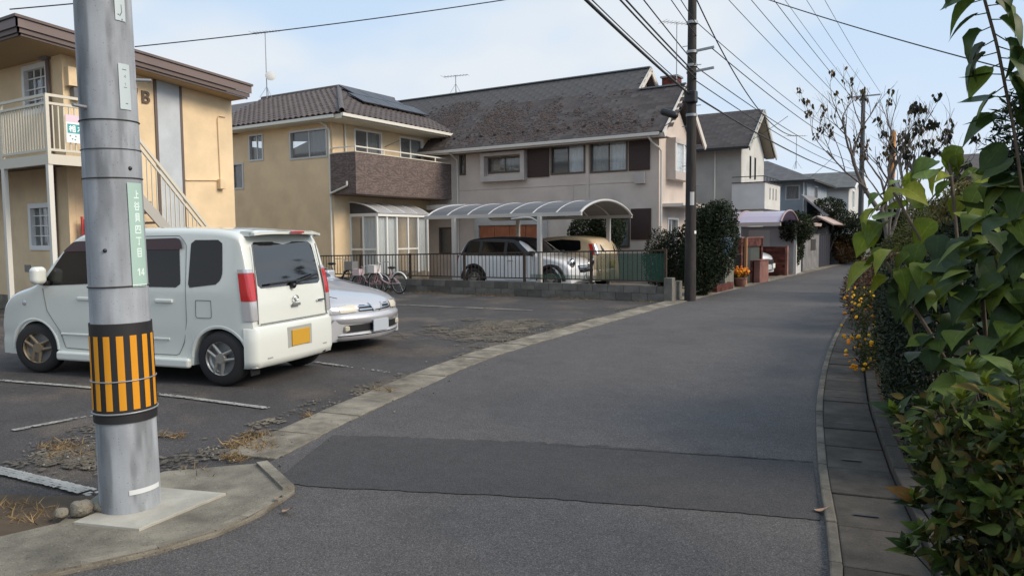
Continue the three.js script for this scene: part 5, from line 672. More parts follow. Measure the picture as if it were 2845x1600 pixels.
  obj('number_plate', rbox(-1.835, 0.36, -0.15, -1.82, 0.53, 0.18, 0.004), mat([0.56, 0.31, 0.03], 0.5), A);
  obj('emblem', (() => { const g = new THREE.TorusGeometry(0.035, 0.008, 6, 18); g.scale(1, 0.85, 1); g.rotateY(Math.PI / 2); g.translate(-1.78, 0.86, 0.02); return g; })(), CM.chrome, A); obj('hatch_handle', rbox(-1.79, 0.78, -0.05, -1.772, 0.81, 0.09, 0.006), CM.gapL, A);
  obj('model_badge', rbox(-1.782, 0.80, 0.44, -1.77, 0.82, 0.58, 0.003), CM.chrome, A); obj('tow_hook', rbox(-1.80, 0.2, 0.5, -1.76, 0.24, 0.55, 0.01), CM.black, A);
  obj('bumper_groove', [box(-1.812, 0.275, -0.55, -1.80, 0.29, -0.22), box(-1.812, 0.30, 0.26, -1.80, 0.315, 0.55)], mat([0.3, 0.31, 0.3], 0.5), A);
  for (const s of [-1, 1]) { wheel(A, -1.38, s * 0.655, 0.285, 0.165, 3, CM.rimG); wheel(A, 1.06, s * 0.655, 0.285, 0.165, 3, CM.rimD).rotation.y = 0.22; }
  obj('windscreen', noseP(S, [[-0.58, 1.06], [0.58, 1.06], [0.5, 1.52], [-0.5, 1.52]], 0.04, 0.05), CM.tint, A); obj('mud_flap', box(-1.72, 0.12, -0.70, -1.71, 0.24, -0.56), CM.black, A);
  tag(A, A.userData.label, 'car', 'cars in the open car park');
}
{ // ---- silver saloon, nose to the road
  const A = thing('parked_saloon', 'silver saloon with its nose showing behind the white wagon', 'car', [-9.02, 0.003, -7.35], 'cars in the open car park', true, 5 * RAD); A.scale.y = 0.96;
  const W = 1.69, S = carShape({ W, sill: 0.17, wheels: [-1.27, 1.28], arch: 0.33, wr: 0.29, belt: 0.86, tumble: 0.34, endR: 0.6, endK: 0.10, noseR: 0.7, noseK: 1.3, rc: 0.09, crown: 0.02, bendN: 0.36, bendT: 0.3, crease: 0.5,
    prof: [[-2.2, 0.2], [-2.19, 0.55], [-2.13, 0.9], [-2.0, 0.97], [-1.45, 1.0], [-1.3, 1.06], [-0.8, 1.36], [-0.5, 1.41], [0.0, 1.385], [0.25, 1.30], [0.76, 0.95], [1.15, 0.885], [1.8, 0.775], [2.06, 0.70], [2.15, 0.62], [2.165, 0.52], [2.20, 0.48], [2.195, 0.40], [2.19, 0.30], [2.17, 0.2]].sort((a, b) => a[0] - b[0]) });
  const pm = paintM([0.50, 0.505, 0.53], { metalness: 0.3, roughness: 0.42 }); obj('body', carBody(S), pm, A); chassis(A, S, 0, W);
  for (const s of [-1, 1]) { obj('side_window', sideP(S, [[-1.1, 0.93], [0.68, 0.93, 0.02], [0.2, 1.27], [-0.4, 1.345], [-0.8, 1.29]], s), CM.tint, A); obj('wing_mirror', rbox(0.50, 0.93, s * 0.86 - 0.1, 0.65, 1.06, s * 0.86 + 0.08, 0.03), pm, A); obj('door_seam', seam(S, [[0.95, 0.9], [0.98, 0.4], [0.85, 0.3], [-0.1, 0.3], [-0.1, 1.3]], s, 0.01), CM.gap, A);
    wheel(A, -1.27, s * 0.755, 0.29, 0.18, 5, CM.rimG); wheel(A, 1.28, s * 0.755, 0.29, 0.18, 5, CM.rimG);
    const hl = obj('headlamp', lensWrap(S, s, 0.545, 0.665, 0.42, 0.27, 0.012, false), CM.clearLens, A); obj('lamp_housing', noseP(S, [[s * 0.37, 0.56], [s * 0.60, 0.55], [s * 0.62, 0.64], [s * 0.38, 0.66]].sort((a, b) => 0), 0.018, 0.01), mat([0.62, 0.58, 0.48], 0.25), A);
    obj('fog_lamp', rbox(1.98, 0.30, s * 0.5 - 0.09, 2.105, 0.38, s * 0.5 + 0.08, 0.02), mat([0.45, 0.42, 0.34], 0.25), A); }
  obj('windscreen', noseP(S, [[-0.70, 0.975], [0.70, 0.975], [0.54, 1.33], [-0.54, 1.33]], 0.055, 0.05), CM.tint, A);
  obj('grille', noseP(S, [[-0.34, 0.56], [0.34, 0.56], [0.30, 0.655], [-0.30, 0.655]], 0.012, 0.02), CM.black, A); for (const y of [0.585, 0.63]) obj('grille_bar', noseP(S, [[-0.33, y - 0.007], [0.33, y - 0.007], [0.33, y + 0.007], [-0.33, y + 0.007]], 0.02, 0.003), CM.chrome, A);
  obj('grille_wing', [noseP(S, [[-0.15, 0.665], [-0.12, 0.665], [-0.05, 0.555], [-0.08, 0.555]], 0.026, 0.003), noseP(S, [[0.12, 0.665], [0.15, 0.665], [0.08, 0.555], [0.05, 0.555]], 0.026, 0.003)], CM.chrome, A); obj('grille_badge', noseP(S, [[-0.10, 0.57], [0.10, 0.57], [0.12, 0.65], [-0.12, 0.65]], 0.022, 0.01), pm, A);
  obj('front_bumper', bumper(S, 0.385, 0.535, 0.03, 0.42, false, 0.3), pm, A); obj('lower_lip', bumper(S, 0.17, 0.285, 0.015, 0.40, false, 0.3), pm, A);
  obj('air_intake', noseP(S, [[-0.55, 0.29], [0.55, 0.29], [0.58, 0.385], [-0.58, 0.385]], 0.008, 0.02), CM.black, A); obj('number_plate', (() => { const g = rbox(-0.008, 0.27, -0.165, 0.008, 0.435, 0.165, 0.004); g.translate(2.245, 0, 0.02); return g; })(), mat([0.42, 0.46, 0.50], 0.5), A);
  obj('bonnet_seam', [tube([V(0.9, 0.93, 0.64), V(1.5, 0.835, 0.64), V(1.95, 0.752, 0.56)], 0.005, 10, 5), tube([V(0.9, 0.93, -0.64), V(1.5, 0.835, -0.64), V(1.95, 0.752, -0.56)], 0.005, 10, 5)], CM.gap, A);
}
{ // ---- white compact with black roof under the carport
  const A = thing('compact_crossover', 'white compact car with black roof and black arches in the carport', 'car', [-10.78, 0, -18.15], 'cars under the arched carport', true, 1 * RAD); A.scale.x = 0.97;
  const W = 1.76, S = carShape({ W, sill: 0.24, wheels: [-1.28, 1.26], arch: 0.40, wr: 0.33, belt: 0.98, tumble: 0.30, endR: 0.5, endK: 0.10, noseR: 0.7, noseK: 1.3, rc: 0.09, crown: 0.02, bendN: 0.28, bendT: 0.25,
    prof: [[-2.03, 0.26], [-2.05, 0.55], [-2.02, 0.95], [-1.93, 1.02], [-1.70, 1.36], [-1.5, 1.46], [-0.8, 1.51], [-0.05, 1.49], [0.2, 1.44], [0.74, 1.03], [1.2, 0.98], [1.72, 0.90], [1.92, 0.76], [1.99, 0.6], [2.02, 0.42], [2.0, 0.26]].sort((a, b) => a[0] - b[0]) });
  const pm = paintM([0.68, 0.70, 0.72]); obj('body', carBody(S), pm, A); chassis(A, S, 0, W);
  const roofS = carShape({ ...S, prof: [[-1.92, 1.0], [-1.71, 1.365], [-1.5, 1.468], [-0.8, 1.518], [-0.05, 1.50], [0.25, 1.458], [0.82, 1.03]], sill: 1.0, wheels: [], endK: 0.0 }); obj('roof', carBody({ ...roofS, W: W + 0.015, half: (x, y) => S.half(x, y) + 0.008 }), CM.dark, A);
  for (const s of [-1, 1]) { obj('side_window', sideP(S, [[-1.75, 1.05, 0.03], [0.66, 1.03, 0.02], [0.22, 1.36], [-1.5, 1.40]], s, 0.018), CM.tint, A); for (const x of [-1.05, -0.2]) obj('window_pillar', sideP(S, [[x - 0.05, 1.0], [x + 0.05, 1.0], [x + 0.05, 1.42], [x - 0.05, 1.42]], s, 0.021, 0.01), CM.black, A);
    for (const wx of S.wheels) { const g = new THREE.TorusGeometry(0.41, 0.06, 6, 28, Math.PI); g.scale(1, 1, 0.5); g.translate(wx, 0.33, s * (W / 2 - 0.02)); obj('arch_cladding', g, CM.black, A); wheel(A, wx, s * 0.77, 0.33, 0.2, 5, CM.rimG); }
    obj('sill_cladding', rbox(-0.85, 0.22, s * W / 2 - 0.04, 0.83, 0.3, s * W / 2 + 0.02, 0.02), CM.black, A); obj('wing_mirror', rbox(0.62, 1.0, s * 0.92 - 0.1, 0.75, 1.13, s * 0.92 + 0.06, 0.035), CM.black, A); obj('door_seam', seam(S, [[0.72, 0.95], [0.74, 0.45], [0.6, 0.33], [-0.2, 0.33], [-0.2, 0.98]], s, 0.01), CM.gap, A); obj('door_handle', rbox(-0.12, 0.86, s * S.half(0, 0.87) - 0.02, 0.08, 0.89, s * S.half(0, 0.87) + 0.02, 0.01), CM.chrome, A);
    obj('headlamp', (() => { const g = new THREE.SphereGeometry(0.13, 16, 12); g.scale(0.6, 1, 0.9); g.translate(1.80, 0.80, s * 0.62); return g; })(), CM.chrome, A); obj('tail_lamp', rbox(-2.06, 0.72, s * 0.72 - 0.06, -1.9, 1.0, s * 0.72 + 0.07, 0.03), CM.redLens, A); }
  obj('windscreen', noseP(S, [[-0.66, 1.07], [0.66, 1.07], [0.55, 1.42], [-0.55, 1.42]], 0.05, 0.05), CM.tint, A); obj('grille', noseP(S, [[-0.42, 0.55], [0.42, 0.55], [0.46, 0.74], [-0.46, 0.74]], 0.014, 0.05), CM.black, A); for (const y of [0.6, 0.65, 0.7]) obj('grille_bar', noseP(S, [[-0.42, y - 0.01], [0.42, y - 0.01], [0.42, y + 0.01], [-0.42, y + 0.01]], 0.025, 0.005), CM.chrome, A); obj('number_plate', box(2.03, 0.4, -0.165, 2.045, 0.56, 0.165), M.white, A); obj('rear_window', rearP(S, [[-0.6, 1.06], [0.6, 1.06], [0.52, 1.4], [-0.52, 1.4]], 0.008), CM.tint, A);
}
{ // ---- cream compact behind it, tail to the road
  const A = thing('cream_hatchback', 'cream hatchback parked tail-out behind the white compact', 'car', [-10.95, 0, -20.2], 'cars under the arched carport', true, 181 * RAD);
  const W = 1.69, S = carShape({ W, sill: 0.22, wheels: [-1.2, 1.22], arch: 0.34, wr: 0.29, belt: 0.98, tumble: 0.26, endR: 0.5, endK: 0.12, noseR: 0.7, noseK: 1.3, rc: 0.12, crown: 0.03, bendN: 0.3, bendT: 0.2,
    prof: [[-1.88, 0.25], [-1.90, 0.55], [-1.87, 0.9], [-1.80, 1.12], [-1.68, 1.36], [-1.5, 1.47], [-0.8, 1.53], [-0.1, 1.51], [0.35, 1.42], [1.0, 1.02], [1.4, 0.93], [1.75, 0.75], [1.85, 0.5], [1.84, 0.25]].sort((a, b) => a[0] - b[0]) });
  const pm = paintM([0.66, 0.52, 0.34]); obj('body', carBody(S), pm, A); chassis(A, S, 0, W);
  for (const s of [-1, 1]) { obj('side_window', sideP(S, [[-1.28, 1.10, 0.08], [0.92, 1.0, 0.03], [0.35, 1.34, 0.08], [-0.6, 1.43], [-1.22, 1.40, 0.05]], s, 0.006), CM.tint, A); obj('tail_lamp', lensWrap(S, s, 0.98, 1.30, 0.2, 0.06), CM.redLens, A); obj('tail_lamp_inner', lensWrap(S, s, 1.0, 1.28, 0.08, 0.10, 0.018), CM.clearLens, A); obj('door_seam', seam(S, [[-0.9, 1.05], [-0.95, 0.6], [-0.8, 0.4], [0.85, 0.36], [0.9, 0.95]], s, 0.01), CM.gap, A); for (const wx of S.wheels) wheel(A, wx, s * 0.755, 0.29, 0.18, 6, CM.rimG); }
  obj('rear_window', rearP(S, [[-0.5, 1.05], [0.5, 1.05], [0.46, 1.4], [-0.46, 1.4]], 0.008, 0.06), CM.tint, A); obj('rear_bumper', bumper(S, 0.22, 0.56, 0.025, 0.4, true, 0.25), pm, A); obj('number_plate', box(-1.93, 0.62, -0.165, -1.915, 0.78, 0.165), mat([0.56, 0.4, 0.06], 0.5), A); obj('windscreen', noseP(S, [[-0.62, 1.05], [0.62, 1.05], [0.52, 1.4], [-0.52, 1.4]], 0.06, 0.05), CM.tint, A);
}
{ // ---- two cars in the drives further up the street, noses just showing
  const mk = (name, label, pos, col, turn) => { const A = thing(name, label, 'car', pos, 'cars in the drives up the street', true, turn); const W = 1.68, S = carShape({ W, sill: 0.2, wheels: [-1.2, 1.2], arch: 0.33, wr: 0.29, belt: 0.92, tumble: 0.24, endR: 0.5, endK: 0.1, noseR: 0.6, noseK: 1.2, rc: 0.1, crown: 0.02, bendN: 0.25, bendT: 0.2, prof: [[-1.85, 0.22], [-1.86, 0.7], [-1.75, 1.3], [-1.5, 1.46], [0.1, 1.5], [0.45, 1.4], [1.1, 0.98], [1.65, 0.84], [1.82, 0.7], [1.88, 0.45], [1.86, 0.22]].sort((a, b) => a[0] - b[0]) });
    const pm = paintM(col); obj('body', carBody(S), pm, A); chassis(A, S, 0, W); for (const s of [-1, 1]) { obj('side_window', sideP(S, [[-1.5, 0.98], [0.95, 0.95, 0.03], [0.4, 1.35], [-1.4, 1.4]], s, 0.006), CM.tint, A); obj('headlamp', lensWrap(S, s, 0.62, 0.78, 0.3, 0.2, 0.014, false), phys([0.75, 0.76, 0.78], 0.1, { clearcoat: 1 }), A); for (const wx of S.wheels) wheel(A, wx, s * 0.75, 0.29, 0.18, 6, CM.rimG); }
    obj('windscreen', noseP(S, [[-0.64, 1.02], [0.64, 1.02], [0.52, 1.4], [-0.52, 1.4]], 0.05, 0.05), CM.tint, A); obj('grille', noseP(S, [[-0.4, 0.5], [0.4, 0.5], [0.42, 0.66], [-0.42, 0.66]], 0.012, 0.03), CM.black, A); obj('number_plate', box(1.885, 0.36, -0.165, 1.9, 0.52, 0.165), M.white, A); };
  mk('far_hatchback', 'pale car nose between the dark red brick walls up the street', [-7.72, 0, -26.75], [0.6, 0.62, 0.64], 0);
  mk('far_dark_car', 'dark blue car half hidden behind the low dark fence', [-7.0, 0, -23.6], [0.03, 0.045, 0.07], -Math.PI / 2);
}

// ---------------------------------------------------------------- poles, wires, fence, bicycles, street-front walls
function poleShaft(x, z, h, r0, r1, m, parent) { const n = 40, pts = []; for (let i = 0; i <= n; i++) { const t = i / n; pts.push(new THREE.Vector2(lerp(r0, r1, t), t * h)); } pts.push(new THREE.Vector2(0.001, h)); const g = new THREE.LatheGeometry(pts, 40), p = g.attributes.position, uv = g.attributes.uv; for (let i = 0; i < p.count; i++) { uv.setXY(i, uv.getX(i) * 1.15, p.getY(i)); } g.translate(x, 0, z); return obj('shaft', g, m, parent); }
const cyl = (x, z, r, y0, y1, a0 = 0, a1 = 360, r1 = r, seg) => { const g = new THREE.CylinderGeometry(r1, r, y1 - y0, seg || Math.max(6, Math.round((a1 - a0) / 7)), 1, true, a0 * RAD, (a1 - a0) * RAD); g.translate(x, (y0 + y1) / 2, z); return g; };
const ringAt = (x, z, r, y, t = 0.005, tilt = 0) => { const g = new THREE.TorusGeometry(r, t, 6, 40); g.rotateX(Math.PI / 2 + tilt); g.translate(x, y, z); return g; };
const PX = -3.905, PZ = -2.27, rad1 = (y) => lerp(0.153, 0.088, y / 11);
{
  const A = thing('utility_pole', 'near grey concrete utility pole with black and yellow striped sleeve', 'pole', [PX, 0, PZ], 'utility poles');
  poleShaft(PX, PZ, 11, 0.153, 0.088, M.pole, A); A.quaternion.setFromAxisAngle(V(0.53, 0, 0.85).normalize(), 0.011);
  const slv = obj('warning_sleeve', [cyl(PX, PZ, rad1(0.5) + 0.007, 0.535, 1.065, 0, 360, rad1(1.0) + 0.007)], mat([0.018, 0.017, 0.018], 0.55), A);
  for (let k = 0; k < 15; k++) obj('reflective_stripe', cyl(PX, PZ, rad1(0.6) + 0.0095, 0.605, 1.0, k * 24 + 2, k * 24 + 14.5, rad1(1.0) + 0.0095, 3), mat([0.72, 0.30, 0.012], 0.45), slv);
  for (const [y, t] of [[0.76, 0.004], [0.588, 0.005], [1.26, 0.004], [1.83, 0.003], [2.13, 0.003], [1.98, 0.002]]) obj('band', ringAt(PX, PZ, rad1(y) + (y < 1.1 ? 0.011 : 0.003), y, t, 0.015), y < 1 ? M.steel : M.darkMetal, A);
  // green address plate with white characters
  const gt = canvasTex(128, 640, (c, w, h) => { c.fillStyle = '#a6c1b5'; c.fillRect(0, 0, w, h); const ch = ['ue', 'tani', 'kai', 'yon', 'chou', 'me']; ch.forEach((k, i) => glyph(c, k, 40, 42 + i * 72, 54, 7, '#dfeee8')); c.fillStyle = '#dfeee8'; c.font = 'bold 62px sans-serif'; c.textAlign = 'center'; c.fillText('14', 70, 572); c.fillRect(0, 626, w, 8); });
  obj('address_plate', cyl(PX, PZ, rad1(1.25) + 0.006, 1.255, 1.805, 86, 124, rad1(1.8) + 0.006, 8), mat([1, 1, 1], 0.5, { map: gt, side: THREE.DoubleSide }), A);
  const wtx = (d) => canvasTex(64, 256, (c, w, h) => { c.fillStyle = '#b9c4c6'; c.fillRect(0, 0, w, h); c.fillStyle = '#56606a'; d(c, w, h); });
  obj('number_plate', cyl(PX, PZ, rad1(2.3) + 0.005, 2.185, 2.42, 82, 107, rad1(2.4) + 0.005, 6), mat([1, 1, 1], 0.5, { side: THREE.DoubleSide, map: wtx((c) => { c.font = '22px sans-serif'; c.textAlign = 'center'; c.fillRect(20, 30, 24, 5); c.fillText('4', 34, 78); c.fillText('1', 34, 122); c.fillRect(24, 130, 18, 4); c.fillRect(30, 220, 14, 5); }) }), A);
  obj('number_plate', cyl(PX, PZ, rad1(2.75) + 0.005, 2.64, 2.92, 82, 105, rad1(2.85) + 0.005, 6), mat([1, 1, 1], 0.5, { side: THREE.DoubleSide, map: wtx((c) => { c.lineWidth = 5; c.strokeStyle = '#5b6468'; c.beginPath(); c.moveTo(38, 180); c.lineTo(40, 215); c.lineTo(26, 235); c.stroke(); c.fillRect(36, 246, 8, 8); c.fillRect(14, 226, 10, 6); }) }), A);
  const dirA = (a) => V(Math.sin(a * RAD), 0, Math.cos(a * RAD));
  for (const [y, a] of [[2.19, 12], [2.36, 140], [2.9, 12], [3.3, 140], [3.7, 12]]) obj('step_bolt', rod(V(PX, y, PZ).addScaledVector(dirA(a), rad1(y) - 0.01), V(PX, y, PZ).addScaledVector(dirA(a), rad1(y) + 0.075), 0.009), M.steel, A);
  for (const [y, a] of [[1.45, 38], [1.88, 96]]) { const g = new THREE.SphereGeometry(0.011, 8, 6); const p = V(PX, y, PZ).addScaledVector(dirA(a), rad1(y)); g.translate(p.x, p.y, p.z); obj('bolt_hole', g, M.black, A); }
  obj('white_mark', cyl(PX, PZ, rad1(0.15) + 0.004, 0.145, 0.172, 58, 125, rad1(0.15) + 0.004, 10), mat([0.66, 0.68, 0.68], 0.6, { side: THREE.DoubleSide }), A);
}
const P2 = V(-5.49, 0, -16.64), P3 = V(-5.6, 0, -48.3), P4 = V(-5.0, 0, -60.5);
{
  const A = thing('utility_pole', 'dark brown utility pole with cable brackets beside the block wall', 'pole', [P2.x, 0, P2.z], 'utility poles'), dk = mat([0.065, 0.052, 0.045], 0.8, { map: rep(T.pole, 1.7) });
  poleShaft(P2.x, P2.z, 11, 0.132, 0.07, dk, A);
  for (const y of [4.24, 4.7, 5.35, 5.65, 6.3]) obj('band', cyl(P2.x, P2.z, 0.125, y - 0.03, y + 0.03), M.steel, A);
  obj('cable_joint', [rbox(P2.x - 0.13, 4.5, P2.z - 0.05, P2.x + 0.14, 4.78, P2.z + 0.17, 0.04)], M.black, A); obj('cable_closure', (() => { const g = new THREE.CapsuleGeometry(0.085, 0.28, 4, 10); g.rotateZ(1.2); g.translate(P2.x - 0.42, 4.28, P2.z + 0.3); return g; })(), M.black, A);
  for (const y of [5.65, 5.2]) obj('bracket_arm', [bar(V(P2.x - 0.12, y, P2.z), V(P2.x + 0.5, y + 0.05, P2.z - 0.02), 0.05)], M.steel, A);
  obj('crossarm', bar(V(P2.x - 0.95, 10.1, P2.z), V(P2.x + 0.95, 10.1, P2.z), 0.08), M.steel, A); obj('crossarm', bar(V(P2.x - 0.6, 8.3, P2.z), V(P2.x + 0.6, 8.3, P2.z), 0.07), M.steel, A);
  for (let k = 0; k < 9; k++) obj('step_bolt', rod(V(P2.x, 2.2 + k * 0.45, P2.z), V(P2.x + (k % 2 ? 0.22 : -0.22), 2.2 + k * 0.45, P2.z), 0.009), M.steel, A);
  obj('number_plate', cyl(P2.x, P2.z, 0.128, 2.2, 2.5, 10, 55, 0.127, 5), mat([0.5, 0.5, 0.48], 0.6, { side: THREE.DoubleSide }), A); obj('number_plate', cyl(P2.x, P2.z, 0.129, 1.55, 1.62, 60, 100, 0.129, 5), M.white, A);
  const B3 = thing('utility_pole', 'thin grey utility pole rising behind the bare trees', 'pole', [P3.x, 0, P3.z], 'utility poles'); poleShaft(P3.x, P3.z, 10, 0.17, 0.11, mat([0.16, 0.16, 0.16], 0.85, { map: rep(T.pole, 2) }), B3); obj('crossarm', bar(V(P3.x - 0.9, 9.6, P3.z), V(P3.x + 0.9, 9.6, P3.z), 0.08), M.steel, B3);
  const B4 = thing('utility_pole', 'farthest utility pole with an orange upper guard', 'pole', [P4.x, 0, P4.z], 'utility poles'); poleShaft(P4.x, P4.z, 9, 0.2, 0.17, mat([0.3, 0.3, 0.31], 0.85), B4); obj('orange_guard', cyl(P4.x, P4.z, 0.2, 5.6, 8.9), mat([0.55, 0.24, 0.06], 0.6), B4); obj('transformer', rod(V(P4.x + 0.4, 4.6, P4.z), V(P4.x + 0.4, 5.4, P4.z), 0.24, 0.24, 14), M.steel, B4);
}
{ // wires, each its own thing
  const wire = (name, a, b, sag, r, label, group) => { const pts = []; for (let i = 0; i <= 24; i++) { const t = i / 24; pts.push(V(lerp(a.x, b.x, t), lerp(a.y, b.y, t) - 4 * sag * t * (1 - t), lerp(a.z, b.z, t))); } const g = tube(pts, r, 48, 5); tag(obj(name, g, M.cable), label, 'cable', group); };
  const a1 = (y, dx = 0) => V(PX + dx, y, PZ), a2 = (y, dx = 0) => V(P2.x + dx, y, P2.z), a3 = (y, dx = 0) => V(P3.x + dx, y, P3.z), g1 = 'cables between the two near poles', g2 = 'cables running up the street';
  const near = [[5.1, 4.72, 0.10, 0.026, 'thickest lowest telephone cable between the near poles'], [5.22, 4.80, 0.12, 0.010, 'thin lashing wire twisted above the thickest telephone cable'], [5.75, 5.15, 0.12, 0.016, 'upper of the paired cables between the near poles'], [5.66, 5.05, 0.12, 0.016, 'lower of the paired cables between the near poles'], [6.3, 5.35, 0.1, 0.012, 'single cable above the paired cables'], [7.0, 6.0, 0.1, 0.010, 'thin cable second from the top of the near span'], [7.5, 6.25, 0.1, 0.010, 'topmost thin cable in view on the near span']];
  near.forEach(([h1, h2, s, r, l], i) => wire('overhead_cable', a1(h1, 0.12), a2(h2, i < 2 ? -0.05 : 0.1), s, r, l, g1));
  const far = [[4.72, 0.0, 4.9, 0.022, 'thick telephone cable sagging up the street'], [5.35, 0.05, 5.6, 0.012, 'cable leaving the lower steel bracket'], [5.68, 0.45, 6.0, 0.012, 'cable leaving the upper bracket arm end'], [5.0, 0.1, 5.2, 0.012, 'thin cable just above the thick telephone cable'], [6.3, 0.1, 6.6, 0.01, 'cable leaving the highest pole band']];
  far.forEach(([h, dx, h3, r, l]) => wire('overhead_cable', a2(h, dx), a3(h3, dx), 0.35, r, l, g2));
  [-0.55, 0, 0.55].forEach((dx, i) => wire('power_line', a2(8.35, dx), a3(8.2, dx), 0.25, 0.011, ['left', 'middle', 'right'][i] + ' line of the lower three power lines', 'low power lines'));
  [-0.3, 0.35, 0.9].forEach((dx, i) => wire('power_line', a2(10.2, dx), a3(9.7, dx), 0.25, 0.009, ['left', 'middle', 'right'][i] + ' line of the upper three power lines', 'high power lines'));
  [-0.3, 0.9].forEach((dx, i) => wire('power_line', a1(10.6, dx), a2(10.2, dx), 0.2, 0.009, ['left', 'right'][i] + ' high power line overhead before the dark pole', 'high power lines'));
  wire('service_cable', a2(7.35, 0.1), V(0.4, 3.66, -12), 0.08, 0.010, 'service cable crossing the sky to the right', 'service cables');
  wire('service_cable', V(-15.1, 5.58, -9.3), a2(7.5, -0.05), 0.12, 0.012, 'long service cable from the apartment roof to the dark pole', 'service cables');
  wire('service_cable', V(-15.06, 5.74, -6.9), a2(8.3, -0.05), 0.1, 0.012, 'service cable at top left from the apartment roof corner to the dark pole', 'service cables');
  wire('service_cable', a2(6.9, 0.05), V(-6.0, 5.4, -31.0), 0.75, 0.016, 'dark looping cable right of the brown pole', 'service cables');
  wire('service_cable', V(-5.7, 5.75, -28.0), V(-7.9, 5.35, -31.3), 0.03, 0.01, 'short drop cable to the steep gable house', 'service cables');
  wire('service_cable', a2(4.6, -0.1), V(-8.2, 4.9, -22.2), 0.1, 0.012, 'short drop cable to the slate roof house gable', 'service cables');
  wire('service_cable', V(-5.6, 5.2, -38.0), V(-7.2, 4.3, -40.2), 0.03, 0.01, 'short drop cable to the blue-grey house', 'service cables');
}
{ // block wall with rusty fence along the car park
  const A = thing('fenced_block_wall', 'low concrete block wall topped by a rusty brown picket fence', 'wall', [-11.5, 0, -16.2]), bm = [[0.25, 0.24, 0.225], [0.24, 0.23, 0.215], [0.225, 0.215, 0.2], [0.17, 0.16, 0.15]].map((c, i) => mat(c, 0.95, { map: rep(T.conc, 0.7 + 0.2 * i), bumpMap: rep(T.bump, 0.3), bumpScale: 0.004 }));
  const xl = -17.3, xr = -5.95, n = 28, w = (xr - xl) / n;
  obj('wall_core', box(xl, -0.03, -16.33, xr, 0.345, -16.22), bm[3], A);
  for (let r = 0; r < 2; r++) for (let c = 0; c < n; c++) { const s = (r % 2) * w / 2, a = xl + c * w + s; if (a + w > xr + 0.01) continue; obj('concrete_block', (() => { const g = new RoundedBoxGeometry(w - 0.007, 0.178, 0.13, 1, 0.005); g.translate(a + w / 2, 0.085 + r * 0.182, -16.255 + rr(-0.005, 0.005)); return uvBox(g); })(), bm[rnd() < 0.18 ? 3 : rnd() < 0.45 ? 0 : rnd() < 0.6 ? 1 : 2], A); }
  for (const [z0, z1] of [[-16.36, -16.16]]) obj('end_pier', uvBox(rbox(xr, -0.03, z0, xr + 0.2, 0.55, z1, 0.01)), bm[0], A); obj('side_wall', box(xr + 0.05, -0.03, -16.9, xr + 0.18, 0.45, -16.36), bm[1], A);
  const rust = mat([0.10, 0.072, 0.055], 0.75, { metalness: 0.2, map: rep(T.conc, 0.4) }), yt = (x) => lerp(0.98, 1.18, (x - xl) / (xr - xl)), f = part(A, 'picket_fence'), fz = -16.27;
  obj('top_rail', bar(V(xl, yt(xl), fz), V(xr, yt(xr), fz), 0.04, 0.035), rust, f); obj('bottom_rail', bar(V(xl, 0.44, fz), V(xr, 0.46, fz), 0.035, 0.03), rust, f);
  for (let k = 0; k <= 6; k++) { const x = lerp(xl, xr, k / 6); obj('fence_post', box(x - 0.028, 0.3, fz - 0.028, x + 0.028, yt(x) + 0.03, fz + 0.028), rust, f); }
  for (let k = 1; k < 98; k++) { const x = lerp(xl, xr, k / 98); obj('picket', box(x - 0.0065, 0.455, fz - 0.0065, x + 0.0065, yt(x) - 0.015, fz + 0.0065), rust, f); }
  const strands = []; for (let x = -7.72; x < -5.98; x += 0.022) strands.push(box(x, 0.44, -16.345, x + 0.010, 1.1, -16.340)); for (let y = 0.44; y < 1.1; y += 0.022) strands.push(box(-7.72, y, -16.339, -5.98, y + 0.010, -16.334));
  for (let x = -9.6; x < -7.72; x += 0.022) strands.push(box(x, 0.44, -16.345, x + 0.010, 0.56, -16.340));
  const net = tag(obj('green_netting', strands, mat([0.025, 0.11, 0.075], 0.8)), 'dark green netting tied behind the fence near the dark pole', 'netting');
}
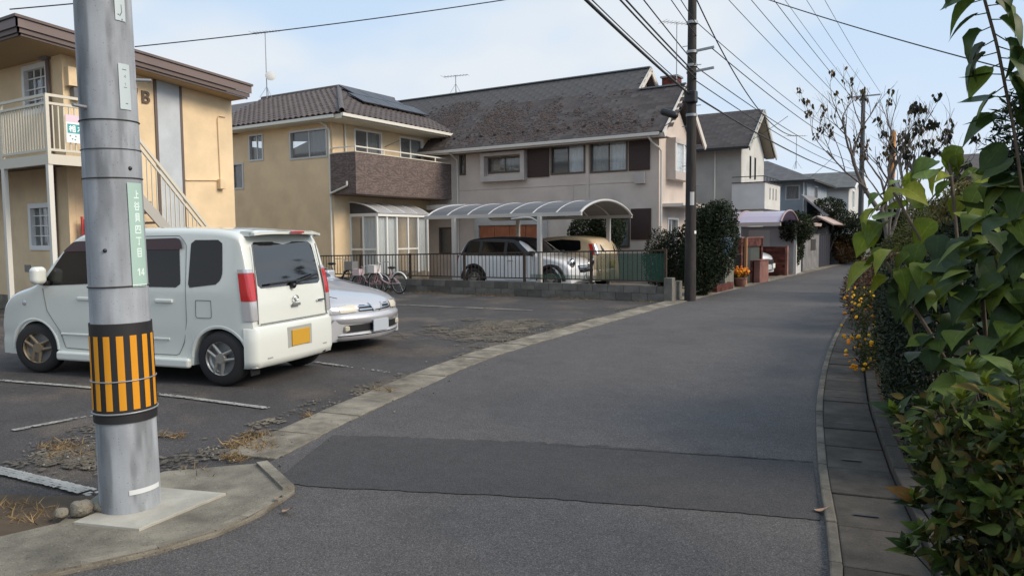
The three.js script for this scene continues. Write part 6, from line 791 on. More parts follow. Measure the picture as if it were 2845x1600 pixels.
// bicycles parked against the fence
function bicycle(label, pos, turn, col, s = 1, basket = true, fender = null) {
  const A = thing('bicycle', label, 'bicycle', pos, 'bicycles parked by the fence', true, turn), fm = mat(col, 0.4), R = 0.31 * s, wb = 0.98 * s;
  for (const x of [0, wb]) { const w = part(A, 'wheel'); w.position.set(x, R, 0); obj('tyre', new THREE.TorusGeometry(R - 0.018, 0.018, 6, 32), CM.tyre, w); obj('rim', new THREE.TorusGeometry(R - 0.042, 0.009, 5, 32), M.steel, w); const sp = []; for (let k = 0; k < 14; k++) { const a = k / 14 * Math.PI * 2; sp.push(rod(V(0, 0, 0), V(Math.cos(a) * (R - 0.045), Math.sin(a) * (R - 0.045), 0), 0.0022, 0.0022, 4)); } obj('spokes', sp, M.steel, w); obj('hub', rod(V(0, 0, -0.045), V(0, 0, 0.045), 0.02), M.steel, w); const fd = new THREE.TorusGeometry(R + 0.018, 0.022, 5, 20, 2.2); fd.scale(1, 1, 1.1); fd.rotateZ(0.5); obj('mudguard', fd, fender || M.steel, w); }
  const bb = V(wb * 0.43, R * 0.95, 0), seat = V(wb * 0.30, R * 2.2, 0), head = V(wb * 0.83, R * 2.35, 0), f = (a, b, r = 0.017) => rod(a, b, r * s);
  obj('frame', [f(bb, seat), tube([head.clone().add(V(-0.01, -0.12, 0)), V(wb * 0.7, R * 1.3, 0), bb], 0.022 * s, 12, 7), f(V(0, R, 0.04), bb, 0.011), f(V(0, R, -0.04), bb, 0.011), f(V(0, R, 0.04), seat.clone().add(V(0, -0.12, 0)), 0.009), f(V(0, R, -0.04), seat.clone().add(V(0, -0.12, 0)), 0.009)], fm, A);
  obj('fork', [f(head, V(wb * 0.88, R * 2.0, 0)), f(V(wb * 0.88, R * 2.0, 0.04), V(wb, R, 0.04), 0.011), f(V(wb * 0.88, R * 2.0, -0.04), V(wb, R, -0.04), 0.011)], fm, A);
  obj('handlebar', [f(head, head.clone().add(V(-0.02, 0.16 * s, 0)), 0.013), tube([V(head.x - 0.2 * s, head.y + 0.2 * s, 0.24 * s), V(head.x - 0.03, head.y + 0.2 * s, 0.14 * s), V(head.x, head.y + 0.16 * s, 0), V(head.x - 0.03, head.y + 0.2 * s, -0.14 * s), V(head.x - 0.2 * s, head.y + 0.2 * s, -0.24 * s)], 0.012, 20, 6)], M.steel, A);
  obj('saddle', (() => { const g = new THREE.SphereGeometry(0.13 * s, 14, 8); g.scale(1.1, 0.32, 0.75); g.translate(seat.x, seat.y + 0.09 * s, 0); return g; })(), CM.black, A); obj('seat_post', f(seat, seat.clone().add(V(0, 0.08 * s, 0)), 0.012), M.steel, A);
  obj('crank', [rod(V(bb.x, bb.y, -0.07), V(bb.x, bb.y, 0.07), 0.012), rod(V(bb.x, bb.y, 0.07), V(bb.x + 0.1, bb.y - 0.1, 0.07), 0.009), rbox(bb.x + 0.06, bb.y - 0.12, 0.07, bb.x + 0.14, bb.y - 0.1, 0.13, 0.004), (() => { const g = new THREE.TorusGeometry(0.08 * s, 0.008, 5, 20); g.translate(bb.x, bb.y, 0.05); return g; })()], M.steel, A);
  obj('kickstand', rod(V(0.02, R, 0.05), V(-0.05, 0.0, 0.12), 0.009), M.steel, A);
  if (basket) { const bx = head.x + 0.2 * s, by = head.y - 0.02, b = part(A, 'basket'); for (let k = 0; k < 4; k++) obj('wall_panel', (() => { const g = k % 2 ? box(bx - 0.14 * s, by - 0.1 * s, -0.15 * s, bx - 0.132 * s, by + 0.14 * s, 0.15 * s) : box(bx - 0.14 * s, by - 0.1 * s, 0.142 * s, bx + 0.14 * s, by + 0.14 * s, 0.15 * s); if (k > 1) { k % 2 ? g.translate(0.272 * s, 0, 0) : g.translate(0, 0, -0.292 * s); } return g; })(), basket === true ? M.steel : mat(basket, 0.6), b); obj('basket_floor', box(bx - 0.14 * s, by - 0.11 * s, -0.15 * s, bx + 0.14 * s, by - 0.1 * s, 0.15 * s), M.steel, b); }
  return A;
}
bicycle('black bicycle leaning nearest the yellow house by the fence', [-16.4, 0, -15.75], 0.1, [0.03, 0.03, 0.03], 1, true, mat([0.5, 0.48, 0.44], 0.4));
bicycle('pink child bicycle with pale pink basket by the fence', [-13.95, 0, -15.55], Math.PI + 0.15, [0.55, 0.25, 0.32], 0.78, [0.62, 0.5, 0.52]);
bicycle('pale pink bicycle with white mudguard nearest the white compact', [-13.15, 0, -15.35], Math.PI - 0.05, [0.62, 0.42, 0.44], 0.92, [0.7, 0.68, 0.66], M.white);

{ // street-front walls and gates up the left side
  const X = -5.8;
  const w1 = thing('brick_wall', 'tall dark red brick wall with green-grey slot panel by the street', 'wall', [X, 0, -23.7], 'brick garden walls'); obj('brickwork', [box(X - 0.2, 0, -22.55, X - 0.02, 1.42, -22.35), box(X - 0.2, 1.16, -25.0, X - 0.02, 1.42, -22.55), box(X - 0.2, 0, -25.05, X - 0.02, 1.42, -24.86), box(X - 0.2, 0, -24.86, X - 0.02, 0.7, -23.66)], B.brick, w1); obj('slot_panel', box(X - 0.14, 0.72, -24.86, X - 0.08, 1.16, -23.64), mat([0.09, 0.10, 0.085], 0.5), w1); obj('coping', box(X - 0.22, 1.42, -25.07, X, 1.45, -22.33), B.pink, w1); obj('dark_panel', box(X - 0.13, 0.05, -23.62, X - 0.06, 1.17, -22.86), mat([0.05, 0.055, 0.05], 0.5), w1);
  const pw = thing('pink_planter_wall', 'low pinkish rendered wall in front of the tall brick wall', 'wall', [X + 0.1, 0, -24.2]); obj('render', uvBox(rbox(X + 0.02, 0, -24.85, X + 0.22, 0.7, -23.7, 0.02)), B.pink, pw); obj('cap', box(X, 0.7, -24.87, X + 0.24, 0.73, -23.68), B.pink, pw);
  const op = thing('timber_post', 'thin orange-brown timber post beside the brick wall', 'post', [X, 0, -22.65]); obj('stem', box(X + 0.0, 0, -22.72, X + 0.07, 1.42, -22.62), mat([0.40, 0.20, 0.09], 0.8), op); obj('post_cap', box(X - 0.01, 1.42, -22.73, X + 0.08, 1.45, -22.61), M.aluDark, op);
  const w2 = thing('brick_wall', 'dark brick wall behind the pale parked car nose', 'wall', [-7, 0, -28.5], 'brick garden walls'); obj('brickwork', box(-9.5, 0, -28.6, X, 1.08, -28.42), B.brick, w2); obj('end_post', box(X, 0, -28.62, X + 0.08, 1.1, -28.4), B.pink, w2);
  const dc = thing('dark_railing', 'low dark railing beside the flower pots', 'railing', [X, 0, -21.9]); obj('rail', [bar(V(X - 0.05, 0.95, -21.6), V(X - 0.05, 0.95, -22.55), 0.04)], M.black, dc); obj('rail', bar(V(X - 0.05, 0.42, -21.6), V(X - 0.05, 0.42, -22.55), 0.04), M.aluDark, dc); for (let k = 0; k < 9; k++) obj('bar', box(X - 0.06, 0.05, -21.62 - k * 0.11, X - 0.04, 0.95, -21.6 - k * 0.11), M.black, dc); obj('back_panel', box(X - 0.1, 0.05, -22.5, X - 0.09, 0.9, -21.6), M.black, dc);
  const gp = thing('grey_pillar', 'short grey rendered pillar beside the dark shrub', 'pillar', [X, 0, -21]); obj('render', box(X - 0.2, 0, -21.5, X, 0.85, -20.6), wallMat([0.30, 0.30, 0.27], 1, T.conc), gp); obj('cap', box(X - 0.22, 0.85, -21.52, X + 0.02, 0.88, -20.58), M.conc, gp);
  const fc = thing('lilac_carport', 'small carport with lilac translucent arched roof up the street', 'carport', [-7, 0, -27.5]); const arc = []; for (let k = 0; k <= 8; k++) { const t = k / 8; arc.push([lerp(-26.4, -29.4, t), 1.95 + 0.42 * (1 - (2 * t - 1) ** 2) ** 0.8]); }
  for (const [a, b] of [[-8.6, -7.1], [-7.05, -5.55]]) { const gs = []; for (let k = 0; k < 8; k++) gs.push(prism([V(a, arc[k][1], arc[k][0]), V(b, arc[k][1], arc[k][0]), V(b, arc[k + 1][1], arc[k + 1][0]), V(a, arc[k + 1][1], arc[k + 1][0])], 0.006)); obj('roof_panel', gs, B.lav, fc); } for (const x of [-8.6, -7.07, -5.55]) obj('roof_rib', tube(arc.map(([z, y]) => V(x, y + 0.01, z)), 0.04, 14, 5), mat([0.30, 0.22, 0.22], 0.5), fc); obj('beam', box(-8.6, 1.82, -26.45, -5.55, 1.95, -26.36), mat([0.45, 0.38, 0.36], 0.5), fc); for (const x of [-8.5, -6.95]) obj('post', box(x - 0.05, 0, -26.45, x + 0.05, 1.82, -26.36), M.offwhite, fc); obj('post', box(-5.68, 0, -29.4, -5.58, 1.9, -29.3), M.offwhite, fc);
  const sh = thing('white_shed', 'plain white shed under the lilac carport', 'shed', [-6.5, 0, -29.2]); obj('wall', box(-8.4, 0.0, -31, -5.72, 1.78, -29.5), wallMat([0.55, 0.55, 0.55]), sh); obj('door', box(-7.4, 0.05, -29.5, -6.6, 1.7, -29.47), M.offwhite, sh); obj('roof', box(-8.5, 1.78, -31.05, -5.68, 1.84, -29.45), M.aluDark, sh);
  const gw = thing('grey_gate_wall', 'tall grey rendered gate wall with a dark square panel', 'wall', [X, 0, -33.6]); obj('render', box(X - 0.2, 0, -35.5, X, 1.5, -31.8), wallMat([0.30, 0.30, 0.32], 1.3, T.conc), gw); obj('dark_panel', box(X, 0.85, -34.6, X + 0.02, 1.32, -33.5), M.darkMetal, gw); obj('coping', box(X - 0.22, 1.5, -35.52, X + 0.02, 1.53, -31.78), M.aluDark, gw);
  const dg = thing('dark_gate', 'dark blue-black slab gate past the grey gate wall', 'gate', [X, 0, -37.3]); for (let k = 0; k < 6; k++) obj('gate_board', box(X - 0.08, 0.05, -36.12 - k * 0.55, X - 0.04, 1.5, -35.6 - k * 0.55), mat([0.03, 0.03, 0.042], 0.5), dg); obj('gate_frame', [box(X - 0.1, 1.5, -38.98, X - 0.02, 1.56, -35.55)], M.black, dg);
  const sg = thing('slatted_side_gate', 'dark side gate in the gap before the grey gate wall', 'gate', [X, 0, -30.4]); for (let k = 0; k < 10; k++) obj('slat', box(X - 0.3, 0.1 + k * 0.13, -31.75, X - 0.27, 0.2 + k * 0.13, -30.0), M.black, sg); obj('gate_post', box(X - 0.34, 0, -30.0, X - 0.22, 1.45, -29.9), M.darkMetal, sg);
  const gr = thing('gate_canopy', 'pinkish gabled canopy roof over the dark gate', 'canopy', [X, 0, -38]); obj('roof', [prism([V(X + 0.5, 2.0, -36), V(X + 0.5, 2.0, -40.3), V(X - 0.2, 2.38, -40.3), V(X - 0.2, 2.38, -36)], 0.06), prism([V(X - 0.2, 2.38, -36), V(X - 0.2, 2.38, -40.3), V(X - 0.9, 2.0, -40.3), V(X - 0.9, 2.0, -36)], 0.06)], mat([0.42, 0.32, 0.28], 0.7), gr); for (const z of [-36.2, -40.1]) obj('post', box(X - 0.3, 0, z - 0.06, X - 0.18, 2.2, z + 0.06), M.darkMetal, gr);
  const gr2 = thing('gate_canopy', 'plain canopy roof half hidden by the round shrub', 'canopy', [X, 0, -31.5]); obj('roof', prism([V(X + 0.35, 1.98, -29.6), V(X + 0.35, 1.98, -34), V(X - 0.8, 2.15, -34), V(X - 0.8, 2.15, -29.6)], 0.12), mat([0.42, 0.32, 0.28], 0.7), gr2); obj('post', [box(X - 0.1, 0, -29.85, X, 1.95, -29.75)], M.darkMetal, gr2);
  // flower boxes
  const fbx = thing('brick_planter', 'low red-brown brick planter box near the dark pole', 'planter', [X + 0.05, 0, -20]); obj('box', [box(X - 0.25, 0, -20.9, X + 0.15, 0.2, -20.82), box(X - 0.25, 0, -19.4, X + 0.15, 0.2, -19.32), box(X + 0.09, 0, -20.82, X + 0.15, 0.2, -19.4), box(X - 0.25, 0, -20.82, X - 0.19, 0.2, -19.4)], B.brick, fbx); obj('soil', box(X - 0.19, 0, -20.82, X + 0.09, 0.16, -19.4), M.soil, fbx);
  const pot = thing('flower_pot', 'terracotta pot of orange flowers by the low railing', 'pot', [X + 0.12, 0, -21.75]); obj('pot_body', (() => { const g = new THREE.LatheGeometry([[0.001, 0], [0.13, 0], [0.18, 0.24], [0.2, 0.24], [0.2, 0.28], [0.17, 0.28], [0.16, 0.25], [0.001, 0.25]].map((p) => new THREE.Vector2(...p)), 18); g.translate(X + 0.12, 0, -21.75); return g; })(), B.pink, pot);
  foliage('flowers', pot, 90, new THREE.IcosahedronGeometry(1, 0), () => { const p = inBall(); return [V(X + 0.12 + p.x * 0.26, 0.46 + p.y * 0.16, -21.75 + p.z * 0.26), rr(0.02, 0.045)]; }, [[0.75, 0.22, 0.01], [0.75, 0.38, 0.01], [0.6, 0.12, 0.01]], mat([1, 1, 1], 0.8)); foliage('leaves', pot, 160, LEAF.small, () => { const p = inBall(); return [V(X + 0.12 + p.x * 0.24, 0.36 + p.y * 0.12, -21.75 + p.z * 0.24), rr(0.04, 0.08)]; }, [[0.06, 0.1, 0.03]]);
}

// ---------------------------------------------------------------- plants
const GM = { // leaf colours of the two near shrubs
  dark: [[0.062, 0.108, 0.026], [0.078, 0.125, 0.03], [0.048, 0.09, 0.028]].map((c) => leafMat(c, { map: T.leaf, roughness: 0.45 })),
  lime: [[0.27, 0.36, 0.025], [0.21, 0.31, 0.03], [0.36, 0.40, 0.035]].map((c) => leafMat(c, { map: T.leaf, transmission: 0.4 })),
  mid: [[0.13, 0.20, 0.03], [0.18, 0.25, 0.035]].map((c) => leafMat(c, { map: T.leaf })),
  gold: [[0.36, 0.26, 0.04], [0.40, 0.20, 0.05]].map((c) => leafMat(c, { map: T.leaf })), wood: mat([0.16, 0.12, 0.085], 0.9, { map: rep(T.streak, 0.3) }), twig: mat([0.045, 0.04, 0.028], 0.9), woodD: mat([0.075, 0.062, 0.052], 0.95, { map: rep(T.streak, 0.4) }),
};
function leafAt(parent, geo, material, p, dir, up, size) { // a leaf mesh pointing along dir, its face towards up
  if (geo === LEAF.heart) geo = pick(LEAF.hearts); const m = new THREE.Mesh(geo, material), y = dir.clone().normalize(), z = up.clone().addScaledVector(y, -up.dot(y)).normalize(), x = V(0, 0, 0).crossVectors(y, z); m.name = 'leaf'; m.quaternion.setFromRotationMatrix(new THREE.Matrix4().makeBasis(x, y, z)); const o = originOf(parent); m.position.copy(p).sub(o); m.scale.set(size * rr(0.85, 1.15), size, size); m.castShadow = m.receiveShadow = true; parent.add(m); return m;
}
{ // ---- tall broad-leaved shrub at the right edge, each large leaf its own
  const A = thing('broadleaf_shrub', 'tall shrub with large heart-shaped leaves rising at the right edge', 'shrub', [0.15, 0, -3.5]);
  const sA = [[0.2, 0.03, -3.45], [0.219, 0.672, -3.33], [0.191, 1.188, -3.31], [0.16, 1.596, -3.3], [0.123, 1.873, -3.3], [0.092, 2.034, -3.3], [0.063, 2.182, -3.3], [0.018, 2.361, -3.3], [-0.03, 2.56, -3.3]].map((p) => V(...p)), cA = new THREE.CatmullRomCurve3(sA);
  obj('stem', tube(cA, 0.0055, 50, 6), GM.wood, A);
  for (let k = 0; k < 34; k++) { const t = 0.42 + 0.58 * k / 33, p = cA.getPoint(t), s = k % 2 ? 1 : -1, d = V(s * rr(0.5, 1) + rr(-0.2, 0.2), rr(-0.55, 0.15), rr(-0.5, 0.6)).normalize(), q = p.clone().addScaledVector(d, rr(0.035, 0.06)); obj('petiole', rod(p, q, 0.0025, 0.002, 5), GM.mid[0], A); leafAt(A, LEAF.heart, pick(rnd() < 0.75 ? GM.dark : GM.mid), q, d.clone().add(V(0, -rr(0.3, 0.8), 0)), V(rr(-0.3, 0.3) - s * 0.1, 1, rr(-0.1, 0.5)), rr(0.095, 0.135)); }
  const cl = [[-0.311, 1.693, -3.888, 1], [-0.236, 1.723, -3.993, 1], [-0.349, 1.555, -3.884, 1], [-0.095, 1.835, -4.099, 1], [-0.015, 1.812, -4.1, 1], [-0.043, 1.715, -4.0, 1], [-0.319, 1.375, -3.686, 1], [-0.226, 1.393, -3.693, 1], [-0.156, 1.479, -3.797, 2], [-0.129, 1.329, -3.598, 2], [-0.036, 1.548, -3.8, 2], [0.047, 1.609, -3.6, 0], [0.077, 1.464, -3.499, 0], [-0.003, 1.414, -3.6, 0], [-0.053, 1.254, -3.5, 0], [0.041, 1.295, -3.4, 0], [0.116, 1.244, -3.298, 0], [0.058, 1.14, -3.4, 0], [0.133, 1.096, -3.297, 0], [-0.022, 1.098, -3.6, 0], [-0.164, 1.194, -3.796, 0], [0.15, 1.334, -3.297, 0], [0.093, 1.707, -3.399, 0], [0.131, 1.539, -3.297, 0], [-0.10, 1.02, -3.5, 0], [0.16, 0.95, -3.25, 0], [0.02, 0.95, -3.4, 0], [0.21, 1.2, -3.25, 0], [0.22, 1.65, -3.3, 0], [0.24, 1.42, -3.3, 0], [-0.22, 1.26, -3.75, 0]];
  for (let b = 0; b < 6; b++) { const e = cl[b * 3], c = new THREE.CatmullRomCurve3([V(rr(0.1, 0.3), 0.03, -3.6 + rr(-0.1, 0.1)), V(rr(-0.05, 0.2), 0.8, -3.65), V(e[0], e[1], e[2])]); obj('stem', tube(c, 0.008, 24, 6), GM.wood, A); }
  for (const [x, y, z, k] of cl) { const n = k === 0 ? 8 : 5; for (let i = 0; i < n; i++) { const o = inBall().multiplyScalar(0.09), p = V(x, y, z).add(o), d = V(o.x * 8 + rr(-0.6, 0.4), rr(-0.7, 0.1), rr(-0.2, 0.9)), tone = k === 1 ? (rnd() < 0.62 ? GM.lime : GM.mid) : k === 2 ? (rnd() < 0.45 ? GM.lime : GM.dark) : rnd() < 0.6 ? GM.dark : GM.mid; leafAt(A, LEAF.heart, pick(tone), p, d, V(rr(-0.5, 0.2), 1, rr(0, 0.9)), rr(0.08, 0.145)); } }
}
{ // ---- yellowing rosette shrub spilling over the gutter
  const A = thing('rosette_shrub', 'low shrub with yellow-green leaf rosettes spilling over gutter edging', 'shrub', [0.2, 0, -2.75]);
  const ro = [[0.009, 1.056, -2.9], [-0.092, 0.923, -2.899], [-0.011, 0.965, -2.8], [0.051, 1.041, -2.7], [0.11, 1.017, -2.598], [-0.155, 0.796, -2.996], [-0.053, 0.854, -2.8], [0.034, 0.913, -2.7], [0.113, 0.922, -2.598], [-0.124, 0.738, -2.897], [-0.027, 0.764, -2.8], [0.058, 0.816, -2.699], [0.135, 0.842, -2.597], [-0.242, 0.798, -3.291], [-0.139, 0.61, -2.797], [-0.059, 0.651, -2.799], [0.029, 0.726, -2.6], [0.105, 0.747, -2.498], [0.0, 0.634, -2.6], [-0.109, 0.54, -2.698], [0.078, 0.784, -2.599], [0.141, 0.949, -2.596], [0.127, 1.101, -2.597], [-0.16, 0.42, -2.85], [-0.02, 0.45, -2.7], [0.18, 0.65, -2.55]];
  ro.forEach(([x, y, z], i) => {
    const tip = V(x, y, z), c = new THREE.CatmullRomCurve3([V(0.22 + rr(-0.06, 0.1), 0.05, -2.75 + rr(-0.15, 0.15)), V(lerp(0.22, x, 0.5) + 0.03, y * 0.5, lerp(-2.75, z, 0.5)), tip]); obj('stem', tube(c, 0.0028, 16, 5), GM.twig, A);
    const dirn = V(x - 0.2, 0.6, 0.25).normalize(), low = i > 16; for (let k = 0; k < 10; k++) { const a = k * 2.4, out = k < 3 ? 0.35 : k < 6 ? 0.9 : 1.4, side = V(Math.cos(a), 0.1, Math.sin(a)), d = dirn.clone().multiplyScalar(1).addScaledVector(side, out); const tone = k < 4 && !low ? GM.lime : rnd() < 0.1 ? GM.gold : rnd() < 0.75 ? GM.mid : GM.dark; leafAt(A, LEAF.ovate, pick(tone), tip.clone().addScaledVector(dirn, -0.006 * k), d, dirn.clone().addScaledVector(side, -0.4), k < 3 ? rr(0.045, 0.06) : rr(0.075, 0.115)); }
    for (let k = 0; k < 2; k++) leafAt(A, LEAF.ovate, pick(GM.dark), c.getPoint(rr(0.55, 0.9)), V(rr(-1, 0.6), rr(-0.3, 0.5), rr(-0.3, 1)), V(0, 1, 0.4), rr(0.06, 0.085));
  });
  foliage('inner_foliage', A, 2600, LEAF.ovate, () => { const p = inBall(), h = rr(0.12, 0.95); return [V(0.13 + p.x * (0.1 + 0.26 * h), h, -2.75 + p.z * 0.34), rr(0.035, 0.07)]; }, [[0.05, 0.08, 0.022], [0.08, 0.12, 0.03], [0.12, 0.16, 0.03], [0.035, 0.055, 0.02], [0.2, 0.15, 0.04]]);
}
const EDGE = (z) => roadR(z) + 0.52;
{ // ---- clipped dark hedge along the right gutter
  const A = thing('clipped_hedge', 'dark small-leaved clipped hedge along the right gutter', 'hedge', [-0.3, 0, -8]), P = () => { const z = rr(-11.6, -4.9), face = rnd(), w = 0.85, h = 1.08 + 0.1 * Math.sin(z * 2.1) + 0.06 * Math.sin(z * 7); let x, y; if (face < 0.55) { x = EDGE(z) + Math.abs(rr(0, 0.16)) ** 1.3 + 0.05 * fbm(z * 4, 3, 2, 0, 3); y = rr(0.04, h); } else if (face < 0.85) { x = EDGE(z) + rr(0, w); y = h - rr(0, 0.14); } else { x = EDGE(z) + rr(0, w); y = rr(0.04, h); } if (face > 0.92) { const e = -4.9 - rr(0, 0.14); return V(EDGE(e) + rr(0, w), y, e); } return V(x, y, z); };
  foliage('foliage', A, 30000, LEAF.small, () => [P(), rr(0.028, 0.048)], [[0.022, 0.042, 0.020], [0.028, 0.05, 0.022], [0.016, 0.032, 0.017], [0.045, 0.065, 0.028], [0.07, 0.085, 0.04]]);
  const br = []; for (let k = 0; k < 60; k++) { const z = rr(-11.5, -5), x = EDGE(z) + rr(0.2, 0.6); br.push(rod(V(x, 0, z), V(x + rr(-0.25, 0.25), 1.0, z + rr(-0.3, 0.3)), 0.012, 0.005, 5)); } stuff(obj('branches', br, GM.woodD, A));
}
{ // ---- rough stones and a stub wall under the shrubs
  for (const [x, z, s, l] of [[-0.02, -4.35, 0.17, 'larger dark garden stone beside the gutter edging'], [0.12, -3.85, 0.14, 'middle dark garden stone under the broadleaf shrub'], [0.05, -3.4, 0.11, 'smallest dark garden stone nearest the rosette shrub']]) { const g = new THREE.IcosahedronGeometry(s, 3), p = g.attributes.position; for (let i = 0; i < p.count; i++) { const v = V(p.getX(i), p.getY(i), p.getZ(i)), f = 0.75 + 0.5 * fbm(v.x / s + x * 30, v.y / s * 1.3 + v.z / s, 3, 0, 9); p.setXYZ(i, v.x * f * 1.1, v.y * f * 0.85, v.z * f * 1.2); } g.computeVertexNormals(); g.translate(x, s * 0.55, z); tag(obj('garden_stone', uvBox(g), M.concDark), l, 'stone', 'garden stones under the shrubs'); }
}
function shrub(name, label, base, blobs, n, geo, size, cols, group, trunk = true, hang = 0) { // blobs: [x,y,z,rx,ry,rz]
  const A = thing(name, label, /tree/.test(name) ? 'tree' : /hedge/.test(name) ? 'hedge' : 'shrub', base, group), vol = blobs.map((b) => b[3] * b[4] * b[5] + 0.02), tot = vol.reduce((a, b) => a + b);
  foliage('crown', A, n, geo, () => { let t = rnd() * tot, i = 0; while (t > vol[i] && i < vol.length - 1) t -= vol[i++]; const b = blobs[i], p = inBall(), l = p.length() || 1; p.multiplyScalar(Math.pow(l, -0.45)); p.multiplyScalar(0.82 + 0.4 * fbm(p.x * 2.5 + b[0] * 3, p.y * 2.5 + p.z * 2.5, 3, 0, 3)); return [V(b[0] + p.x * b[3], Math.max(0.03, b[1] + p.y * b[4]), b[2] + p.z * b[5]), rr(size * 0.7, size * 1.3), hang ? V(rr(-1, 1), -hang, rr(-1, 1)) : undefined]; }, cols);
  if (trunk) { const gs = []; for (const b of blobs) gs.push(rod(V(base[0], 0, base[2]), V(b[0], b[1], b[2]), 0.05, 0.015, 6)); obj('trunk', gs.length > 1 ? merge(gs) : gs[0], GM.woodD, A); }
  return A;
}
const EV = [[0.026, 0.045, 0.020], [0.034, 0.055, 0.022], [0.02, 0.036, 0.018], [0.05, 0.07, 0.028]];
shrub('evergreen_tree', 'dense dark evergreen behind the clipped hedge at right edge', [0.5, 0, -6.4], [[0.35, 0.8, -6.2, 0.5, 0.8, 0.7], [0.38, 1.5, -6.3, 0.42, 0.65, 0.6], [0.36, 2.1, -6.4, 0.26, 0.5, 0.4], [0.05, 1.2, -6.8, 0.35, 0.5, 0.6], [0.8, 1.8, -6.4, 0.5, 1.0, 0.8], [0.6, 1.0, -5.4, 0.4, 0.9, 0.4]], 42000, LEAF.thin, 0.075, [[0.02, 0.036, 0.018], [0.028, 0.046, 0.02], [0.016, 0.028, 0.016], [0.05, 0.075, 0.025]]);
shrub('weeping_shrub', 'tan yellow-green feathery shrub beyond the hedge', [-0.12, 0, -13], [[-0.15, 1.5, -13, 0.45, 0.75, 0.5], [-0.05, 2.0, -13.1, 0.32, 0.35, 0.4], [0.3, 1.2, -13.2, 0.5, 0.8, 0.5]], 7000, LEAF.thin, 0.11, [[0.26, 0.22, 0.07], [0.20, 0.19, 0.06], [0.32, 0.25, 0.09], [0.14, 0.15, 0.05]], undefined, true, 0.8);
shrub('russet_hedge', 'rounded russet-brown hedge at the road bend', [-1.3, 0, -14], [[-1.38, 0.55, -13.3, 0.42, 0.55, 0.9], [-1.4, 0.62, -14.6, 0.42, 0.52, 0.9], [-1.3, 0.6, -16, 0.5, 0.55, 1.0]], 9000, LEAF.small, 0.05, [[0.20, 0.10, 0.055], [0.26, 0.13, 0.075], [0.15, 0.085, 0.04], [0.12, 0.11, 0.04], [0.32, 0.18, 0.11]], undefined, false);
shrub('green_mound_shrub', 'yellow-green mounded shrub past the russet hedge', [-1.6, 0, -19], [[-1.62, 0.7, -18.6, 0.6, 0.55, 1.0], [-1.3, 0.9, -20, 0.7, 0.7, 1.2], [-0.8, 1.3, -19, 0.7, 0.9, 1.2]], 9000, LEAF.small, 0.07, [[0.14, 0.16, 0.03], [0.10, 0.13, 0.03], [0.20, 0.18, 0.04], [0.06, 0.09, 0.025]], undefined, false);
shrub('garden_shrub', 'mixed green garden shrub in the right verge beyond the mounded shrub', [-0.6, 0, -24], [[-1.2, 0.8, -24, 0.9, 0.9, 1.6], [-0.2, 1.2, -26, 1.2, 1.2, 1.6], [0.6, 1.4, -22, 1.0, 1.3, 1.6]], 9000, LEAF.small, 0.09, [...EV, [0.12, 0.14, 0.04], [0.2, 0.17, 0.06]], undefined, false);
shrub('garden_shrub', 'olive garden shrub far along the right verge at the bend', [-1.1, 0, -34], [[-1.4, 0.9, -33, 1.0, 1.0, 2.2], [-0.6, 1.2, -37, 1.4, 1.3, 2.2], [0.8, 1.6, -32, 1.4, 1.6, 2]], 8000, LEAF.small, 0.13, [...EV, [0.14, 0.14, 0.05], [0.2, 0.15, 0.06]], undefined, false);
// marigolds at the foot of the hedge
for (const [x, y, z, w, h, l] of [[-1.15, 0.35, -10.2, 0.2, 0.35, 'nearer clump of orange marigolds at the hedge foot'], [-1.38, 0.55, -12.1, 0.2, 0.2, 'farther clump of yellow marigolds above the gutter'], [-0.95, 0.25, -8.6, 0.14, 0.22, 'smallest straggling clump of marigolds low on the gutter edge']]) {
  const A = thing('marigold_plant', l, 'flower', [x, 0, z], 'marigolds along the gutter'); foliage('leaves', A, 420, LEAF.thin, () => { const p = inBall(); return [V(x + 0.05 + p.x * w, Math.max(0.03, y + p.y * h), z + p.z * w * 1.6), rr(0.05, 0.1)]; }, [[0.10, 0.12, 0.03], [0.06, 0.08, 0.025]]);
  foliage('flowers', A, 26, (() => { const g = new THREE.SphereGeometry(1, 7, 5); g.scale(1, 0.55, 1); return g; })(), () => { const p = inBall().normalize(); return [V(x - 0.02 + p.x * w, Math.max(0.08, y + p.y * h), z + Math.abs(p.z) * w * 1.6), rr(0.014, 0.026)]; }, [[0.78, 0.36, 0.01], [0.72, 0.24, 0.01], [0.8, 0.45, 0.015]], mat([1, 1, 1], 0.8)); obj('stalk', rod(V(x + 0.05, 0, z), V(x + 0.03, y, z), 0.012, 0.006, 6), GM.mid[0], A);
}
// dark evergreen shrubs on the left behind the brown pole and round the houses
shrub('evergreen_shrub', 'big dark evergreen shrub right behind the brown pole', [-5.75, 0, -18.7], [[-5.55, 1.3, -18.7, 0.6, 1.0, 0.6], [-5.75, 0.8, -18.3, 0.55, 0.8, 0.6], [-5.5, 1.9, -18.9, 0.45, 0.5, 0.5], [-5.95, 1.7, -19.1, 0.45, 0.6, 0.5]], 22000, LEAF.small, 0.06, EV, 'evergreen shrubs by the houses');
shrub('evergreen_shrub', 'dark shrub left of the brown pole before the slate roof house', [-6.9, 0, -19.6], [[-6.8, 0.9, -19.4, 0.5, 0.8, 0.5], [-7.2, 0.7, -19.9, 0.6, 0.7, 0.6], [-6.5, 1.2, -19.8, 0.4, 0.8, 0.5], [-7.6, 0.8, -20.4, 0.5, 0.9, 0.5]], 14000, LEAF.small, 0.06, [...EV, [0.07, 0.05, 0.03]], 'evergreen shrubs by the houses');
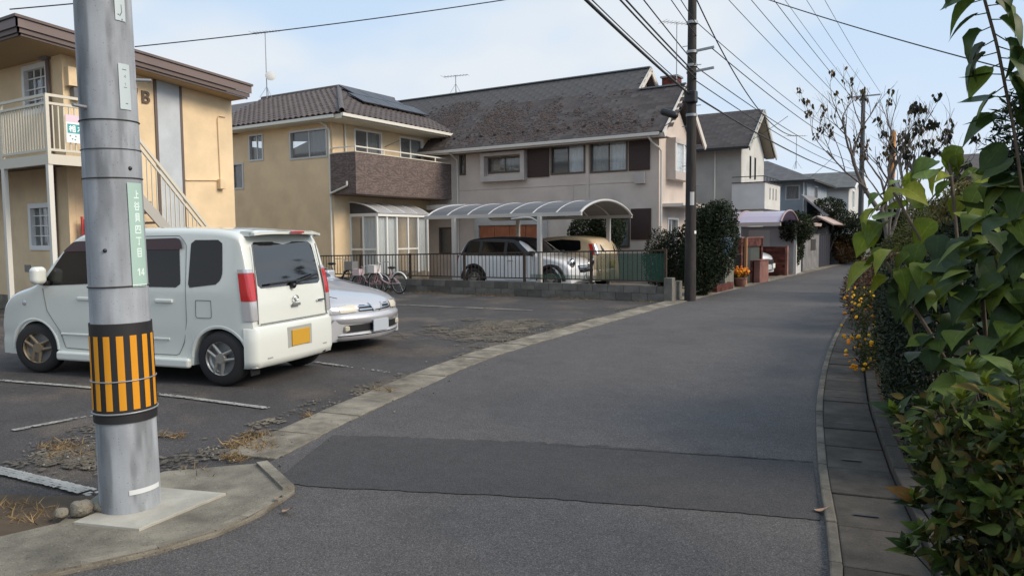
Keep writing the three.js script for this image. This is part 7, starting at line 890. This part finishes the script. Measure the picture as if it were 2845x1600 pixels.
shrub('evergreen_tree', 'rounded evergreen tree behind the arched carport', [-10.3, 0, -21.5], [[-10.5, 1.6, -21.4, 0.6, 0.6, 0.4], [-9.8, 1.75, -21.5, 0.6, 0.65, 0.4], [-10.2, 1.2, -21.4, 0.8, 0.5, 0.4]], 12000, LEAF.small, 0.07, [...EV, [0.07, 0.09, 0.03]], 'evergreen shrubs by the houses');
shrub('rounded_shrub', 'rounded green shrub over the side gate up the street', [-5.75, 0, -29.9], [[-5.7, 1.75, -29.8, 0.62, 0.62, 0.7], [-5.85, 1.0, -30.3, 0.35, 0.7, 0.5]], 9000, LEAF.small, 0.08, [...EV, [0.08, 0.10, 0.03]], 'shrubs up the street');
shrub('cloud_pruned_tree', 'cloud-pruned tree past the grey gate wall', [-6.2, 0, -39.5], [[-6.0, 2.9, -39.3, 0.75, 0.4, 0.7], [-5.5, 2.2, -40, 0.8, 0.5, 0.8], [-6.6, 2.1, -39, 0.6, 0.4, 0.7], [-5.3, 1.5, -41, 0.8, 0.7, 0.9]], 10000, LEAF.small, 0.1, [...EV, [0.08, 0.09, 0.035]], 'shrubs up the street');
shrub('autumn_hedge', 'orange-brown autumn hedge past the dark gate', [-5.5, 0, -42.5], [[-5.5, 0.75, -41.2, 0.5, 0.75, 1.5], [-5.35, 0.6, -44, 0.5, 0.6, 1.6]], 8000, LEAF.small, 0.09, [[0.24, 0.09, 0.03], [0.30, 0.13, 0.04], [0.16, 0.07, 0.03], [0.2, 0.16, 0.05]], 'shrubs up the street', false);
for (const [x, z, h, w, l] of [[-4.6, -56, 3.2, 1.6, 'dark tree beside the far white house'], [-2.6, -62, 3.6, 2.2, 'broad olive tree at the end of the street'], [1.0, -60, 4.2, 2.6, 'tall olive tree closing the view behind the shrubs'], [5.5, -52, 5.0, 3.0, 'big dark tree far right behind the hedge']]) shrub('street_tree', l, [x, 0, z], [[x, h * 0.6, z, w * 0.6, h * 0.45, w * 0.6], [x - w * 0.35, h * 0.4, z, w * 0.5, h * 0.4, w * 0.5], [x + w * 0.4, h * 0.45, z + 0.5, w * 0.5, h * 0.4, w * 0.5]], 7000, LEAF.small, 0.22, [...EV, [0.1, 0.1, 0.035], [0.14, 0.12, 0.05]], 'trees closing the street');

// ---- sparse trees losing their leaves
function bareTree(name, label, base, limbs, leafN, leafSize, cols, hang, spread, depth = 4, clumps = 40) {
  const A = thing(name, label, 'tree', base, 'half-bare trees above the hedge'), tips = [], gs = [], grow = (p, d, len, r, lv) => {
    const n = 4, pts = [p.clone()]; let q = p.clone(), dd = d.clone(); for (let k = 0; k < n; k++) { dd.add(V(rr(-0.18, 0.18), rr(-0.05, 0.16), rr(-0.18, 0.18))).normalize(); q = q.clone().addScaledVector(dd, len / n); pts.push(q); if (lv <= 2) tips.push([q.clone(), dd.clone(), lv]); }
    for (let k = 0; k < n; k++) gs.push(rod(pts[k], pts[k + 1], lerp(r, r * 0.55, k / n), lerp(r, r * 0.55, (k + 1) / n), lv > 2 ? 7 : 4));
    if (lv <= 0) return; const m = lv > 2 ? 3 : 3; for (let k = 0; k < m; k++) { const t = pts[Math.min(n, 1 + Math.floor(rr(0.3, 1) * n))]; grow(t, dd.clone().add(V(rr(-1, 1), rr(-0.15, 0.7), rr(-1, 1)).multiplyScalar(spread)).normalize(), len * rr(0.5, 0.78), r * 0.52, lv - 1); }
  };
  for (const [p0, p1, r] of limbs) { const a = V(...p0), b = V(...p1), d = b.clone().sub(a); grow(a, d.clone().normalize(), d.length(), r, depth); }
  obj('trunk', gs, mat([0.17, 0.145, 0.125], 0.95, { map: rep(T.streak, 0.5) }), A);
  const spots = []; for (let k = 0; k < clumps; k++) spots.push(pick(tips));
  foliage('leaves', A, leafN, LEAF.ovate, () => { const [p, d] = pick(spots); return [p.clone().add(inBall().multiplyScalar(0.11)), rr(leafSize * 0.7, leafSize * 1.25), V(rr(-0.5, 0.5), -hang, rr(-0.5, 0.5))]; }, cols);
  return A;
}
bareTree('persimmon_tree', 'leaning half-bare tree with brown and green leaves above the road', [-1.9, 0, -23.9], [[[-1.7, 0, -23.9], [-2.35, 2.3, -23.9], 0.11], [[-2.3, 2.2, -23.9], [-3.25, 3.7, -23.8], 0.07], [[-2.0, 1.4, -23.9], [-1.9, 3.0, -24.2], 0.045], [[-2.6, 2.8, -23.9], [-3.8, 3.9, -23.6], 0.03]], 420, 0.13, [[0.16, 0.11, 0.035], [0.10, 0.09, 0.03], [0.22, 0.12, 0.04], [0.06, 0.06, 0.03]], 1.2, 0.62, 4, 90);
bareTree('sparse_tree', 'upright sparse tree with clustered dark leaves at twig tips', [-1.15, 0, -20], [[[-1.15, 0, -20], [-1.2, 2.0, -20], 0.06], [[-1.2, 2.0, -20], [-1.5, 3.5, -19.9], 0.027], [[-1.2, 1.9, -20], [-0.85, 3.3, -20.1], 0.027], [[-1.18, 1.7, -20], [-0.4, 3.0, -20.1], 0.025]], 330, 0.15, [[0.035, 0.035, 0.025], [0.05, 0.05, 0.03], [0.03, 0.04, 0.025], [0.08, 0.06, 0.03]], 1.0, 0.75, 3, 32);

{ // ---- houses across the road and behind, seen only as reflections and as shelter from the sky
  const mk = (label, x0, x1, z0, z1, h, r) => { const A = thing('opposite_house', label, 'house', [(x0 + x1) / 2, 0, (z0 + z1) / 2], 'houses outside the view'); obj('wall', box(x0, 0, z0, x1, h, z1), B.h3, A); const m = (z0 + z1) / 2; obj('roof', [prism([V(x0 - 0.5, h - 0.1, z1 + 0.5), V(x1 + 0.5, h - 0.1, z1 + 0.5), V(x1 + 0.5, r, m), V(x0 - 0.5, r, m)], 0.1), prism([V(x0 - 0.5, r, m), V(x1 + 0.5, r, m), V(x1 + 0.5, h - 0.1, z0 - 0.5), V(x0 - 0.5, h - 0.1, z0 - 0.5)], 0.1)], B.slate[1], A); obj('gable', [prism([V(x0, h, z0), V(x0, h, z1), V(x0, r - 0.2, m)], 0.1, V(1, 0, 0)), prism([V(x1, h, z0), V(x1, h, z1), V(x1, r - 0.2, m)], 0.1, V(-1, 0, 0))], B.h3, A); };
  mk('grey house across the road facing the car park', 13, 20, -9, -1, 5, 7.2); mk('neighbouring block behind the car park at left', -33, -19, 2.5, 9.5, 5.3, 6.8);
  mk('grey house behind the viewpoint', -14, -5, 9, 16, 5, 7);
}

renderer.render(scene, camera);
